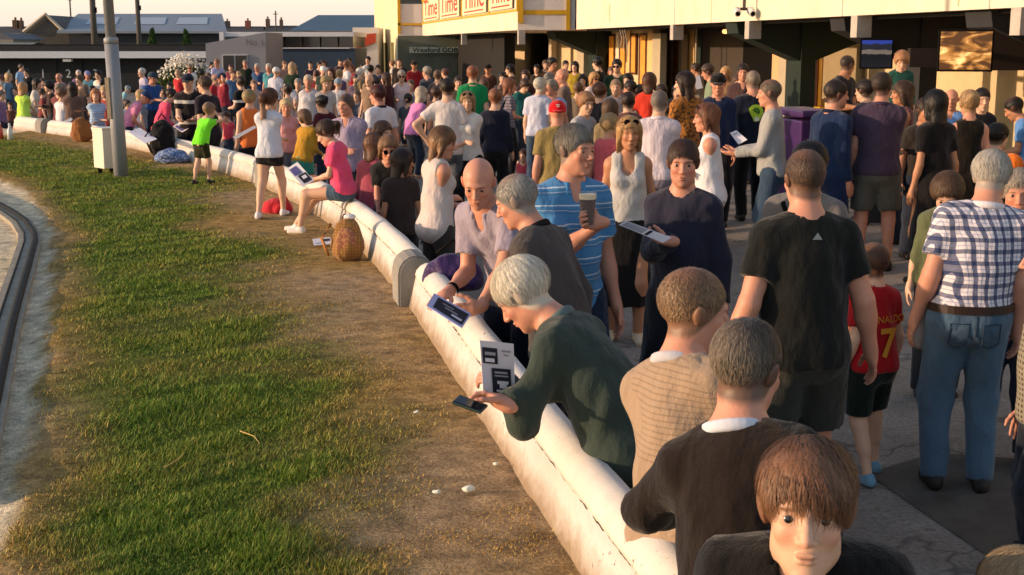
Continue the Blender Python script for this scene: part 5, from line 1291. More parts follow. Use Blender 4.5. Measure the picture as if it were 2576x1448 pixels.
                if hair == 'thin': F = np.maximum(F, -(np.sqrt(((qq - A(0, -.02, .13)) ** 2 / A(.05, .06, .035) ** 2).sum(-1)) - 1) * .04)
                if g('cap'): F = np.maximum(F, (qq[..., 2] - .03 - .1 * qq[..., 1]) * hf)
                return F
            F, ax = field(HP, hv, [], hpost, pad=.012); V, Q = surfnet(F, ax)
            if len(V):
                qq = ((V - hc) @ Rh) / hf; th = np.arctan2(qq[:, 0], -qq[:, 1])
                var = .5 * np.sin(th * 31 + 3 * np.sin(qq[:, 2] * 30)) + .5 * nz(qq, 45, 9)
                h2 = tone(hexc(g('hc2', g('hc', '#4a3423')))); mixv = np.clip(.5 + .5 * nz(qq, 22, 5), 0, 1)[:, None] if g('hc2') else 0
                CC = (hcol * (1 - mixv) + h2 * mixv) * (1 + .28 * var)[:, None]
                if ears_clear:
                    fade = (np.clip((.0 - qq[:, 2] + .25 * qq[:, 1]) / .07, 0, 1) * (.55 if hair != 'crop' else .75))[:, None]; CC = CC * (1 - fade) + sk * .75 * fade
                if hair in ('crop', 'thin'): fade = np.clip((qq[:, 2] - .08) / .05, 0, 1)[:, None] * .35; CC = CC * (1 - fade) + sk * .8 * fade
                Tq = None
                if lod < 2 and g('strands', 1):
                    V, Q, CC = add_strands(V, Q, CC, hc, Rh, hf, rs, g('nst', 5200 if lod == 0 else 900), hair, g('stl', 1.0), (.8, 1.8)[lod])
                wig = link("hair", np_mesh("hair", V, Q, CC), hair_mat(), e)
    # ---- small extras
    if g('shades'):
        mb = MB()
        for sg in (-1, 1):
            c = hl(sg * .031, .100 if g('shades') == 1 else .07, .006 if g('shades') == 1 else .092); mb.tube([c - Rh @ A(0, .004, 0), c + Rh @ A(0, .003, 0)], .023 * hf, 10)
            mb.tube([hl(sg * .055, .09 if g('shades') == 1 else .06, .01 if g('shades') == 1 else .095), hl(sg * .08, -.0, .008 if g('shades') == 1 else .075)], .0035 * hf, 5)
        mb.build("sunglasses", mat("shades", "#0d0b0b", .2, .6), e)
    if g('strap'):
        mb = MB(); sg = g('strap'); pts = []
        for k in range(9):
            t_ = k / 8; z_ = .30 - .5 * t_ ; x_ = sg * (.10 - .27 * t_); y_ = -(cd_ + .028) * math.cos((t_ - .45) * 1.7)
            pts.append(P1 + Rc @ (A(x_, y_, z_) * s))
        pts = [P1 + Rc @ (A(sg * .095, .03, .325) * s)] + pts; mb.tube([Vector(p) for p in pts], .012, 6); mb.build("bag_strap", black, e)
    return dict(e=e, hl=hl, Rz=Rz, root=np.array(root), AR=AR, J=J, s=s, D=want.y, world=lambda v: Vector(Rz @ np.array(v) + np.array(root)), miss=miss, H=H, arms=arms, legs=legs)
def _frame(d):
    d = np.array(d, float); d /= np.linalg.norm(d) + 1e-9; u = np.cross(d, A(0, 0, 1) if abs(d[2]) < .9 else A(1, 0, 0)); u /= np.linalg.norm(u); return u, np.cross(d, u), d
def inv_vis(p, root, Rz):
    w_ = Rz @ p + np.array(root); return True
def add_strands(V, Q, CC, hc, Rh, hf, rs, n, kind, sl, fat=1.0):
    """fine tapering locks lying over the hair"""
    q = (V - hc) @ Rh; nrm = q - A(0, -.014, .034) * hf; nrm /= np.linalg.norm(nrm, axis=1)[:, None] + 1e-9
    idx = rs.randint(0, len(V), n); p = q[idx]; no = nrm[idx]; crown = A(.01, -.045, .125) * hf
    fl = p - crown; fl = fl + A(0, 0, -.035); fl = fl - (fl * no).sum(1)[:, None] * no; fl /= np.linalg.norm(fl, axis=1)[:, None] + 1e-9
    L = (.016 + .022 * rs.rand(n)) * sl * hf * {'crop': .35, 'thin': .6, 'curly': .7, 'fringe': 1.25, 'long': 2.2, 'bob': 1.8, 'pony': 1.6}.get(kind, .9)
    down = fl + rs.randn(n, 3) * .22; sidev = np.cross(no, fl); wdt = (.0009 + .0009 * rs.rand(n)) * hf * fat
    S = 4; VV = []; 
    lift = (.0012 + .0035 * rs.rand(n)) * hf
    for k in range(S + 1):
        t = k / S; c = p + down * (L * t)[:, None]
        r2 = np.linalg.norm(c - A(0, -.014, .034) * hf, axis=1); r1 = np.linalg.norm(p - A(0, -.014, .034) * hf, axis=1)
        cc = A(0, -.014, .034) * hf + (c - A(0, -.014, .034) * hf) * ((r1 * .9 + r2 * .1) / r2)[:, None]
        c = cc + no * (lift * (math.sin(t * 2.6) * .9 - .15))[:, None]
        ww = (wdt * (1 - t * .85))[:, None]; VV.append(c - sidev * ww); VV.append(c + sidev * ww)
    VV = np.stack(VV, 1); m = 2 * (S + 1); base = len(V) + np.arange(n) * m
    QQ = np.concatenate([np.stack([base + 2 * k, base + 2 * k + 1, base + 2 * k + 3, base + 2 * k + 2], 1) for k in range(S)])
    VW = VV.reshape(-1, 3) @ Rh.T + hc; cs = CC[idx] * (.65 + .8 * rs.rand(n))[:, None]
    return np.concatenate([V, VW]), np.concatenate([Q, QQ]), np.concatenate([CC, np.repeat(cs, m, 0)])
TILE = {'A': (0, 200, 4.0219), 'B': (600, 200, 4.0219), 'C': (1200, 180, 4.0219), 'D': (1800, 180, 4.0219), 'E': (2400, 180, 4.0219), 'F': (2900, 0, 2.068), 'G': (900, 300, 2.069), 'H': (1500, 250, 2.069), 'I': (2200, 350, 2.069), 'J': (2900, 500, 1.8096), 'K': (1400, 850, 1.524), 'L': (2200, 950, 1.199), 'Z': (0, 0, 1 / 1.4907)}
PEOPLE = {}
_seed = [0]
def parse(v):
    if ',' in v and ':' not in v: return tuple(float(q) for q in v.split(','))
    try: return int(v)
    except ValueError:
        try: return float(v)
        except ValueError: return v
def who(tile, x, y, hpx, spec, label, key=None, **kw):
    """x, y of the top of the head and the head's height in that crop of the photograph"""
    ox, oy, sc = TILE[tile]; X = (x / sc + ox) / 1.4907; Y = (y / sc + oy) / 1.4907; hp_ = hpx / sc / 1.4907
    sp = {}
    for tk in spec.split():
        if '=' in tk: k, v = tk.split('=', 1); sp[k] = parse(v)
        else: sp[tk] = 1
    if 'r' in sp:
        v = str(sp.pop('r')).split(':'); sp['hair'] = v[0]
        if len(v) > 1: sp['hc'] = v[1]
        if len(v) > 2: sp['hc2'] = v[2]
    sp.update(kw); _seed[0] += 1; sp['seed'] = _seed[0] * 7 + 3
    Dd = sp.pop('D', None) or FPX * .25 * (sp.get('hs', 1)) / hp_ * (.93 if sp.get('c') else 1)
    sp['px'] = (X, Y, Dd); sp['label'] = label
    sp['lod'] = sp.get('lod', 0 if hp_ > 92 else 1 if hp_ > 44 else 2)
    r = person(sp); 
    if abs(r['miss']) > .12: print("MISS %s D=%.1f miss=%.2f H=%.2f" % (label[:50], r['D'], r['miss'], r['H']))
    if key: PEOPLE[key] = r
    return r
# ---------------------------------------------------------------- the crowd, traced from the photograph crop by crop
W = who
G_ = "#9c9488:#c4bcb0"; BL = "#b98d52"; BR = "#5a3e28"; DK = "#241a15"; BK_ = "#15110f"; GI = "#9a5226"
# far left, behind the far wall
W('A',310,165,112,"h=110 r=short:#4a3428 t=shirt:#8fb4dc","man in a light blue shirt standing tallest at the far left by the kennel doors")
W('A',400,240,100,"h=200 r=short:#1c1715 t=jumper:#171c20","dark-haired man in black just right of the light blue shirt at the far left")
W('A',120,300,120,"f h=100 r=bob:#c9a060 t=tee:#5f7f9c","blonde woman in a dusty blue top at the far left")
W('A',25,330,112,"h=240 r=short:#6a3a34 t=tee:#a35058","person in a dusty red top cut by the left edge, near the back")
W('A',20,425,120,"h=120 r=short:#9a948c t=tee:#49729a","grey-haired person in a blue top at the left edge of the picture")
W('A',5,560,140,"h=100 r=short:#7c6a60 t=long:#8a6a8c","person in a mauve top at the left edge, nearest the wall end")
W('A',150,735,115,"c h=170 r=short:#4a3020 t=tee:#6b4438","small brown-haired child at the wall left of the neon yellow top")
W('A',335,440,165,"f h=20 r=long:#c08a48 t=tee:#c8f060 a=lean","woman with long fair hair in a neon yellow top leaning on the far wall")
W('A',545,385,175,"f h=75 l=18 hh=95 r=long:#2e2018 t=tee:#d8cfc4 b=jeans:#8d8a78 a=holdr","dark-haired girl in a white top bending over a paper on the far wall")
W('A',745,420,155,"h=250 hh=240 r=mop:#17110f t=long:#42302c a=fold","person with bushy black hair in a brown top facing the girl with the paper")
W('A',890,300,130,"h=200 r=horseshoe:#b0a298 skin=r t=tee:#9a7880","balding pink-faced man behind the grey-brown haired man at the far wall")
W('A',640,375,120,"h=160 r=short:#3a2820 t=tee:#73534a","brown-haired person between the black-haired head and the white-topped girl")
W('A',900,455,170,"h=15 hh=60 r=short:#8c8068:#5c4c3c t=tee:#7e4a48 a=lean","man with grey-brown hair leaning at the far wall beside the white t-shirt boy")
W('A',925,530,180,"h=40 hh=70 r=thick:#6a4428 t=tee:#dfe0e6 a=lean","brown-haired boy in a white and navy top leaning on the far wall")
W('A',1085,440,235,"f w=1.15 h=-15 r=long:#241813 t=tee:#6a5348 a=lean","large woman with long dark hair in a brown top leaning at the far wall")
W('A',1205,330,150,"h=210 r=short:#5c4228 t=tee:#6a5a50","brown-haired person behind the large dark-haired woman")
W('A',1315,265,140,"h=160 skin=r r=crop:#8c8480 cap=#8f90b8 t=tee:#86c4cc","man in a lavender cap and turquoise shirt left of the lamp pole")
W('A',1485,262,145,"h=200 r=thick:#16100e t=shirt:#e2dcd4","black-haired man in a white shirt close left of the lamp pole")
W('A',1390,490,130,"h=10 r=short:#1a1412 t=tee:#4a4448","dark head just behind the ginger-haired girl")
W('A',1180,255,120,"h=140 r=short:#c8b8b0 t=tee:#8a6890","person in a faded violet top behind the brown-haired head")
W('A',1440,535,215,"f h=150 hh=170 r=long:#b06a30 t=tee:#a9c3e0:stripe a=fold","ginger long-haired girl in a pale blue striped top left of the lamp pole")
W('A',1590,490,175,"f h=200 r=bob:#c8a060 t=tee:#a04a44","fair-haired woman in red half hidden by the lamp pole")
W('A',1600,745,165,"c h=30 r=mop:#b8904e t=tee:#7c3030","small fair-haired child beside the lamp pole above the brown bag")
W('A',60,620,110,"h=60 r=short:#6c5444 t=tee:#5c6c84","person in slate blue between the mauve top and the neon yellow top")
# between the pole and the man with the navy cap
W('A',2145,225,150,"h=230 r=short:#cfc8bc t=shirt:#b6b0cc","white-haired man in a lavender shirt right of the lamp pole")
W('A',1940,500,100,"h=60 l=30 hp=30 r=short:#99aaaa t=tee:#8cc4cc","person in a turquoise top bending beside the lamp pole")
W('A',2285,285,185,"h=150 hh=120 skin=r r=crop:#3c3430 cap=#2a4052 t=tee:#2a4f8c a=fold w=1.1","man in a dark teal cap and royal blue t-shirt behind the pink-shirted man")
W('A',2120,550,175,"f h=60 r=bob:#c8a05c t=tee:#7d8898","blonde woman's head right of the lamp pole behind the pink shirt")
W('A',1910,705,150,"c h=120 r=short:#4c3424 t=tee:#c8d4e4","brown-haired child in white right of the lamp pole")
W('A',2040,755,130,"c h=150 hp=30 r=short:#58606e t=tee:#a8c0d8","child in a pale blue hooded top between the lamp pole and the pink shirt")
W('A',2245,590,215,"h=70 l=38 hp=42 skin=r cap=#223a64 r=crop:#40342c t=tee:#d98cae b=jeans:#2a3244 a=hold","man in a navy cap and pink shirt hunched over a paper on the wall",'pink')
W('B',190,545,190,"f h=55 l=25 hh=80 hp=25 r=pony:#2a1a14 t=long:#e05070 b=jeans:#c04860 a=hold","dark-haired girl in a bright coral pink top leaning along the wall",'coral')
W('B',150,440,120,"h=200 r=short:#2e2a1c t=tee:#3c3c30","dark head under the daisy bush beside the green cap")
W('B',255,440,105,"h=20 cap=#1f8a5e r=crop:#33281e t=tee:#384038","person in a green cap below the daisy bush")
W('B',420,305,265,"h=175 hh=185 cap=#1c2436 r=crop:#3c2c20 t=tee:#241e22/#cfc8c0:band b=shorts:#201e22 a=hold w=1.06","smiling man in a navy cap and black jersey at the wall",'jersey')
W('B',680,345,270,"h=-60 hh=-75 r=short:#5a4432 t=tee:#25202a b=jeans:#22242c w=1.05","brown-haired man in a dark jersey turned left behind the lime green child")
W('B',275,245,115,"h=200 r=short:#b89068 t=tee:#c03038","person in a bright red top in front of the daisy bush")
W('B',450,165,130,"h=180 skin=r shades=1 r=short:#9a7850 t=tee:#e6e2e0","tanned man in sunglasses and a white top against the daisy bush")
W('B',625,255,115,"h=30 r=short:#1e1812 t=tee:#2a2622","dark head right of the white top by the daisy bush")
W('B',730,300,110,"f h=170 r=bob:#6a4a3a t=tee:#b87888","woman in dusky pink behind the brown-haired man in the dark jersey")
W('B',768,135,95,"h=120 r=short:#120f12 t=jumper:#20202c","black-haired person left of the ginger man in lavender")
W('B',860,88,125,"h=150 hh=200 r=short:#a06838 skin=r t=shirt:#b0b4d8","ginger man in a lavender shirt in front of the annexe")
W('B',825,318,140,"h=100 r=horseshoe:#a08878 skin=r t=tee:#a82c38","balding man in a crimson top left of the maroon t-shirt")
W('B',935,295,150,"h=230 skin=r cap=#23304c r=crop:#4c3a30 t=tee:#8c2a3c a=headl w=1.1","man in a navy cap and maroon t-shirt with a raised arm")
W('B',1065,168,95,"h=180 r=short:#5c2838 t=tee:#7c3848","small figure in maroon by the annexe window")
W('B',1285,98,125,"h=180 r=thin:#8c8478 skin=r t=jumper:#232c24","thin-haired man in a very dark green jumper by the annexe window")
W('B',1095,245,135,"h=160 r=thick:#7a4c30 t=tee:#44648c","brown-haired person in a blue top below the annexe window")
W('B',1180,275,110,"h=150 r=short:#c09868 t=tee:#5c4c48","fair head right of the blue top below the annexe window")
W('B',1220,350,175,"h=-50 r=short:#33241c t=tee:#17161a/#e0dcd8:band a=hold","dark-haired boy in a black jersey behind the fair boy in orange")
W('B',1470,150,140,"h=190 hh=200 skin=r r=crop:#b8aca0 t=polo:#34507c a=fold w=1.12 bl=1.15","broad grey-haired man in a blue polo with folded arms")
W('B',1510,112,80,"h=60 r=short:#1c1a1e t=tee:#303c50","tiny dark head at the corner of the annexe")
W('B',1640,155,140,"h=190 skin=r r=short:#cabaa8 t=shirt:#4a8c98","grey-haired man in a teal shirt beside the white cap")
W('B',1745,210,140,"h=10 cap=#e2dedd r=crop:#8c8480 t=shirt:#dcdcea","man in a white cap and white shirt seen from behind")
W('B',1875,118,115,"h=150 r=short:#8c5c40 t=tee:#9c7c70","person with reddish hair in front of the dark blue panel")
W('B',1990,140,170,"f h=10 r=long:#c29a68 t=tee:#24382a","woman with long fair hair in a dark green top seen from behind")
W('B',2000,92,90,"h=200 r=short:#4a2c20 t=tee:#5c3c38","brown-haired head above the long fair hair")
W('B',1640,440,115,"c h=30 r=short:#b89c68 t=tee:#8c9080","small fair head below the white cap man")
W('B',1925,470,180,"f h=-10 r=bun:#2c221c t=vest:#c8b4ac","woman with her dark hair pinned up, bare shoulders, from behind")
W('B',1335,560,250,"c h=-30 hh=20 r=mop:#8c7448:#b09458 t=vest:#e0783a b=shorts:#24242c Hr=1.2,1.65","fair-haired boy in an orange vest left of the girl in white",Hr=(1.2,1.65))
W('B',1900,685,270,"f h=150 hh=170 hp=8 skin=r r=short:#d2b070:#e0c898 t=shirtl:#dc9c9c b=jeans:#70788c w=1.1","older woman with short blonde hair in a salmon pink blouse",'salmon')
W('B',2070,655,180,"h=200 r=short:#b8a8a8 t=tee:#c0a0a4","grey pink-haired person just behind the blonde woman in salmon pink")
W('B',2235,325,190,"f h=180 skin=r r=short:#c8b090 t=long:#c8c4c8","smiling fair-haired woman in pale grey in mid crowd")
W('B',2480,355,190,"h=170 hh=150 r=thick:#b0904c t=tee:#b8b4b4","person with bushy fair hair right of the smiling woman in pale grey")
W('B',2130,555,160,"f h=40 r=long:#33261e t=tee:#77625c","dark long-haired head below the smiling woman in pale grey")
W('B',2290,535,180,"f h=200 r=bob:#c89c50 t=tee:#8c7468","golden-haired woman above the pinned-up dark hair")
W('B',2430,640,260,"f h=150 hh=-60 hp=15 r=bun:#1e1613 t=tee:#4c1c28","woman with black hair in a bun wearing maroon above the mustard cardigan")
W('B',2150,860,240,"f h=30 l=22 hh=-60 hp=25 r=long:#6c4a2c hlen=.6 t=jumper:#b88a2c b=skirt:#3f9884 a=hold w=1.05","woman in a mustard cardigan and teal skirt turned away at the wall",'mustard')
W('B',2460,870,200,"c h=-40 r=thick:#5c4630 t=tee:#6c5c50","brown-haired child behind the girl in pink",)
W('B',2270,118,115,"h=180 r=short:#241c1c t=tee:#3c3040","dark-haired person left of the pair before the dark blue panel")
W('B',2400,125,110,"h=150 r=short:#2c2420 t=tee:#a07c80","dark-haired person in dusky pink before the dark blue panel")
W('B',2480,105,95,"f h=190 r=bob:#281c18 t=tee:#d8ccc8","dark bobbed woman in white before the dark blue panel")
W('B',2455,195,130,"h=160 cap=#e8e6e4 r=crop:#4c3c30 t=tee:#3c4a44","person in a white cap right of centre of the back row")
W('B',1015,545,125,"c h=150 r=short:#5a3c30 t=tee:#6c2438/#c8b8b8:stripe","child in a maroon striped top behind the lime green child")
W('B',995,880,170,"c h=200 hp=20 r=short:#4c3028 t=tee:#d84858","child in a coral red top sitting behind the lime green child")
W('B',1110,1040,150,"c h=60 hp=30 r=short:#2e201c t=tee:#a02c58","child in magenta low behind the wall")
W('B',1195,1325,150,"c h=190 r=crop:#c4a078 t=tee:#8c7468","toddler's fair head just above the wall right of the lime green child")
W('B',1130,880,150,"h=250 hp=30 r=short:#2a1c18 t=tee:#1c1a1e","dark figure crouching right of the coral red child")
# centre block
W('C',30,185,115,"h=170 r=short:#3c2c28 t=tee:#dcd8d4","dark-haired person in white at the near end of the blue panel")
W('C',400,190,160,"h=40 l=25 r=short:#8c5830 t=tee:#e4dcdc","brown-haired person bending in a white shirt before the kiosk")
W('C',300,165,100,"h=160 r=short:#241c1a t=tee:#4c3c44","dark head above the bending white shirt")
W('C',450,150,110,"h=210 r=short:#2c2019 t=tee:#6c4c48","dark-haired head left of the kiosk")
W('C',170,295,165,"f h=160 hh=200 r=long:#4a2e20 t=tee:#5c3c38","woman with long brown hair below the bending white shirt")
W('C',290,325,145,"h=20 r=short:#b08c50 t=tee:#5a4868","fair short-haired head beside the red top")
W('C',470,240,130,"h=200 skin=r r=short:#7c3c2c t=tee:#c4303c","flushed person in red beside the white-haired man")
W('C',600,300,150,"h=60 r=short:#dcd4ca t=tee:#78684c","white-haired man before the kiosk, right of the red top")
W('C',640,245,100,"f h=180 r=short:#2c1e18 t=tee:#5a4038","dark head directly behind the white-haired man before the kiosk")
W('C',728,128,125,"h=150 hh=200 r=short:#261a16 t=tee:#e0dad4","dark-haired person in white standing highest before the kiosk")
W('C',760,262,130,"h=20 r=thick:#141a16 t=tee:#2c3038","near-black head right of the white-haired man")
W('C',875,258,125,"h=180 r=short:#1c1614 t=tee:#3c4c6c","dark-haired person in navy against the stand's lit end wall")
W('C',1095,188,120,"h=-70 r=short:#8c5c38 t=tee:#e0d8cc/#28304c:band","brown-haired boy in a navy and white striped jersey by the end wall")
W('C',1195,150,140,"h=180 r=short:#332620 t=jumper:#2c2422","dark-haired man behind the navy and white jersey")
W('C',1420,190,150,"h=180 cap=#2a211c r=crop:#33281e skin=t t=jumper:#8c1e26","man in a dark cap and crimson jumper under the name board")
W('C',1230,335,175,"f h=175 shades=1 r=short:#a89c8c t=shirt:#e0c8c8 b=jeans:#c8c0b8 a=hold","grey-haired woman in sunglasses and a pale pink blouse")
W('C',1000,375,170,"f h=-60 r=long:#4a2a20 t=tee:#4a2028","woman with long reddish-brown hair left of the pale pink blouse")
W('C',90,435,210,"f h=170 hh=120 r=curly:#a88448 t=tee:#c89c8c","woman with curly fair hair left of the man in the lilac polo")
W('C',270,460,160,"h=10 r=crop:#8c98a4 cap=#8fa0b0 t=shirt:#e4e2e6/#2c3444:vstripe","man in a grey-blue cap and white shirt with dark straps from behind")
W('C',230,600,150,"f h=200 r=short:#3c2a20 t=tee:#5c4c4c","brown head directly behind the man in the lilac polo")
W('C',400,690,350,"h=195 hh=205 skin=r r=crop:#4c3c30:#6a5a4c t=polo:#a094ae b=jeans:#1c1e26 a=fold w=1.1","stern short-haired man in a lilac polo with folded arms",'lilac')
W('C',745,395,175,"h=200 r=bald skin=p t=tee:#8c7460","bald man behind the red-haired young man")
W('C',700,530,160,"h=40 r=short:#a8825c t=tee:#b89888","light brown head between the bald man and the red-haired young man")
W('C',720,690,170,"h=170 hp=20 r=short:#8c6850 t=tee:#8c7c7c","pale face close left of the red-haired young man")
W('C',600,520,150,"h=240 r=short:#8c7c74 t=tee:#a88078","grey-brown head right of the grey-blue cap")
W('C',885,560,310,"h=-40 hh=-65 skin=r r=short:#6c2418:#34181a t=tee:#d4d0d8 b=jeans:#22242c","young man with dark red hair in a white t-shirt with a navy collar",collar='#20222e')
W('C',1075,770,160,"h=20 r=short:#1a1a20 t=tee:#2a2c3c","dark navy figure just right of the red-haired young man")
W('C',1620,280,185,"h=20 hh=-60 skin=r r=short:#9c9082 t=jacket:#3c3f4c","grey-haired man in a dark suit jacket right of centre back")
W('C',1770,335,180,"h=10 r=short:#6c503c t=tee:#5c4c4c","brown-haired head above the man in the pale t-shirt")
W('C',1890,310,130,"h=-70 r=short:#6a3a34 t=tee:#7c4c44","reddish-brown head right of the suit jacket")
W('C',1520,590,210,"f h=50 l=22 r=bob:#c0a078:#d8c8b0 t=shirtl:#d080bc","fair-haired person in an orchid pink shirt bending forward")
W('C',1920,460,320,"h=5 r=short:#2c2018 t=tee:#d6cdca/#c8c4cc a=hipl w=1.06 b=jeans:#5c6068","dark-haired man in a pale t-shirt with a hand on his hip, back to the camera",'hip')
W('C',1745,600,180,"f h=10 r=curly:#4c3024 t=tee:#5c4038","curly dark hair just left of the man in the pale t-shirt")
W('C',2300,275,255,"h=0 r=thick:#94502a t=polo:#12804c b=jeans:#22242c w=1.1","ginger man in a bright green polo seen from behind",'green')
W('C',2225,655,320,"f h=195 hh=180 shades=2 r=long:#a07c4c t=tee:#d8d2cc b=trousers:#17171b a=fold strap=-1 hl=1","long fair-haired woman in a white t-shirt with a black bag strap across it",'fold')
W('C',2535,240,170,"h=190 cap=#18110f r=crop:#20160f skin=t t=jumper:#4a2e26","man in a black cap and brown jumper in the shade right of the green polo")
W('D',465,250,175,"h=-80 r=thick:#120f0f t=jumper:#17181a","black-haired figure in black beside the slim pale post")
W('D',230,620,260,"h=5 r=thick:#8a5026 t=jumper:#1c2032 b=jeans:#16171c","boy with ginger-brown hair in a navy jumper from behind, right of the green polo",'navyboy')
W('D',430,460,255,"f h=60 hh=80 skin=r r=bob:#8c4c28 t=tee:#86808c/#5c5864:stripe b=trousers:#1a1a20 strap=1 a=hold","laughing red-haired woman in a grey top facing right")
W('D',320,555,170,"h=20 r=short:#7c5448 t=tee:#8c6a60","brown head just left of the laughing red-haired woman")
W('D',700,490,215,"c h=150 hp=35 r=thick:#4a3220 t=jacket:#1d5c5c Hr=1.2,1.7","dark-haired child in a teal jacket looking down",Hr=(1.2,1.7))
W('D',690,335,175,"f h=200 r=long:#4a2820 t=tee:#4c2c28","woman with long brown hair in the shade behind the teal jacket")
W('D',860,250,150,"h=200 r=short:#17110e t=tee:#2c2420","black hair in the shade left of the grey patterned top")
W('D',900,450,275,"h=15 hh=50 r=short:#d2c6ac:#e4dcc8 t=shirt:#c4c8dc b=jeans:#3c5068 w=1.08","white-haired man in a pale blue shirt from behind",'palebl')
W('D',1090,475,245,"h=190 hh=230 skin=r r=short:#8c8474 t=shirt:#8cacdc","grey-haired red-faced man in a blue shirt facing the white-haired man")
W('D',1085,150,205,"h=120 hh=140 r=thick:#22160f skin=t t=tee:#8c8884/#5c5850:floral a=hold","black-haired person in a grey patterned top in the shade")
W('D',985,185,150,"h=170 r=short:#5c3c24 t=tee:#4c3828","brown hair behind the grey patterned top")
W('D',1255,310,265,"h=-80 hh=-85 skin=r r=bald t=jacket:#6c5c54 stub=.3","smiling bald man in a brown-grey jacket facing left",'bald2')
W('D',1290,190,150,"h=160 r=short:#1c1210 t=tee:#3c2824","dark head above the smiling bald man")
W('D',1435,205,170,"f h=200 r=long:#1e1410 t=tee:#a08828","dark-haired woman in a mustard top behind the smiling bald man")
W('D',1170,790,400,"h=0 cap=#c8141e capback=1 skin=r r=crop:#7a5c40 t=shirt:#8c7a4c b=jeans:#2c3038 w=1.08","man in a red baseball cap and olive shirt seen from behind",'redcap')
W('D',1585,680,350,"h=130 hh=150 hp=6 r=curly:#a86c34:#c08a4c t=tee:#a8a8aa/#8c8c94 b=jeans:#22242c Hr=1.3,1.75","teenage boy with curly ginger hair in a grey t-shirt",'curlboy',Hr=(1.3,1.75))
W('D',1800,540,290,"h=20 r=curly:#5c3416 t=jumper:#1a1c26","short curly brown hair above a navy top right of the ginger boy")
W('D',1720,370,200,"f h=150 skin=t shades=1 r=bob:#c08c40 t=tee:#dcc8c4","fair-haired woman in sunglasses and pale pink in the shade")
W('D',1785,140,195,"h=-60 r=thick:#0f0c0c t=jumper:#141416","black-haired figure in black before the lit serving windows")
W('D',2070,175,215,"h=195 shades=1 stub=1 r=thick:#1e1510 t=tee:#1d3a24 w=1.15","bearded man in glasses and a dark green top before the serving windows")
W('D',1990,280,190,"f h=190 r=short:#6c4c3c skin=r t=tee:#b8645c","laughing person in front of the bearded man in dark green")
W('D',2050,470,270,"h=175 hh=185 r=crop:#9c7c5c skin=p t=tee:#a09ca0","pale short-haired young man in grey facing the camera, mid crowd")
W('D',2240,385,230,"f h=210 r=long:#1e1512 t=tee:#4c3434","dark-haired woman right of the pale young man in grey")
W('D',2260,500,220,"h=-70 hp=15 r=short:#2c1c16 skin=r t=tee:#4c3c3c","dark-haired person looking left before the red top")
W('D',2235,670,320,"h=5 r=short:#33221a t=shirt:#6c4c48","dark brown-haired man from behind above the woman with sunglasses in her hair")
W('D',1960,770,330,"f h=10 r=long:#5c422c t=long:#8c7c5c","woman with long straight brown hair from behind between two boys")
W('D',1950,1000,370,"c h=20 hh=60 skin=r r=thick:#b08c50 t=vest:#d06068 Hr=1.2,1.7","boy with fair hair and a pink top behind the woman in the white waistcoat",Hr=(1.2,1.7))
W('I',330,180,270,"f h=185 hh=175 shades=2 r=long:#b8863e t=vest:#b8b6b4 b=lskirt:#141314 a=down skin=t hlen=.8 strap=1 shoe=#c4b49c","woman with sunglasses in her fair hair wearing a grey waistcoat and black skirt",'vest')
W('E',140,380,290,"f h=15 r=bob:#5c3318 t=tee:#d8402c b=jeans:#22242c","brown-haired woman in a vivid red-orange top from behind",'redtop')
W('E',330,550,220,"h=200 r=thick:#33241a t=tee:#5c4c3c","dark brown hair just behind the man in the pinkish white shirt")
W('E',290,640,400,"h=8 hh=25 r=crop:#6c645c:#84786c t=shirt:#d8ccd4:vstripe b=jeans:#8c8494 a=hold w=1.08","short grey-haired man in a pinkish white shirt from behind",'pinkish')
W('E',470,780,300,"h=30 r=short:#33281c t=jacket:#6c5c3c","shoulder and dark head in an olive brown jacket behind the pinkish white shirt")
W('E',700,360,360,"f h=-20 hh=-60 r=long:#2e1d14 t=tee:#a86c30/#4c3420:floral b=jeans:#2c3c5c hlen=1.3","woman with very long dark hair in an amber patterned top",'longdark')
W('E',830,235,190,"h=-70 hp=20 skin=t r=short:#3c281c t=shirt:#8c7c6c a=hold","brown-haired man looking down at a white sheet by the pale post")
W('E',1010,255,240,"h=-80 hp=20 skin=r r=thick:#4a3426 t=tee:#7c8c74","brown-haired man in sage green looking down behind the man in the black cap")
W('E',1185,375,350,"h=185 hh=190 cap=#14100f r=crop:#3c2818 skin=r t=jacket:#1c2a4c b=jeans:#15161c a=pocket collar=#17213c","man in a black cap and navy jacket facing the camera",'navycap')
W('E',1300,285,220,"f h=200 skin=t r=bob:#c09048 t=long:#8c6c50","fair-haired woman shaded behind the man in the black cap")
W('E',1560,240,270,"h=190 skin=r stub=.5 r=short:#33221a t=shirt:#4c3838","brown-haired man facing the camera in the dark doorway")
W('E',1710,345,270,"h=-5 r=crop:#7c6c5c:#9c8c78 skin=r t=jacket:#151d2e b=trousers:#101116 w=1.2 D=14.5","grey-haired man in a navy jacket with a lime green emblem on the back",'emblem')
W('E',1440,560,220,"h=-60 r=short:#6c3c30 skin=r t=tee:#a86068","reddish figure between the black cap and the emblem jacket")
W('E',1990,480,420,"h=-75 hh=-80 skin=r r=crop:#5c4a3a:#84705a t=jumper:#9a9c9c b=jeans:#33475c a=hold bl=1.1","man with cropped hair in a light grey sweatshirt holding a paper, facing left",'greysw')
W('E',1040,840,450,"f h=-80 hh=-82 shades=2 skin=r r=bob:#6c3c20:#8c5430 t=tank:#d8d6dc b=trousers:#b8b4b0 a=fold","woman with a chestnut bob in a white sleeveless top facing left",'tank')
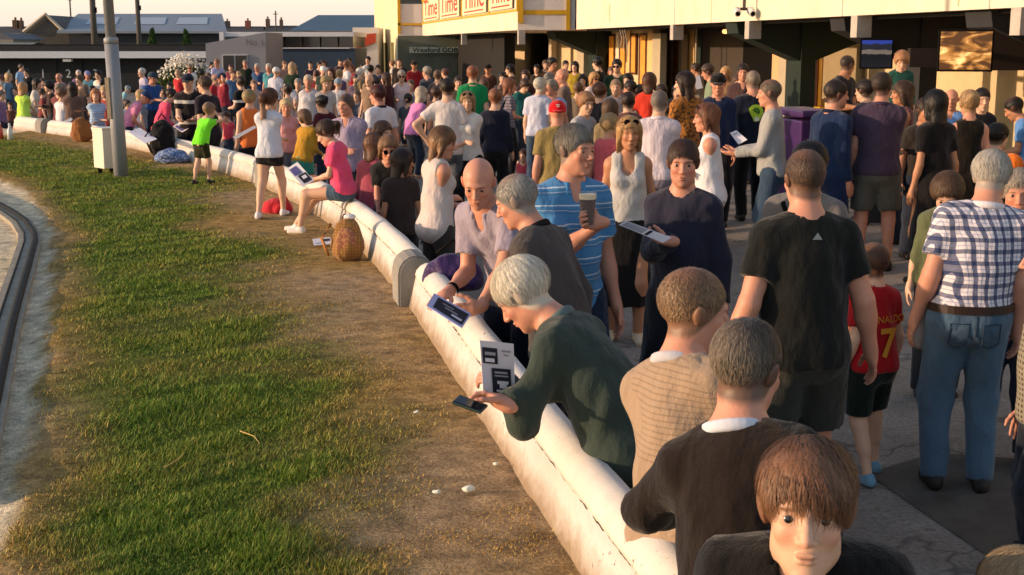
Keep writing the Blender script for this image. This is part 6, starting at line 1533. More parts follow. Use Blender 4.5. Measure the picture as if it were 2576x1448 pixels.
# right side near the stand
W('F',580,435,150,"h=140 hh=60 hp=15 skin=t r=crop:#40302a t=tee:#23242a a=hold","man in a dark t-shirt standing before the cream wall panel")
W('F',480,625,225,"h=60 hh=80 skin=r stub=1 r=short:#33241a t=jacket:#18294a b=shorts:#17284c a=pocket collar=#142038 w=1.15","bearded man in a navy half-zip top and navy shorts",'halfzip')
W('F',845,565,225,"h=15 hh=40 skin=r r=short:#3c2c22 t=polo:#44384c b=shorts:#5c5c54 a=holdr w=1.2 bl=1.1 shoe=#181514","broad man in a dusky purple polo and grey cargo shorts from behind",'purple')
W('F',1000,405,165,"c h=190 hp=20 r=mop:#b87a40 t=jacket:#1c4a44 float Hr=.9,1.1","child with strawberry blond hair in a dark teal top held up high by the column",'high',Hr=(.9,1.1))
_c = PEOPLE['high']; _r = _c['root']; mb = MB(); _zt = float(_r[2]); mb.box((_r[0], _r[1], _zt / 2 - .05), (.7, .5, _zt + .1)); S("plinth", mb, dgrey, bevel=.01)
W('F',1020,630,200,"f h=-70 hh=-80 skin=t r=long:#4c3424 t=vest:#6c4448 a=fold","tanned woman with brown hair close right of the purple polo")
W('F',1270,700,240,"f h=-20 r=long:#110c0c t=tee:#141214 b=lskirt:#121012 hlen=1.3 skin=t","woman with long black hair in a black dress",'blackhair')
W('F',1385,690,160,"h=200 skin=r r=bald t=shirt:#6c98dc","bald man in a sky blue shirt behind the long black hair")
W('F',1530,700,230,"f h=5 r=bun:#b08850 t=vest:#17130f b=lskirt:#151210 skin=r","woman with pinned-up fair hair in a black sleeveless dress from behind",'blackdress')
W('F',1620,685,190,"f h=180 r=short:#231812 t=jacket:#1c1c24","dark-haired woman in a dark jacket behind the black sleeveless dress")
W('F',1845,765,165,"h=-60 hp=30 l=15 skin=t r=crop:#120e0d t=tee:#5c8cc8 a=hold","man with cropped black hair in a sky blue t-shirt at the right edge")
W('F',1860,1195,210,"h=-20 cap=#e07020 r=crop:#3c2c22 t=jacket:#1c1e28","person in an orange cap behind the grey-haired man in the checked shirt")
W('F',1740,960,190,"h=60 r=thick:#1a1614 t=jacket:#1e2230","dark figure in a black jacket at the right behind the black dress")
W('Z',2038,360,150,"h=30 r=thick:#1c1512 t=tee:#6c6866 b=jeans:#17181c strap=-1 w=1.1 D=6.6","man in a grey t-shirt with a black shoulder strap, mostly hidden behind the black t-shirt",'greytee')
W('Z',2385,448,100,"f h=190 hh=200 hp=30 l=15 r=curly:#5c4024 t=shirtl:#5c6448 b=jeans:#2c3038 D=8.6 Hr=1.3,1.7","curly brown-haired woman in an olive green shirt looking down",'olive')
W('Z',2568,425,110,"h=200 skin=r r=short:#a09484 t=shirt:#b8a8b4:vstripe D=7.4","man in a lilac striped shirt behind the checked shirt at the right edge")
W('Z',2655,575,130,"h=-85 skin=r r=short:#a8a098 t=shirtl:#8c8470/#26242a:check b=jeans:#1c222e D=6.0","grey-haired man in a small dark check shirt cut by the right edge")
W('Z',2203,612,118,"c h=-25 hh=-20 r=crop:#5a3a24 t=tee:#a8141c/#7c1018 b=shorts:#132018 Hr=1.1,1.5 D=6.3 shoe=#6c98b0 sl=.9","boy in a red football shirt with a yellow number 7 on the back",'seven',Hr=(1.1,1.5))
W('H',960,640,110,"c h=200 r=short:#6c442c t=tee:#c04858","small brown-haired child in pink low between the red cap and the crowd")
W('Z',2500,388,120,"h=5 hh=30 hp=25 skin=r r=thick:#a39c90:#cfc8ba t=shirt:#dcd6dc:plaid b=jeans:#4b6379 a=down w=1.28 bl=1.08 ls=7 shoe=#26221f D=6.15 Hr=1.6,1.95 hem=.972 step=.04","grey-haired man in a blue and white checked shirt and faded jeans from behind",'check',Hr=(1.6,1.95))
W('Z',2030,378,150,"h=-10 hh=-12 r=crop:#5a4232 skin=r w=1.25 bl=1.1 t=tee:#191b1a b=shorts:#34352f a=wide D=5.4 hem=.84","heavy-set man in a black t-shirt and dark green shorts seen from behind",'black')
W('Z',1720,352,122,"h=205 hh=188 hp=4 skin=r r=short:#4a3020 t=jumper:#2b2c3c b=jeans:#22242c a=holdr stub=.5 bl=1.1 w=1.02 hintr=0.6 iris=#3c3c30","dark-haired man in a navy jumper holding a folded race card, looking at the camera",'navy',handr=tuple(at(1690,608,6.45)),hintr=(.6,-.3,-.9),hdirr=(-.9,-.15,.12),pnr=(0,-.3,1),curlr=.8)
W('Z',1438,313,130,"h=160 hh=135 hp=3 skin=r r=short:#6b6357:#a09a8c t=polo:#4a86b8/#d7e2ea:polo b=jeans:#1d2b42 a=drink bl=1.1 w=1.0","grey-haired man in a blue polo with white stripes holding a pint of dark beer",'polo',handr=tuple(at(1512,560,6.05)),hintr=(.5,-.3,-1),hdirr=(-.85,-.35,.1),pnr=(.15,-.4,.2),curlr=1.15)
# along the near wall
W('G',1100,320,190,"f h=170 hh=130 r=long:#5c3a26 t=tee:#b8a89c","brown-haired woman above the pair leaning on the wall, right of the lilac polo")
W('G',1030,415,190,"f h=30 r=bob:#7a4c2c t=jumper:#9c4858 b=jeans:#2c2c38","woman in a dusky rose jumper leaning at the wall",'rose')
W('G',1150,440,215,"f h=185 hh=170 hp=15 shades=1 r=bob:#8c6038 t=tee:#1a1a1b a=lean l=12 skin=r","woman in glasses and a black t-shirt with forearms on the white wall",'blacktee')
W('G',1250,535,230,"f h=-20 hh=60 r=long:#33201a hlen=.6 t=tee:#3c302e b=jeans:#17181e skin=t","dark-haired woman in a dark brown top at the wall from behind",'brownback')
W('H',330,470,340,"f h=60 hh=100 hp=12 r=long:#7a5430:#94693c t=vest:#c8bcb8 b=trousers:#3c3836 a=fold skin=r w=1.05 hlen=.85 hem=.72","woman with thick brown shoulder-length hair in a pale sleeveless top by the wall",'sleeveless')
W('H',600,728,400,"h=220 hh=190 hp=25 l=40 free D=6.35 skin=r r=bald stub=.4 t=shirt:#9a90a0 b=jeans:#1c2232 hr=.12 iris=#333","bald man in a grey-lilac shirt leaning with one hand on the wall",'bald',handr=tuple(at(1128,735,6.35)),handl=tuple(at(1198,795,6.05)),hdirl=(-.8,-.3,-.1),hdirr=(-.5,-.7,-.25),pnr=(0,0,-1),curlr=.2,Hr=(1.6,1.9))
W('Z',1288,445,150,"h=-60 hh=-75 hp=24 l=24 free skin=r r=crop:#8c8880:#a8a49c t=jumper:#4c4644 b=jeans:#17181e w=1.1 D=5.9 collar=#1c1a1a","grey-haired man in a charcoal brown jumper with a black collar leaning towards the bald man",'greyman')
W('Z',1275,668,195,"h=-62 hh=-72 hp=42 l=42 free skin=r r=thick:#d8cdb4:#ece4d0 t=jumper:#34403a b=trousers:#1c211f w=1.12 D=4.35 collar=#5c6c6c iris=#444","white-haired man in a dark green cardigan bent over the wall reading a race card",'white',handr=tuple(at(1275,1018,4.05)),handl=tuple(at(1275,955,4.3)),hintr=(.4,-.2,-1),hintl=(-.4,.2,-1),hdirr=(-.75,.25,.25),hdirl=(-.8,.3,.1),curl=.9,Hr=(1.4,1.95))
W('Z',1742,678,215,"h=48 hh=80 hp=10 skin=r l=10 ls=-15 free r=crop:#7a5a3c:#9a7850 t=jumper:#a08a74:rib b=trousers:#2c2824 w=1.12 bl=1.1 D=3.95 collar=#b8b8c0 gz=0 a=fold","man in a taupe ribbed jumper with cropped brown hair leaning back on the wall",'taupe',Hr=(1.55,1.95))
W('Z',1885,812,235,"h=25 hh=42 hp=14 l=14 ls=-13 free skin=r r=short:#54463a:#8a7a66 t=jumper:#1f1714 b=trousers:#17151a w=1.3 bl=1.1 D=3.05 collar=#c8ccd8 a=down","man with thinning grey-brown hair in a black-brown jumper and white collar at the near wall",'darkj',Hr=(1.45,1.9),handl=tuple(at(1755,1290,3.36)),elbl=tuple(at(1625,1285,3.12)))
W('Z',2035,1100,330,"c h=195 hh=192 hp=-5 hr=.10 l=50 nl=.3 fr=.016 D=2.3 free r=fringe:#6b4222:#8e5c30 t=tee:#131212 b=jeans:#151414 iris=#3c4848 skin=p hs=1.04 nk=.9 nst=9000 hfine=.0036 a=down stl=1.5","boy with a heavy brown fringe in a black t-shirt closest to the camera",'boy',Hr=(1.2,1.75),gz=-.05)
W('Z',2585,1392,330,"h=-30 r=short:#a08458 D=2.25 t=tee:#5c4c38","top of a sandy-haired head cut by the bottom right corner",'corner',Hr=(1.2,1.6),gz=-.05)
# on the grass side
W('B',1640,525,330,"f c h=10 hh=30 r=pony:#5a3018:#6c4022 t=tee:#ccd0dc b=minis:#15151c D=12.3 grass a=fold hlen=1.5 shoe=#e0d8dc shoes hem=.84 stance=.10 step=.07","girl with a long brown ponytail in white t-shirt and black shorts on the grass",'girl',Hr=(1.0,1.6))
W('B',735,745,190,"c h=35 l=30 hp=10 r=short:#8c6844 t=tee:#7cf030 b=shorts:#2c3018 a=head grass shoes D=16.2 shoe=#2a2c20","child in a lime green top climbing over the wall",'lime',Hr=(.9,1.4))
W('B',2440,1035,280,"f c h=-75 hh=-80 hp=32 l=12 r=pony:#4a3020 t=tee:#e85078 b=minis:#40566c D=11.2 grass sit=.40 fwd=.42 shoe=#e4dcd4 shoes a=hold","girl in a bright pink t-shirt sitting on the wall reading a race card",'reader',Hr=(1.05,1.6))

# people glimpsed between the others
for t_, x, y, h_, sp_, lb in (
 ('A',235,500,120,"h=200 r=short:#5c4434 t=tee:#54606c","brown-haired person in grey-blue between the blonde and the neon yellow top"),
 ('A',640,530,125,"h=60 r=short:#3c2c20 t=tee:#7c3c38","person in brick red right of the girl bending over the paper"),
 ('A',1285,470,125,"h=170 r=short:#7c5c38 t=tee:#8c8c94","light-haired person in grey behind the ginger-haired girl's left"),
 ('A',1545,395,130,"h=10 r=short:#2c2018 t=tee:#a8a49c","person in pale grey beside the black-haired man in white"),
 ('A',760,600,130,"c h=100 r=short:#3c281c t=tee:#4c3430","child in dark brown beside the man with grey-brown hair at the far wall"),
 ('A',1255,620,140,"f h=-30 r=long:#4a3020 t=tee:#5c4440","brown long-haired woman right of the large dark-haired woman"),
 ('A',2440,500,130,"h=160 r=short:#3c3428 t=tee:#5c6c84","person in steel blue right of the royal blue t-shirt"),
 ('B',1415,400,140,"h=170 r=short:#8c6a50 t=tee:#a89c98","sandy-haired person below the man with folded arms in the blue polo"),
 ('B',1085,430,125,"h=200 r=short:#4c3428 t=tee:#34405c","dark-haired person in navy left of the dark-haired boy"),
 ('B',1560,300,120,"f h=190 r=bob:#6c4a34 t=tee:#8c4c54","bob-haired woman in rose between the blue polo and teal shirt"),
 ('B',1800,395,140,"h=40 r=short:#3c2c24 t=tee:#6c6c74","dark-haired person in grey right of the white cap's shoulders"),
 ('B',2080,380,150,"h=180 r=short:#9c8c80 t=shirt:#8c98ac","grey-haired person in a grey-blue shirt left of the smiling woman"),
 ('B',2360,260,125,"h=10 r=short:#4c3020 t=tee:#7c2c34","brown-haired person in wine red above the bushy fair hair"),
 ('C',540,400,140,"h=170 r=short:#4c3c34 t=tee:#6c5c74","dark-haired person in muted violet left of the bald man"),
 ('C',860,440,150,"h=30 r=short:#3c2c28 t=tee:#8c8480","dark-haired person in stone grey right of the bald man"),
 ('C',1120,560,160,"f h=200 r=bob:#3c281c t=tee:#3c3444","dark bobbed woman left below the pale pink blouse"),
 ('C',1370,480,160,"h=180 r=short:#5c4838 t=shirt:#7c88a0","brown-haired man in a slate shirt right of the pale pink blouse"),
 ('C',1330,690,170,"h=20 r=short:#2c2420 t=tee:#4c5460","dark-haired person in charcoal left of the orchid pink shirt"),
 ('C',560,640,160,"h=200 r=short:#6c5848 t=tee:#4c5464","brown-haired person between the lilac polo and the light brown head"),
 ('C',2080,430,170,"h=170 r=short:#3c2a20 t=tee:#5c5448","dark-haired person between the pale t-shirt and the green polo"),
 ('C',2470,470,180,"f h=-30 r=long:#5c3c28 t=tee:#6c5c5c","brown long-haired woman right of the green polo"),
 ('D',340,370,160,"h=180 r=short:#1c1412 t=tee:#3c3430","dark-haired person in shade above the laughing red-haired woman"),
 ('D',575,590,180,"h=200 r=short:#5c3c2c t=tee:#3c4450","brown-haired person right of the laughing red-haired woman"),
 ('D',1480,520,200,"h=20 r=short:#6c4a30 t=tee:#7c6c5c","brown-haired person behind the curly ginger boy"),
 ('D',1560,400,175,"f h=200 r=bob:#2c1c16 t=tee:#5c3c3c","dark bobbed woman left of the fair woman in shaded sunglasses"),
 ('D',2400,560,220,"h=30 r=short:#2c1e18 t=tee:#4c4440","dark-haired person just left of the red-orange top"),
 ('E',560,560,220,"h=190 r=short:#4c3424 t=tee:#3c4438","brown-haired person half behind the very long dark hair"),
 ('E',1480,420,220,"f h=190 r=bob:#5c3c28 t=tee:#5c4c4c","brown bobbed woman between the black cap and the emblem jacket"),
 ('F',720,620,180,"h=-40 r=short:#2c201c t=tee:#2c303c","dark-haired person between the navy half-zip and the purple polo"),
 ('F',1180,760,200,"h=170 r=short:#3c2a20 skin=t t=tee:#34302c","dark figure left of the long black hair"),
): W(t_, x, y, h_, sp_, lb)
# ---------------------------------------------------------------- things held, worn marks, bags and litter
paper = mat("newsprint", "#d8d4dc", .7, .2, var=.05, vscale=8); ink = mat("ink_navy", "#23242e", .7); ink2 = mat("ink_purple", "#4a4a80", .7); greyp = mat("print_grey", "#9a98a0", .7)
def sheet_at(label, quad, marks=(), th=.004, name="race_card", cat="race card", fold=False, m=None):
    """a printed leaflet lying in the plane of four world points (a, b, c, d: round the edge)"""
    a, b, c, d = [Vector(q) for q in quad]; o = (a + b + c + d) / 4; n = (b - a).cross(d - a).normalized()
    e = empty(name, o, 0, label, cat, "race cards")
    mb = MB(); mb.hexa([v - o for v in (a, b, c, d)] + [v - o + n * th for v in (a, b, c, d)]); mb.build("cover", m or paper, e)
    face = 1 if (Vector((0, 0, CAMH)) - o).dot(n) > 0 else -1; lift = th + .0015 if face > 0 else -.0015
    for (u0, v0, u1, v1, k) in marks:
        P = lambda u, v: (a + (b - a) * u + (d - a) * v + ((c - b) - (d - a)) * (u * v)) - o + n * lift
        mb = MB(); mb.add([P(u0, v0), P(u1, v0), P(u1, v1), P(u0, v1)], [(0, 1, 2, 3)]); mb.build("print", {0: ink, 1: ink2, 2: greyp, 3: paper}[k], e)
    return e
# held by the white-haired man: an upright card with two dark panels
D_ = 4.12
sheet_at("white race card with two dark printed panels held upright by the white-haired man", [at(1207, 857, D_), at(1292, 866, D_ + .03), at(1296, 995, D_ + .05), at(1216, 990, D_)],
         [(.05, .12, .50, .42, 0), (.12, .20, .44, .26, 2), (.12, .32, .40, .39, 3), (.30, .50, .88, .98, 0), (.38, .56, .78, .60, 2), (.38, .63, .8, .66, 2), (.45, .74, .80, .80, 3), (.52, .80, .75, .88, 3), (.42, .91, .72, .955, 3), (.62, .14, .90, .18, 2), (.68, .22, .84, .25, 2)])
D_ = 5.6
sheet_at("lilac edged race card with a black panel held over the wall by the bald man", [at(1092, 738, 6.0), at(1186, 790, 5.9), at(1162, 826, 5.75), at(1074, 770, 5.85)],
         [(.14, .12, .96, .86, 0), (.3, .3, .6, .36, 2), (.4, .45, .75, .52, 2), (.62, .6, .9, .72, 3)], m=mat("lilac_paper", "#b9b8dc", .7))
NV = PEOPLE["navy"]["D"] - .36
sheet_at("folded newsprint race card in the navy jumper man's hand", [at(1556, 566, NV), at(1575, 556, NV), at(1690, 598, NV - .05), at(1668, 612, NV - .05)], [(.1, .05, .9, .5, 2), (.1, .55, .9, .62, 0)])
sheet_at("open race card with navy and black squares read by the girl in pink", [at(722, 425, 10.9), at(748, 408, 10.9), at(790, 455, 10.8), at(762, 470, 10.75)], [(.1, .1, .7, .45, 1), (.25, .52, .95, .92, 0), (.45, .6, .8, .75, 3)])
g_p = gz_px(810, 614); z_ = g_p.z + .02
sheet_at("white programme dropped on the dry grass beside the straw backpack", [gz_px(786, 608) + Vector((0, 0, .02)), gz_px(830, 606) + Vector((0, 0, .03)), gz_px(836, 620) + Vector((0, 0, .02)), gz_px(790, 624) + Vector((0, 0, .02))], [(.45, .2, .95, .55, 0), (.1, .7, .6, .8, 2)])
sheet_at("blue and white newspaper spread over the wall by the pink shirt man", [atz(322, 333, WZ + .05), atz(352, 322, WZ + .06), atz(395, 350, WZ + .05), atz(365, 362, WZ + .02)], [(.1, .1, .5, .5, 1), (.5, .5, .95, .9, 1)])
sheet_at("small white and violet card held by the navy cap jersey man", [at(435, 318, 19.5), at(450, 310, 19.5), at(474, 324, 19.4), at(458, 334, 19.4)], [(.1, .1, .6, .9, 1)])
sheet_at("white sheet held by the brown-haired man at the pale post", [at(1745, 195, 15.4), at(1760, 190, 15.4), at(1768, 222, 15.4), at(1752, 226, 15.4)], [])
sheet_at("pale lilac folded paper in the hand of the grey sweatshirt man", [at(1836, 335, 11.0), at(1852, 328, 11.0), at(1880, 352, 10.9), at(1858, 364, 10.9)], [(.2, .2, .8, .3, 2)])
sheet_at("white leaflet held low by the crouching figure right of the lime green child", [at(585, 345, 17), at(640, 316, 17), at(645, 322, 17), at(592, 352, 17)], [])
sheet_at("cream race card held by the girl in the white top at the far wall", [at(148, 312, 23), at(178, 296, 23), at(184, 302, 23), at(156, 320, 23)], [])
# phone
p = at(1182, 1018, 3.98); e = empty("phone", p, 0, "dark mobile phone held in the white-haired man's right hand", "phone")
M_ = Matrix.Rotation(R(-20), 4, 'Z') @ Matrix.Rotation(R(14), 4, 'Y') @ Matrix.Rotation(R(8), 4, 'X')
mb = MB(); mb.box((0, 0, 0), (.10, .06, .009), M=M_); mb.build("case", mat("phone_case", "#1f3430", .4, .5), e, bevel=.003)
mb = MB(); mb.box((0, 0, .0058), (.09, .05, .001), M=M_); mb.build("screen", mat("phone_glass", "#0a0c0e", .1, .7), e)
# pint of dark beer in the polo man's hand
def pint():
    pr = PEOPLE['polo']; wr, u, nrm, lat = pr['AR']['r']; w_ = pr['world'](wr + u * .085 + lat * .045 + nrm * .04); c = w_
    e = empty("pint_glass", c, 0, "pint of dark beer with a cream head in the polo man's hand", "glass")
    gl = bpy.data.materials.new("glass_clear"); gl.use_nodes = True; b = gl.node_tree.nodes["Principled BSDF"]; b.inputs["Base Color"].default_value = (.9, .9, .88, 1); b.inputs["Roughness"].default_value = .08; b.inputs["Alpha"].default_value = .10
    h0, h1 = -.075, .075
    mb = MB(); mb.tube([(0, 0, h0), (0, 0, h1)], [.030, .043], 24, cap=False); mb.build("glass", gl, e, smooth=True)
    mb = MB(); mb.tube([(0, 0, h0 + .004), (0, 0, h1 - .028)], [.028, .038], 24); mb.build("beer", mat("stout", "#3a1a0c", .2, .5), e, smooth=False)
    mb = MB(); mb.tube([(0, 0, h1 - .027), (0, 0, h1 - .006)], [.0385, .0405], 24); mb.build("froth", mat("froth", "#e0cdaa", .8), e)
PINT_D = 6.1
pint()
# ---- marks on clothing
def decal(key, poly_px, D_off, m, name):
    pass
def on_cloth(key, cloth, u, v, wdt, hgt, build):
    """lay flat marks on the back of a person: ray-cast onto the garment from behind"""
    pr = PEOPLE[key]; e = pr['e']; ob = [c for c in e.children if c.name.split('.')[0] == cloth][0]
    return pr, e, ob
def project(ob, pts, off=.004):
    """drop local points (x, z) onto the back of the garment along +Y"""
    out = []
    me = ob.data; co = np.empty(len(me.vertices) * 3, np.float32); me.vertices.foreach_get("co", co); co = co.reshape(-1, 3)
    for x, z in pts:
        d = (co[:, 0] - x) ** 2 + (co[:, 2] - z) ** 2; k = np.where(d < .022 ** 2)[0]
        if len(k) == 0: k = np.argsort(d)[:3]
        out.append((x, float(np.percentile(co[k, 1], 8)) - off, z))
    return out
def lay_text(key, cloth, body, size, x, z, m, name, sx=1.0, bold=0):
    pr = PEOPLE[key]; e = pr['e']; ob = [c for c in e.children if c.name.split('.')[0] == cloth][0]
    cu = bpy.data.curves.new("t", 'FONT'); cu.body = body; cu.size = size; cu.align_x = 'CENTER'; cu.align_y = 'CENTER'; cu.offset = bold
    t = bpy.data.objects.new("tmp", cu); COL.objects.link(t); me = bpy.data.meshes.new_from_object(t); bpy.data.objects.remove(t)
    vs = [(v.co.x * sx + x, v.co.y + z) for v in me.vertices]; P = project(ob, vs)
    y0 = min(p[1] for p in P)
    for v, p in zip(me.vertices, P): v.co = (p[0], p[1] * .5 + y0 * .5 - .004, p[2])
    me.update(); return link(name, me, m, ob)
yl = mat("shirt_gold", "#c98a2a", .8)
s_ = PEOPLE['seven']['s']; zc = 1.18 * s_
lay_text('seven', 't_shirt', "7", .30 * s_, 0, zc - .10 * s_, yl, "number", 1.0, .004)
lay_text('seven', 't_shirt', "RONALDO", .075 * s_, 0, zc + .08 * s_, yl, "name_lettering", 1.0)
s_ = PEOPLE['emblem']['s']; ob = [c for c in PEOPLE['emblem']['e'].children if c.name.split('.')[0] == 'jacket'][0]
V = []; F = []
def disc(cx, cz, pts, m, name, lift):
    P = project(ob, [(cx + a * .09 * s_, cz + b * .09 * s_) for a, b in pts]); y0 = min(p[1] for p in P) - lift
    mb = MB(); mb.add([(p[0], y0 * .6 + p[1] * .4 - lift, p[2]) for p in P], [tuple(range(len(P)))]); mb.build(name, m, ob)
lime = mat("lime_print", "#a8c838", .7); grn = mat("green_print", "#3c6c1c", .7); whp = mat("white_print", "#d8dcd0", .7)
disc(0, 1.28 * s_, [(-.95, .45), (-.5, .9), (0, 1.0), (.55, .85), (.95, .4), (1.0, -.1), (.75, -.6), (.5, -1.1), (.1, -1.25), (-.25, -1.2), (-.45, -.7), (-.8, -.1)], lime, "emblem_print", .004)
disc(0, 1.28 * s_, [(-.5, .3), (-.1, .62), (.35, .5), (.6, .1), (.4, -.35), (.05, -.1), (-.3, .05)], grn, "emblem_print", .007)
disc(0, 1.28 * s_, [(-.2, -.75), (.0, -.5), (.2, -.8), (.4, -.55), (.42, -1.1), (-.15, -1.15)], whp, "emblem_print", .008)
s_ = PEOPLE['black']['s']; ob = [c for c in PEOPLE['black']['e'].children if c.name.split('.')[0] == 't_shirt'][0]
disc(0, 1.40 * s_, [(-.22, -.12), (.26, -.12), (.05, .2)], mat("logo_grey", "#8c8f8c", .7), "logo", .004)
s_ = PEOPLE['redcap']['s']; pr = PEOPLE['redcap']
capo = [c for c in pr['e'].children if c.name.split('.')[0] == 'cap'][0]
for dz in (.012, -.004):
    q = pr['hl'](0, -.121, .062 + dz); mb = MB(); mb.box((0, 0, 0), (.035 if dz > 0 else .028, .006, .007), M=Matrix.Translation(Vector(q))); mb.build("stitched_mark", whp, capo)
# belt of the checked-shirt man
pr = PEOPLE['check']; s_ = pr['s']; pts = []
for c_ in pr['e'].children:
    if c_.name.split('.')[0] in ('jeans', 'shirt'):
        co = np.empty(len(c_.data.vertices) * 3, np.float32); c_.data.vertices.foreach_get("co", co); co = co.reshape(-1, 3); pts.append(co[np.abs(co[:, 2] - .972 * s_) < .03])
pts = np.concatenate(pts); an_ = np.arctan2(pts[:, 1], pts[:, 0]); rd_ = np.hypot(pts[:, 0], pts[:, 1]); ring = []
for k in range(40):
    a = -math.pi + 2 * math.pi * k / 40; d_ = np.abs((an_ - a + math.pi) % (2 * math.pi) - math.pi); m_ = d_ < .16
    r_ = float(np.percentile(rd_[m_], 92)) if m_.any() else .17; ring.append((a, r_))
ring = [(a, (ring[k - 1][1] + r_ + ring[(k + 1) % 40][1]) / 3 + .002) for k, (a, r_) in enumerate(ring)]
vs = []
for a, r_ in ring:
    for dr, dz in ((0, -.019), (.006, -.019), (.006, .019), (0, .019)): vs.append((math.cos(a) * (r_ + dr), math.sin(a) * (r_ + dr), .968 * s_ + dz))
fs = [(k * 4 + j, k * 4 + (j + 1) % 4, ((k + 1) % 40) * 4 + (j + 1) % 4, ((k + 1) % 40) * 4 + j) for k in range(40) for j in range(4)]
mb = MB(); mb.add(vs, fs); mb.build("belt", mat("belt_leather", "#2c1c15", .5, .4), pr['e'])
# back pockets and seams of his jeans
jn = [c for c in pr['e'].children if c.name.split('.')[0] == 'jeans'][0]; seam = mat("seam_blue", "#2c3c4e", .9)
for sg in (-1, 1):
    q = [(sg * .035, .90), (sg * .125, .90), (sg * .122, .79), (sg * .08, .765), (sg * .038, .79), (sg * .035, .90)]; q2 = []
    for (x0, z0), (x1, z1) in zip(q[:-1], q[1:]): q2 += [(x0 + (x1 - x0) * k / 4, z0 + (z1 - z0) * k / 4) for k in range(4)]
    P = project(jn, [(x * s_, z * s_) for x, z in q2 + [q[-1]]], .0); mb = MB(); mb.tube([Vector(p) for p in P], .0028, 5); mb.build("pocket_seam", seam, jn, smooth=True)
P = project(jn, [(.0, (.94 - .02 * k) * s_) for k in range(8)], 0); mb = MB(); mb.tube([Vector(p) for p in P], .0028, 5); mb.build("centre_seam", seam, jn, smooth=True)
# bald man's watch
pr = PEOPLE['bald']; wr, u, n_, lat = pr['AR']['r']
mb = MB(); mb.tube([Vector(wr - u * .045), Vector(wr - u * .025)], .034, 16, cap=False); mb.build("watch_strap", black, pr['e'])

# ---- bags
def blob_bag(name, px, D, dims, col, label, cat, seed=1, extra=None, grass=True, tex='plain', rot=0.0, z=None, parts=()):
    p = gz_px(*px) if grass else at(px[0], px[1], D)
    zz = float(grassz(p.y)) if z is None else z
    e = empty(name, (p.x, p.y, zz), rot, label, cat)
    P = [Ell((0, 0, dims[2] * .48), (dims[0] / 2, dims[1] / 2, dims[2] * .52), k=.04), Ell((0, 0, dims[2] * .25), (dims[0] * .52, dims[1] * .52, dims[2] * .28), k=.06)] + list(parts)
    F, ax = field(P, max(.01, min(dims) / 22), [], lambda P, F: np.maximum(F + nz(P, 30, seed) * .010 + np.abs(nz(P * A(1, 1, .4), 24, seed + 2)) * .012, -P[..., 2])); V, Q = surfnet(F, ax)
    link("body", np_mesh("body", V, Q), cloth_mat(col, tex), e); return e, p
e, p = blob_bag("backpack", (876, 655), 0, (.23, .20, .33), "#8a6438/#a87c46", "slumped straw-brown backpack with a rosy patterned front leaning on the wall", "backpack", 3, tex='check')
mb = MB(); mb.tube([(-.05, .02, .30), (-.03, .03, .34), (.03, .03, .34), (.05, .02, .30)], .008, 8); mb.build("handle", mat("leather_brown", "#5c3a22", .6), e, smooth=True)
P = [Ell((0, -.085, .15), (.08, .025, .11), k=.02)]; F, ax = field(P, .012); V, Q = surfnet(F, ax); link("pocket", np_mesh("pocket", V, Q), cloth_mat("#98604c/#b08458", 'floral'), e)
mb = MB(); mb.tube([(-.12, -.02, .28), (-.19, -.05, .17), (-.14, -.04, .04)], .012, 6); mb.build("strap", mat("strap_tan", "#a8743c", .7), e, smooth=True)
P = [Ell((.02, .0, .33), (.05, .04, .022), k=.02)]; F, ax = field(P, .012); V, Q = surfnet(F, ax); link("tissue", np_mesh("tissue", V, Q), mat("tissue", "#d8d4d4", .8), e)
e, p = blob_bag("tote_bag", (207, 357), 0, (.34, .26, .40), "#8c5a30", "brown leather tote bag on the grass left of the cream cabinet", "bag", 6)
for sy_ in (-.1, .1):
    mb = MB(); mb.tube([(-.1, sy_, .34), (-.07, sy_, .50), (.07, sy_, .50), (.1, sy_, .34)], .012, 8); mb.build("handle", mat("leather_brown", "#5c3a22"), e, smooth=True)
e, p = blob_bag("rucksack", (412, 398), 0, (.36, .30, .55), "#17171a", "black rucksack slumped against the wall below the coral pink top", "rucksack", 9)
mb = MB(); mb.tube([(-.1, -.1, .5), (-.2, -.2, .3), (-.12, -.16, .08)], .015, 6); mb.build("strap", black, e, smooth=True)
mb = MB(); mb.tube([(-.06, 0, .54), (0, 0, .62), (.06, 0, .54)], .010, 6); mb.build("handle", black, e, smooth=True)
e, p = blob_bag("denim_jacket", (434, 411), 0, (.44, .30, .20), "#4a6290/#8ca0c8", "crumpled blue denim jacket on the grass in front of the black rucksack", "jacket", 12, tex='floral')
mb = MB(); mb.tube([(-.20, -.08, .05), (-.04, -.15, .12), (.17, -.1, .06)], [.03, .045, .03], 8); mb.build("sleeve", cloth_mat("#4a6290/#8ca0c8", 'floral'), e, smooth=True)
e, p = blob_bag("red_bag", (698, 537), 0, (.28, .18, .15), "#c02c38", "crumpled red carrier bag on the grass behind the girls' shoes", "bag", 15)
mb = MB(); mb.tube([(.04, 0, .12), (.07, 0, .19), (.11, 0, .11)], .010, 6); mb.build("handle", mat("red_plastic", "#c02c38", .5), e, smooth=True)
e, p = blob_bag("purple_bag", (1140, 665), 7.6, (.34, .18, .22), "#3c2858", "shiny purple bag tucked behind the wall between the sleeveless woman and the bald man", "bag", 18, grass=False, z=WZ - .12)
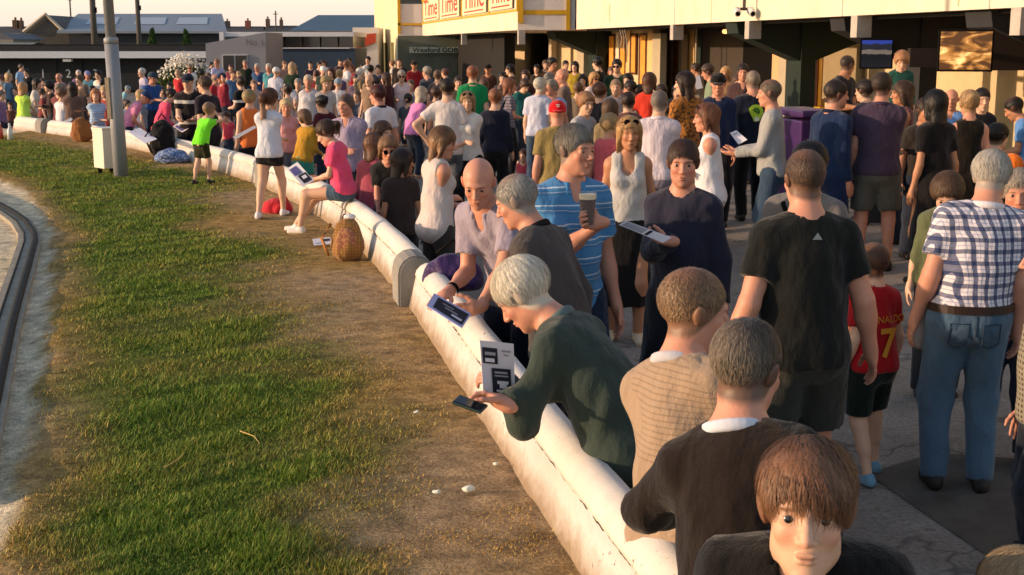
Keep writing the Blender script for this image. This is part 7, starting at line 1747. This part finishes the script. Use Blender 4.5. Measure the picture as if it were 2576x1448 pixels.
_M["cloth_plain_#3c2858"].node_tree.nodes["Principled BSDF"].inputs["Roughness"].default_value = .25
mb = MB(); mb.tube([(-.1, 0, .22), (0, 0, .30), (.1, 0, .22)], .009, 6); mb.build("handle", black, e, smooth=True)
# bottles and small litter at the far wall foot
for x, y, c, lab in ((26, 352, "#c8d0cc", "pale plastic bottle standing at the foot of the far wall"), (2, 350, "#b84c3c", "small red can at the far left foot of the wall")):
    p = gz_px(x, y); e = empty("bottle", (p.x, p.y, float(grassz(p.y))), 0, lab, "bottle")
    mb = MB(); mb.tube([(0, 0, 0), (0, 0, .15), (0, 0, .2), (0, 0, .25)], [.045, .045, .018, .018], 10); mb.build("body", mat("bottle" + c, c, .3, .5), e, smooth=True)
    mb = MB(); mb.tube([(0, 0, .25), (0, 0, .27)], .02, 8); mb.build("cap", whp, e)
for i, (x, y, r_) in enumerate(((1178, 1243, .022), (1098, 1251, .015), (1046, 1048, .010), (1245, 1180, .010))):
    p = gz_px(x, y); P = [Ell((0, 0, .008), (r_, r_ * .7, r_ * .5), k=.01), Ell((r_ * .6, r_ * .2, .01), (r_ * .5, r_ * .5, r_ * .4), k=.01)]
    F, ax = field(P, .004, [], lambda P, F: F + nz(P, 180, i) * .003); V, Q = surfnet(F, ax)
    o = link("paper_scrap", np_mesh("paper_scrap", V, Q), whp); o.location = p + Vector((0, 0, .01)); tag(o, ["larger crumpled white paper scrap on the dirt near the wall", "smaller white paper scrap left of the larger one", "tiny pale scrap on the dirt below the lilac race card", "tiny scrap close to the foot of the nearest wall"][i], "litter")
# straw wisps and a weed tuft on the bank
for i, pts in enumerate(([(605, 1112), (640, 1125), (655, 1145)], [(415, 1205), (450, 1185), (465, 1168)])):
    o_ = gz_px(*pts[1]); mb = MB(); mb.tube([gz_px(*q) + Vector((0, 0, .045)) - o_ for q in pts], [.0022, .0018, .001], 5); o = mb.build("straw_stalk", mat("straw", "#c8a868", .8)); o.location = o_; tag(o, ["long dry stalk lying on the green grass, upper of two", "short curled dry stalk on the green grass, lower of two"][i], "stalk")
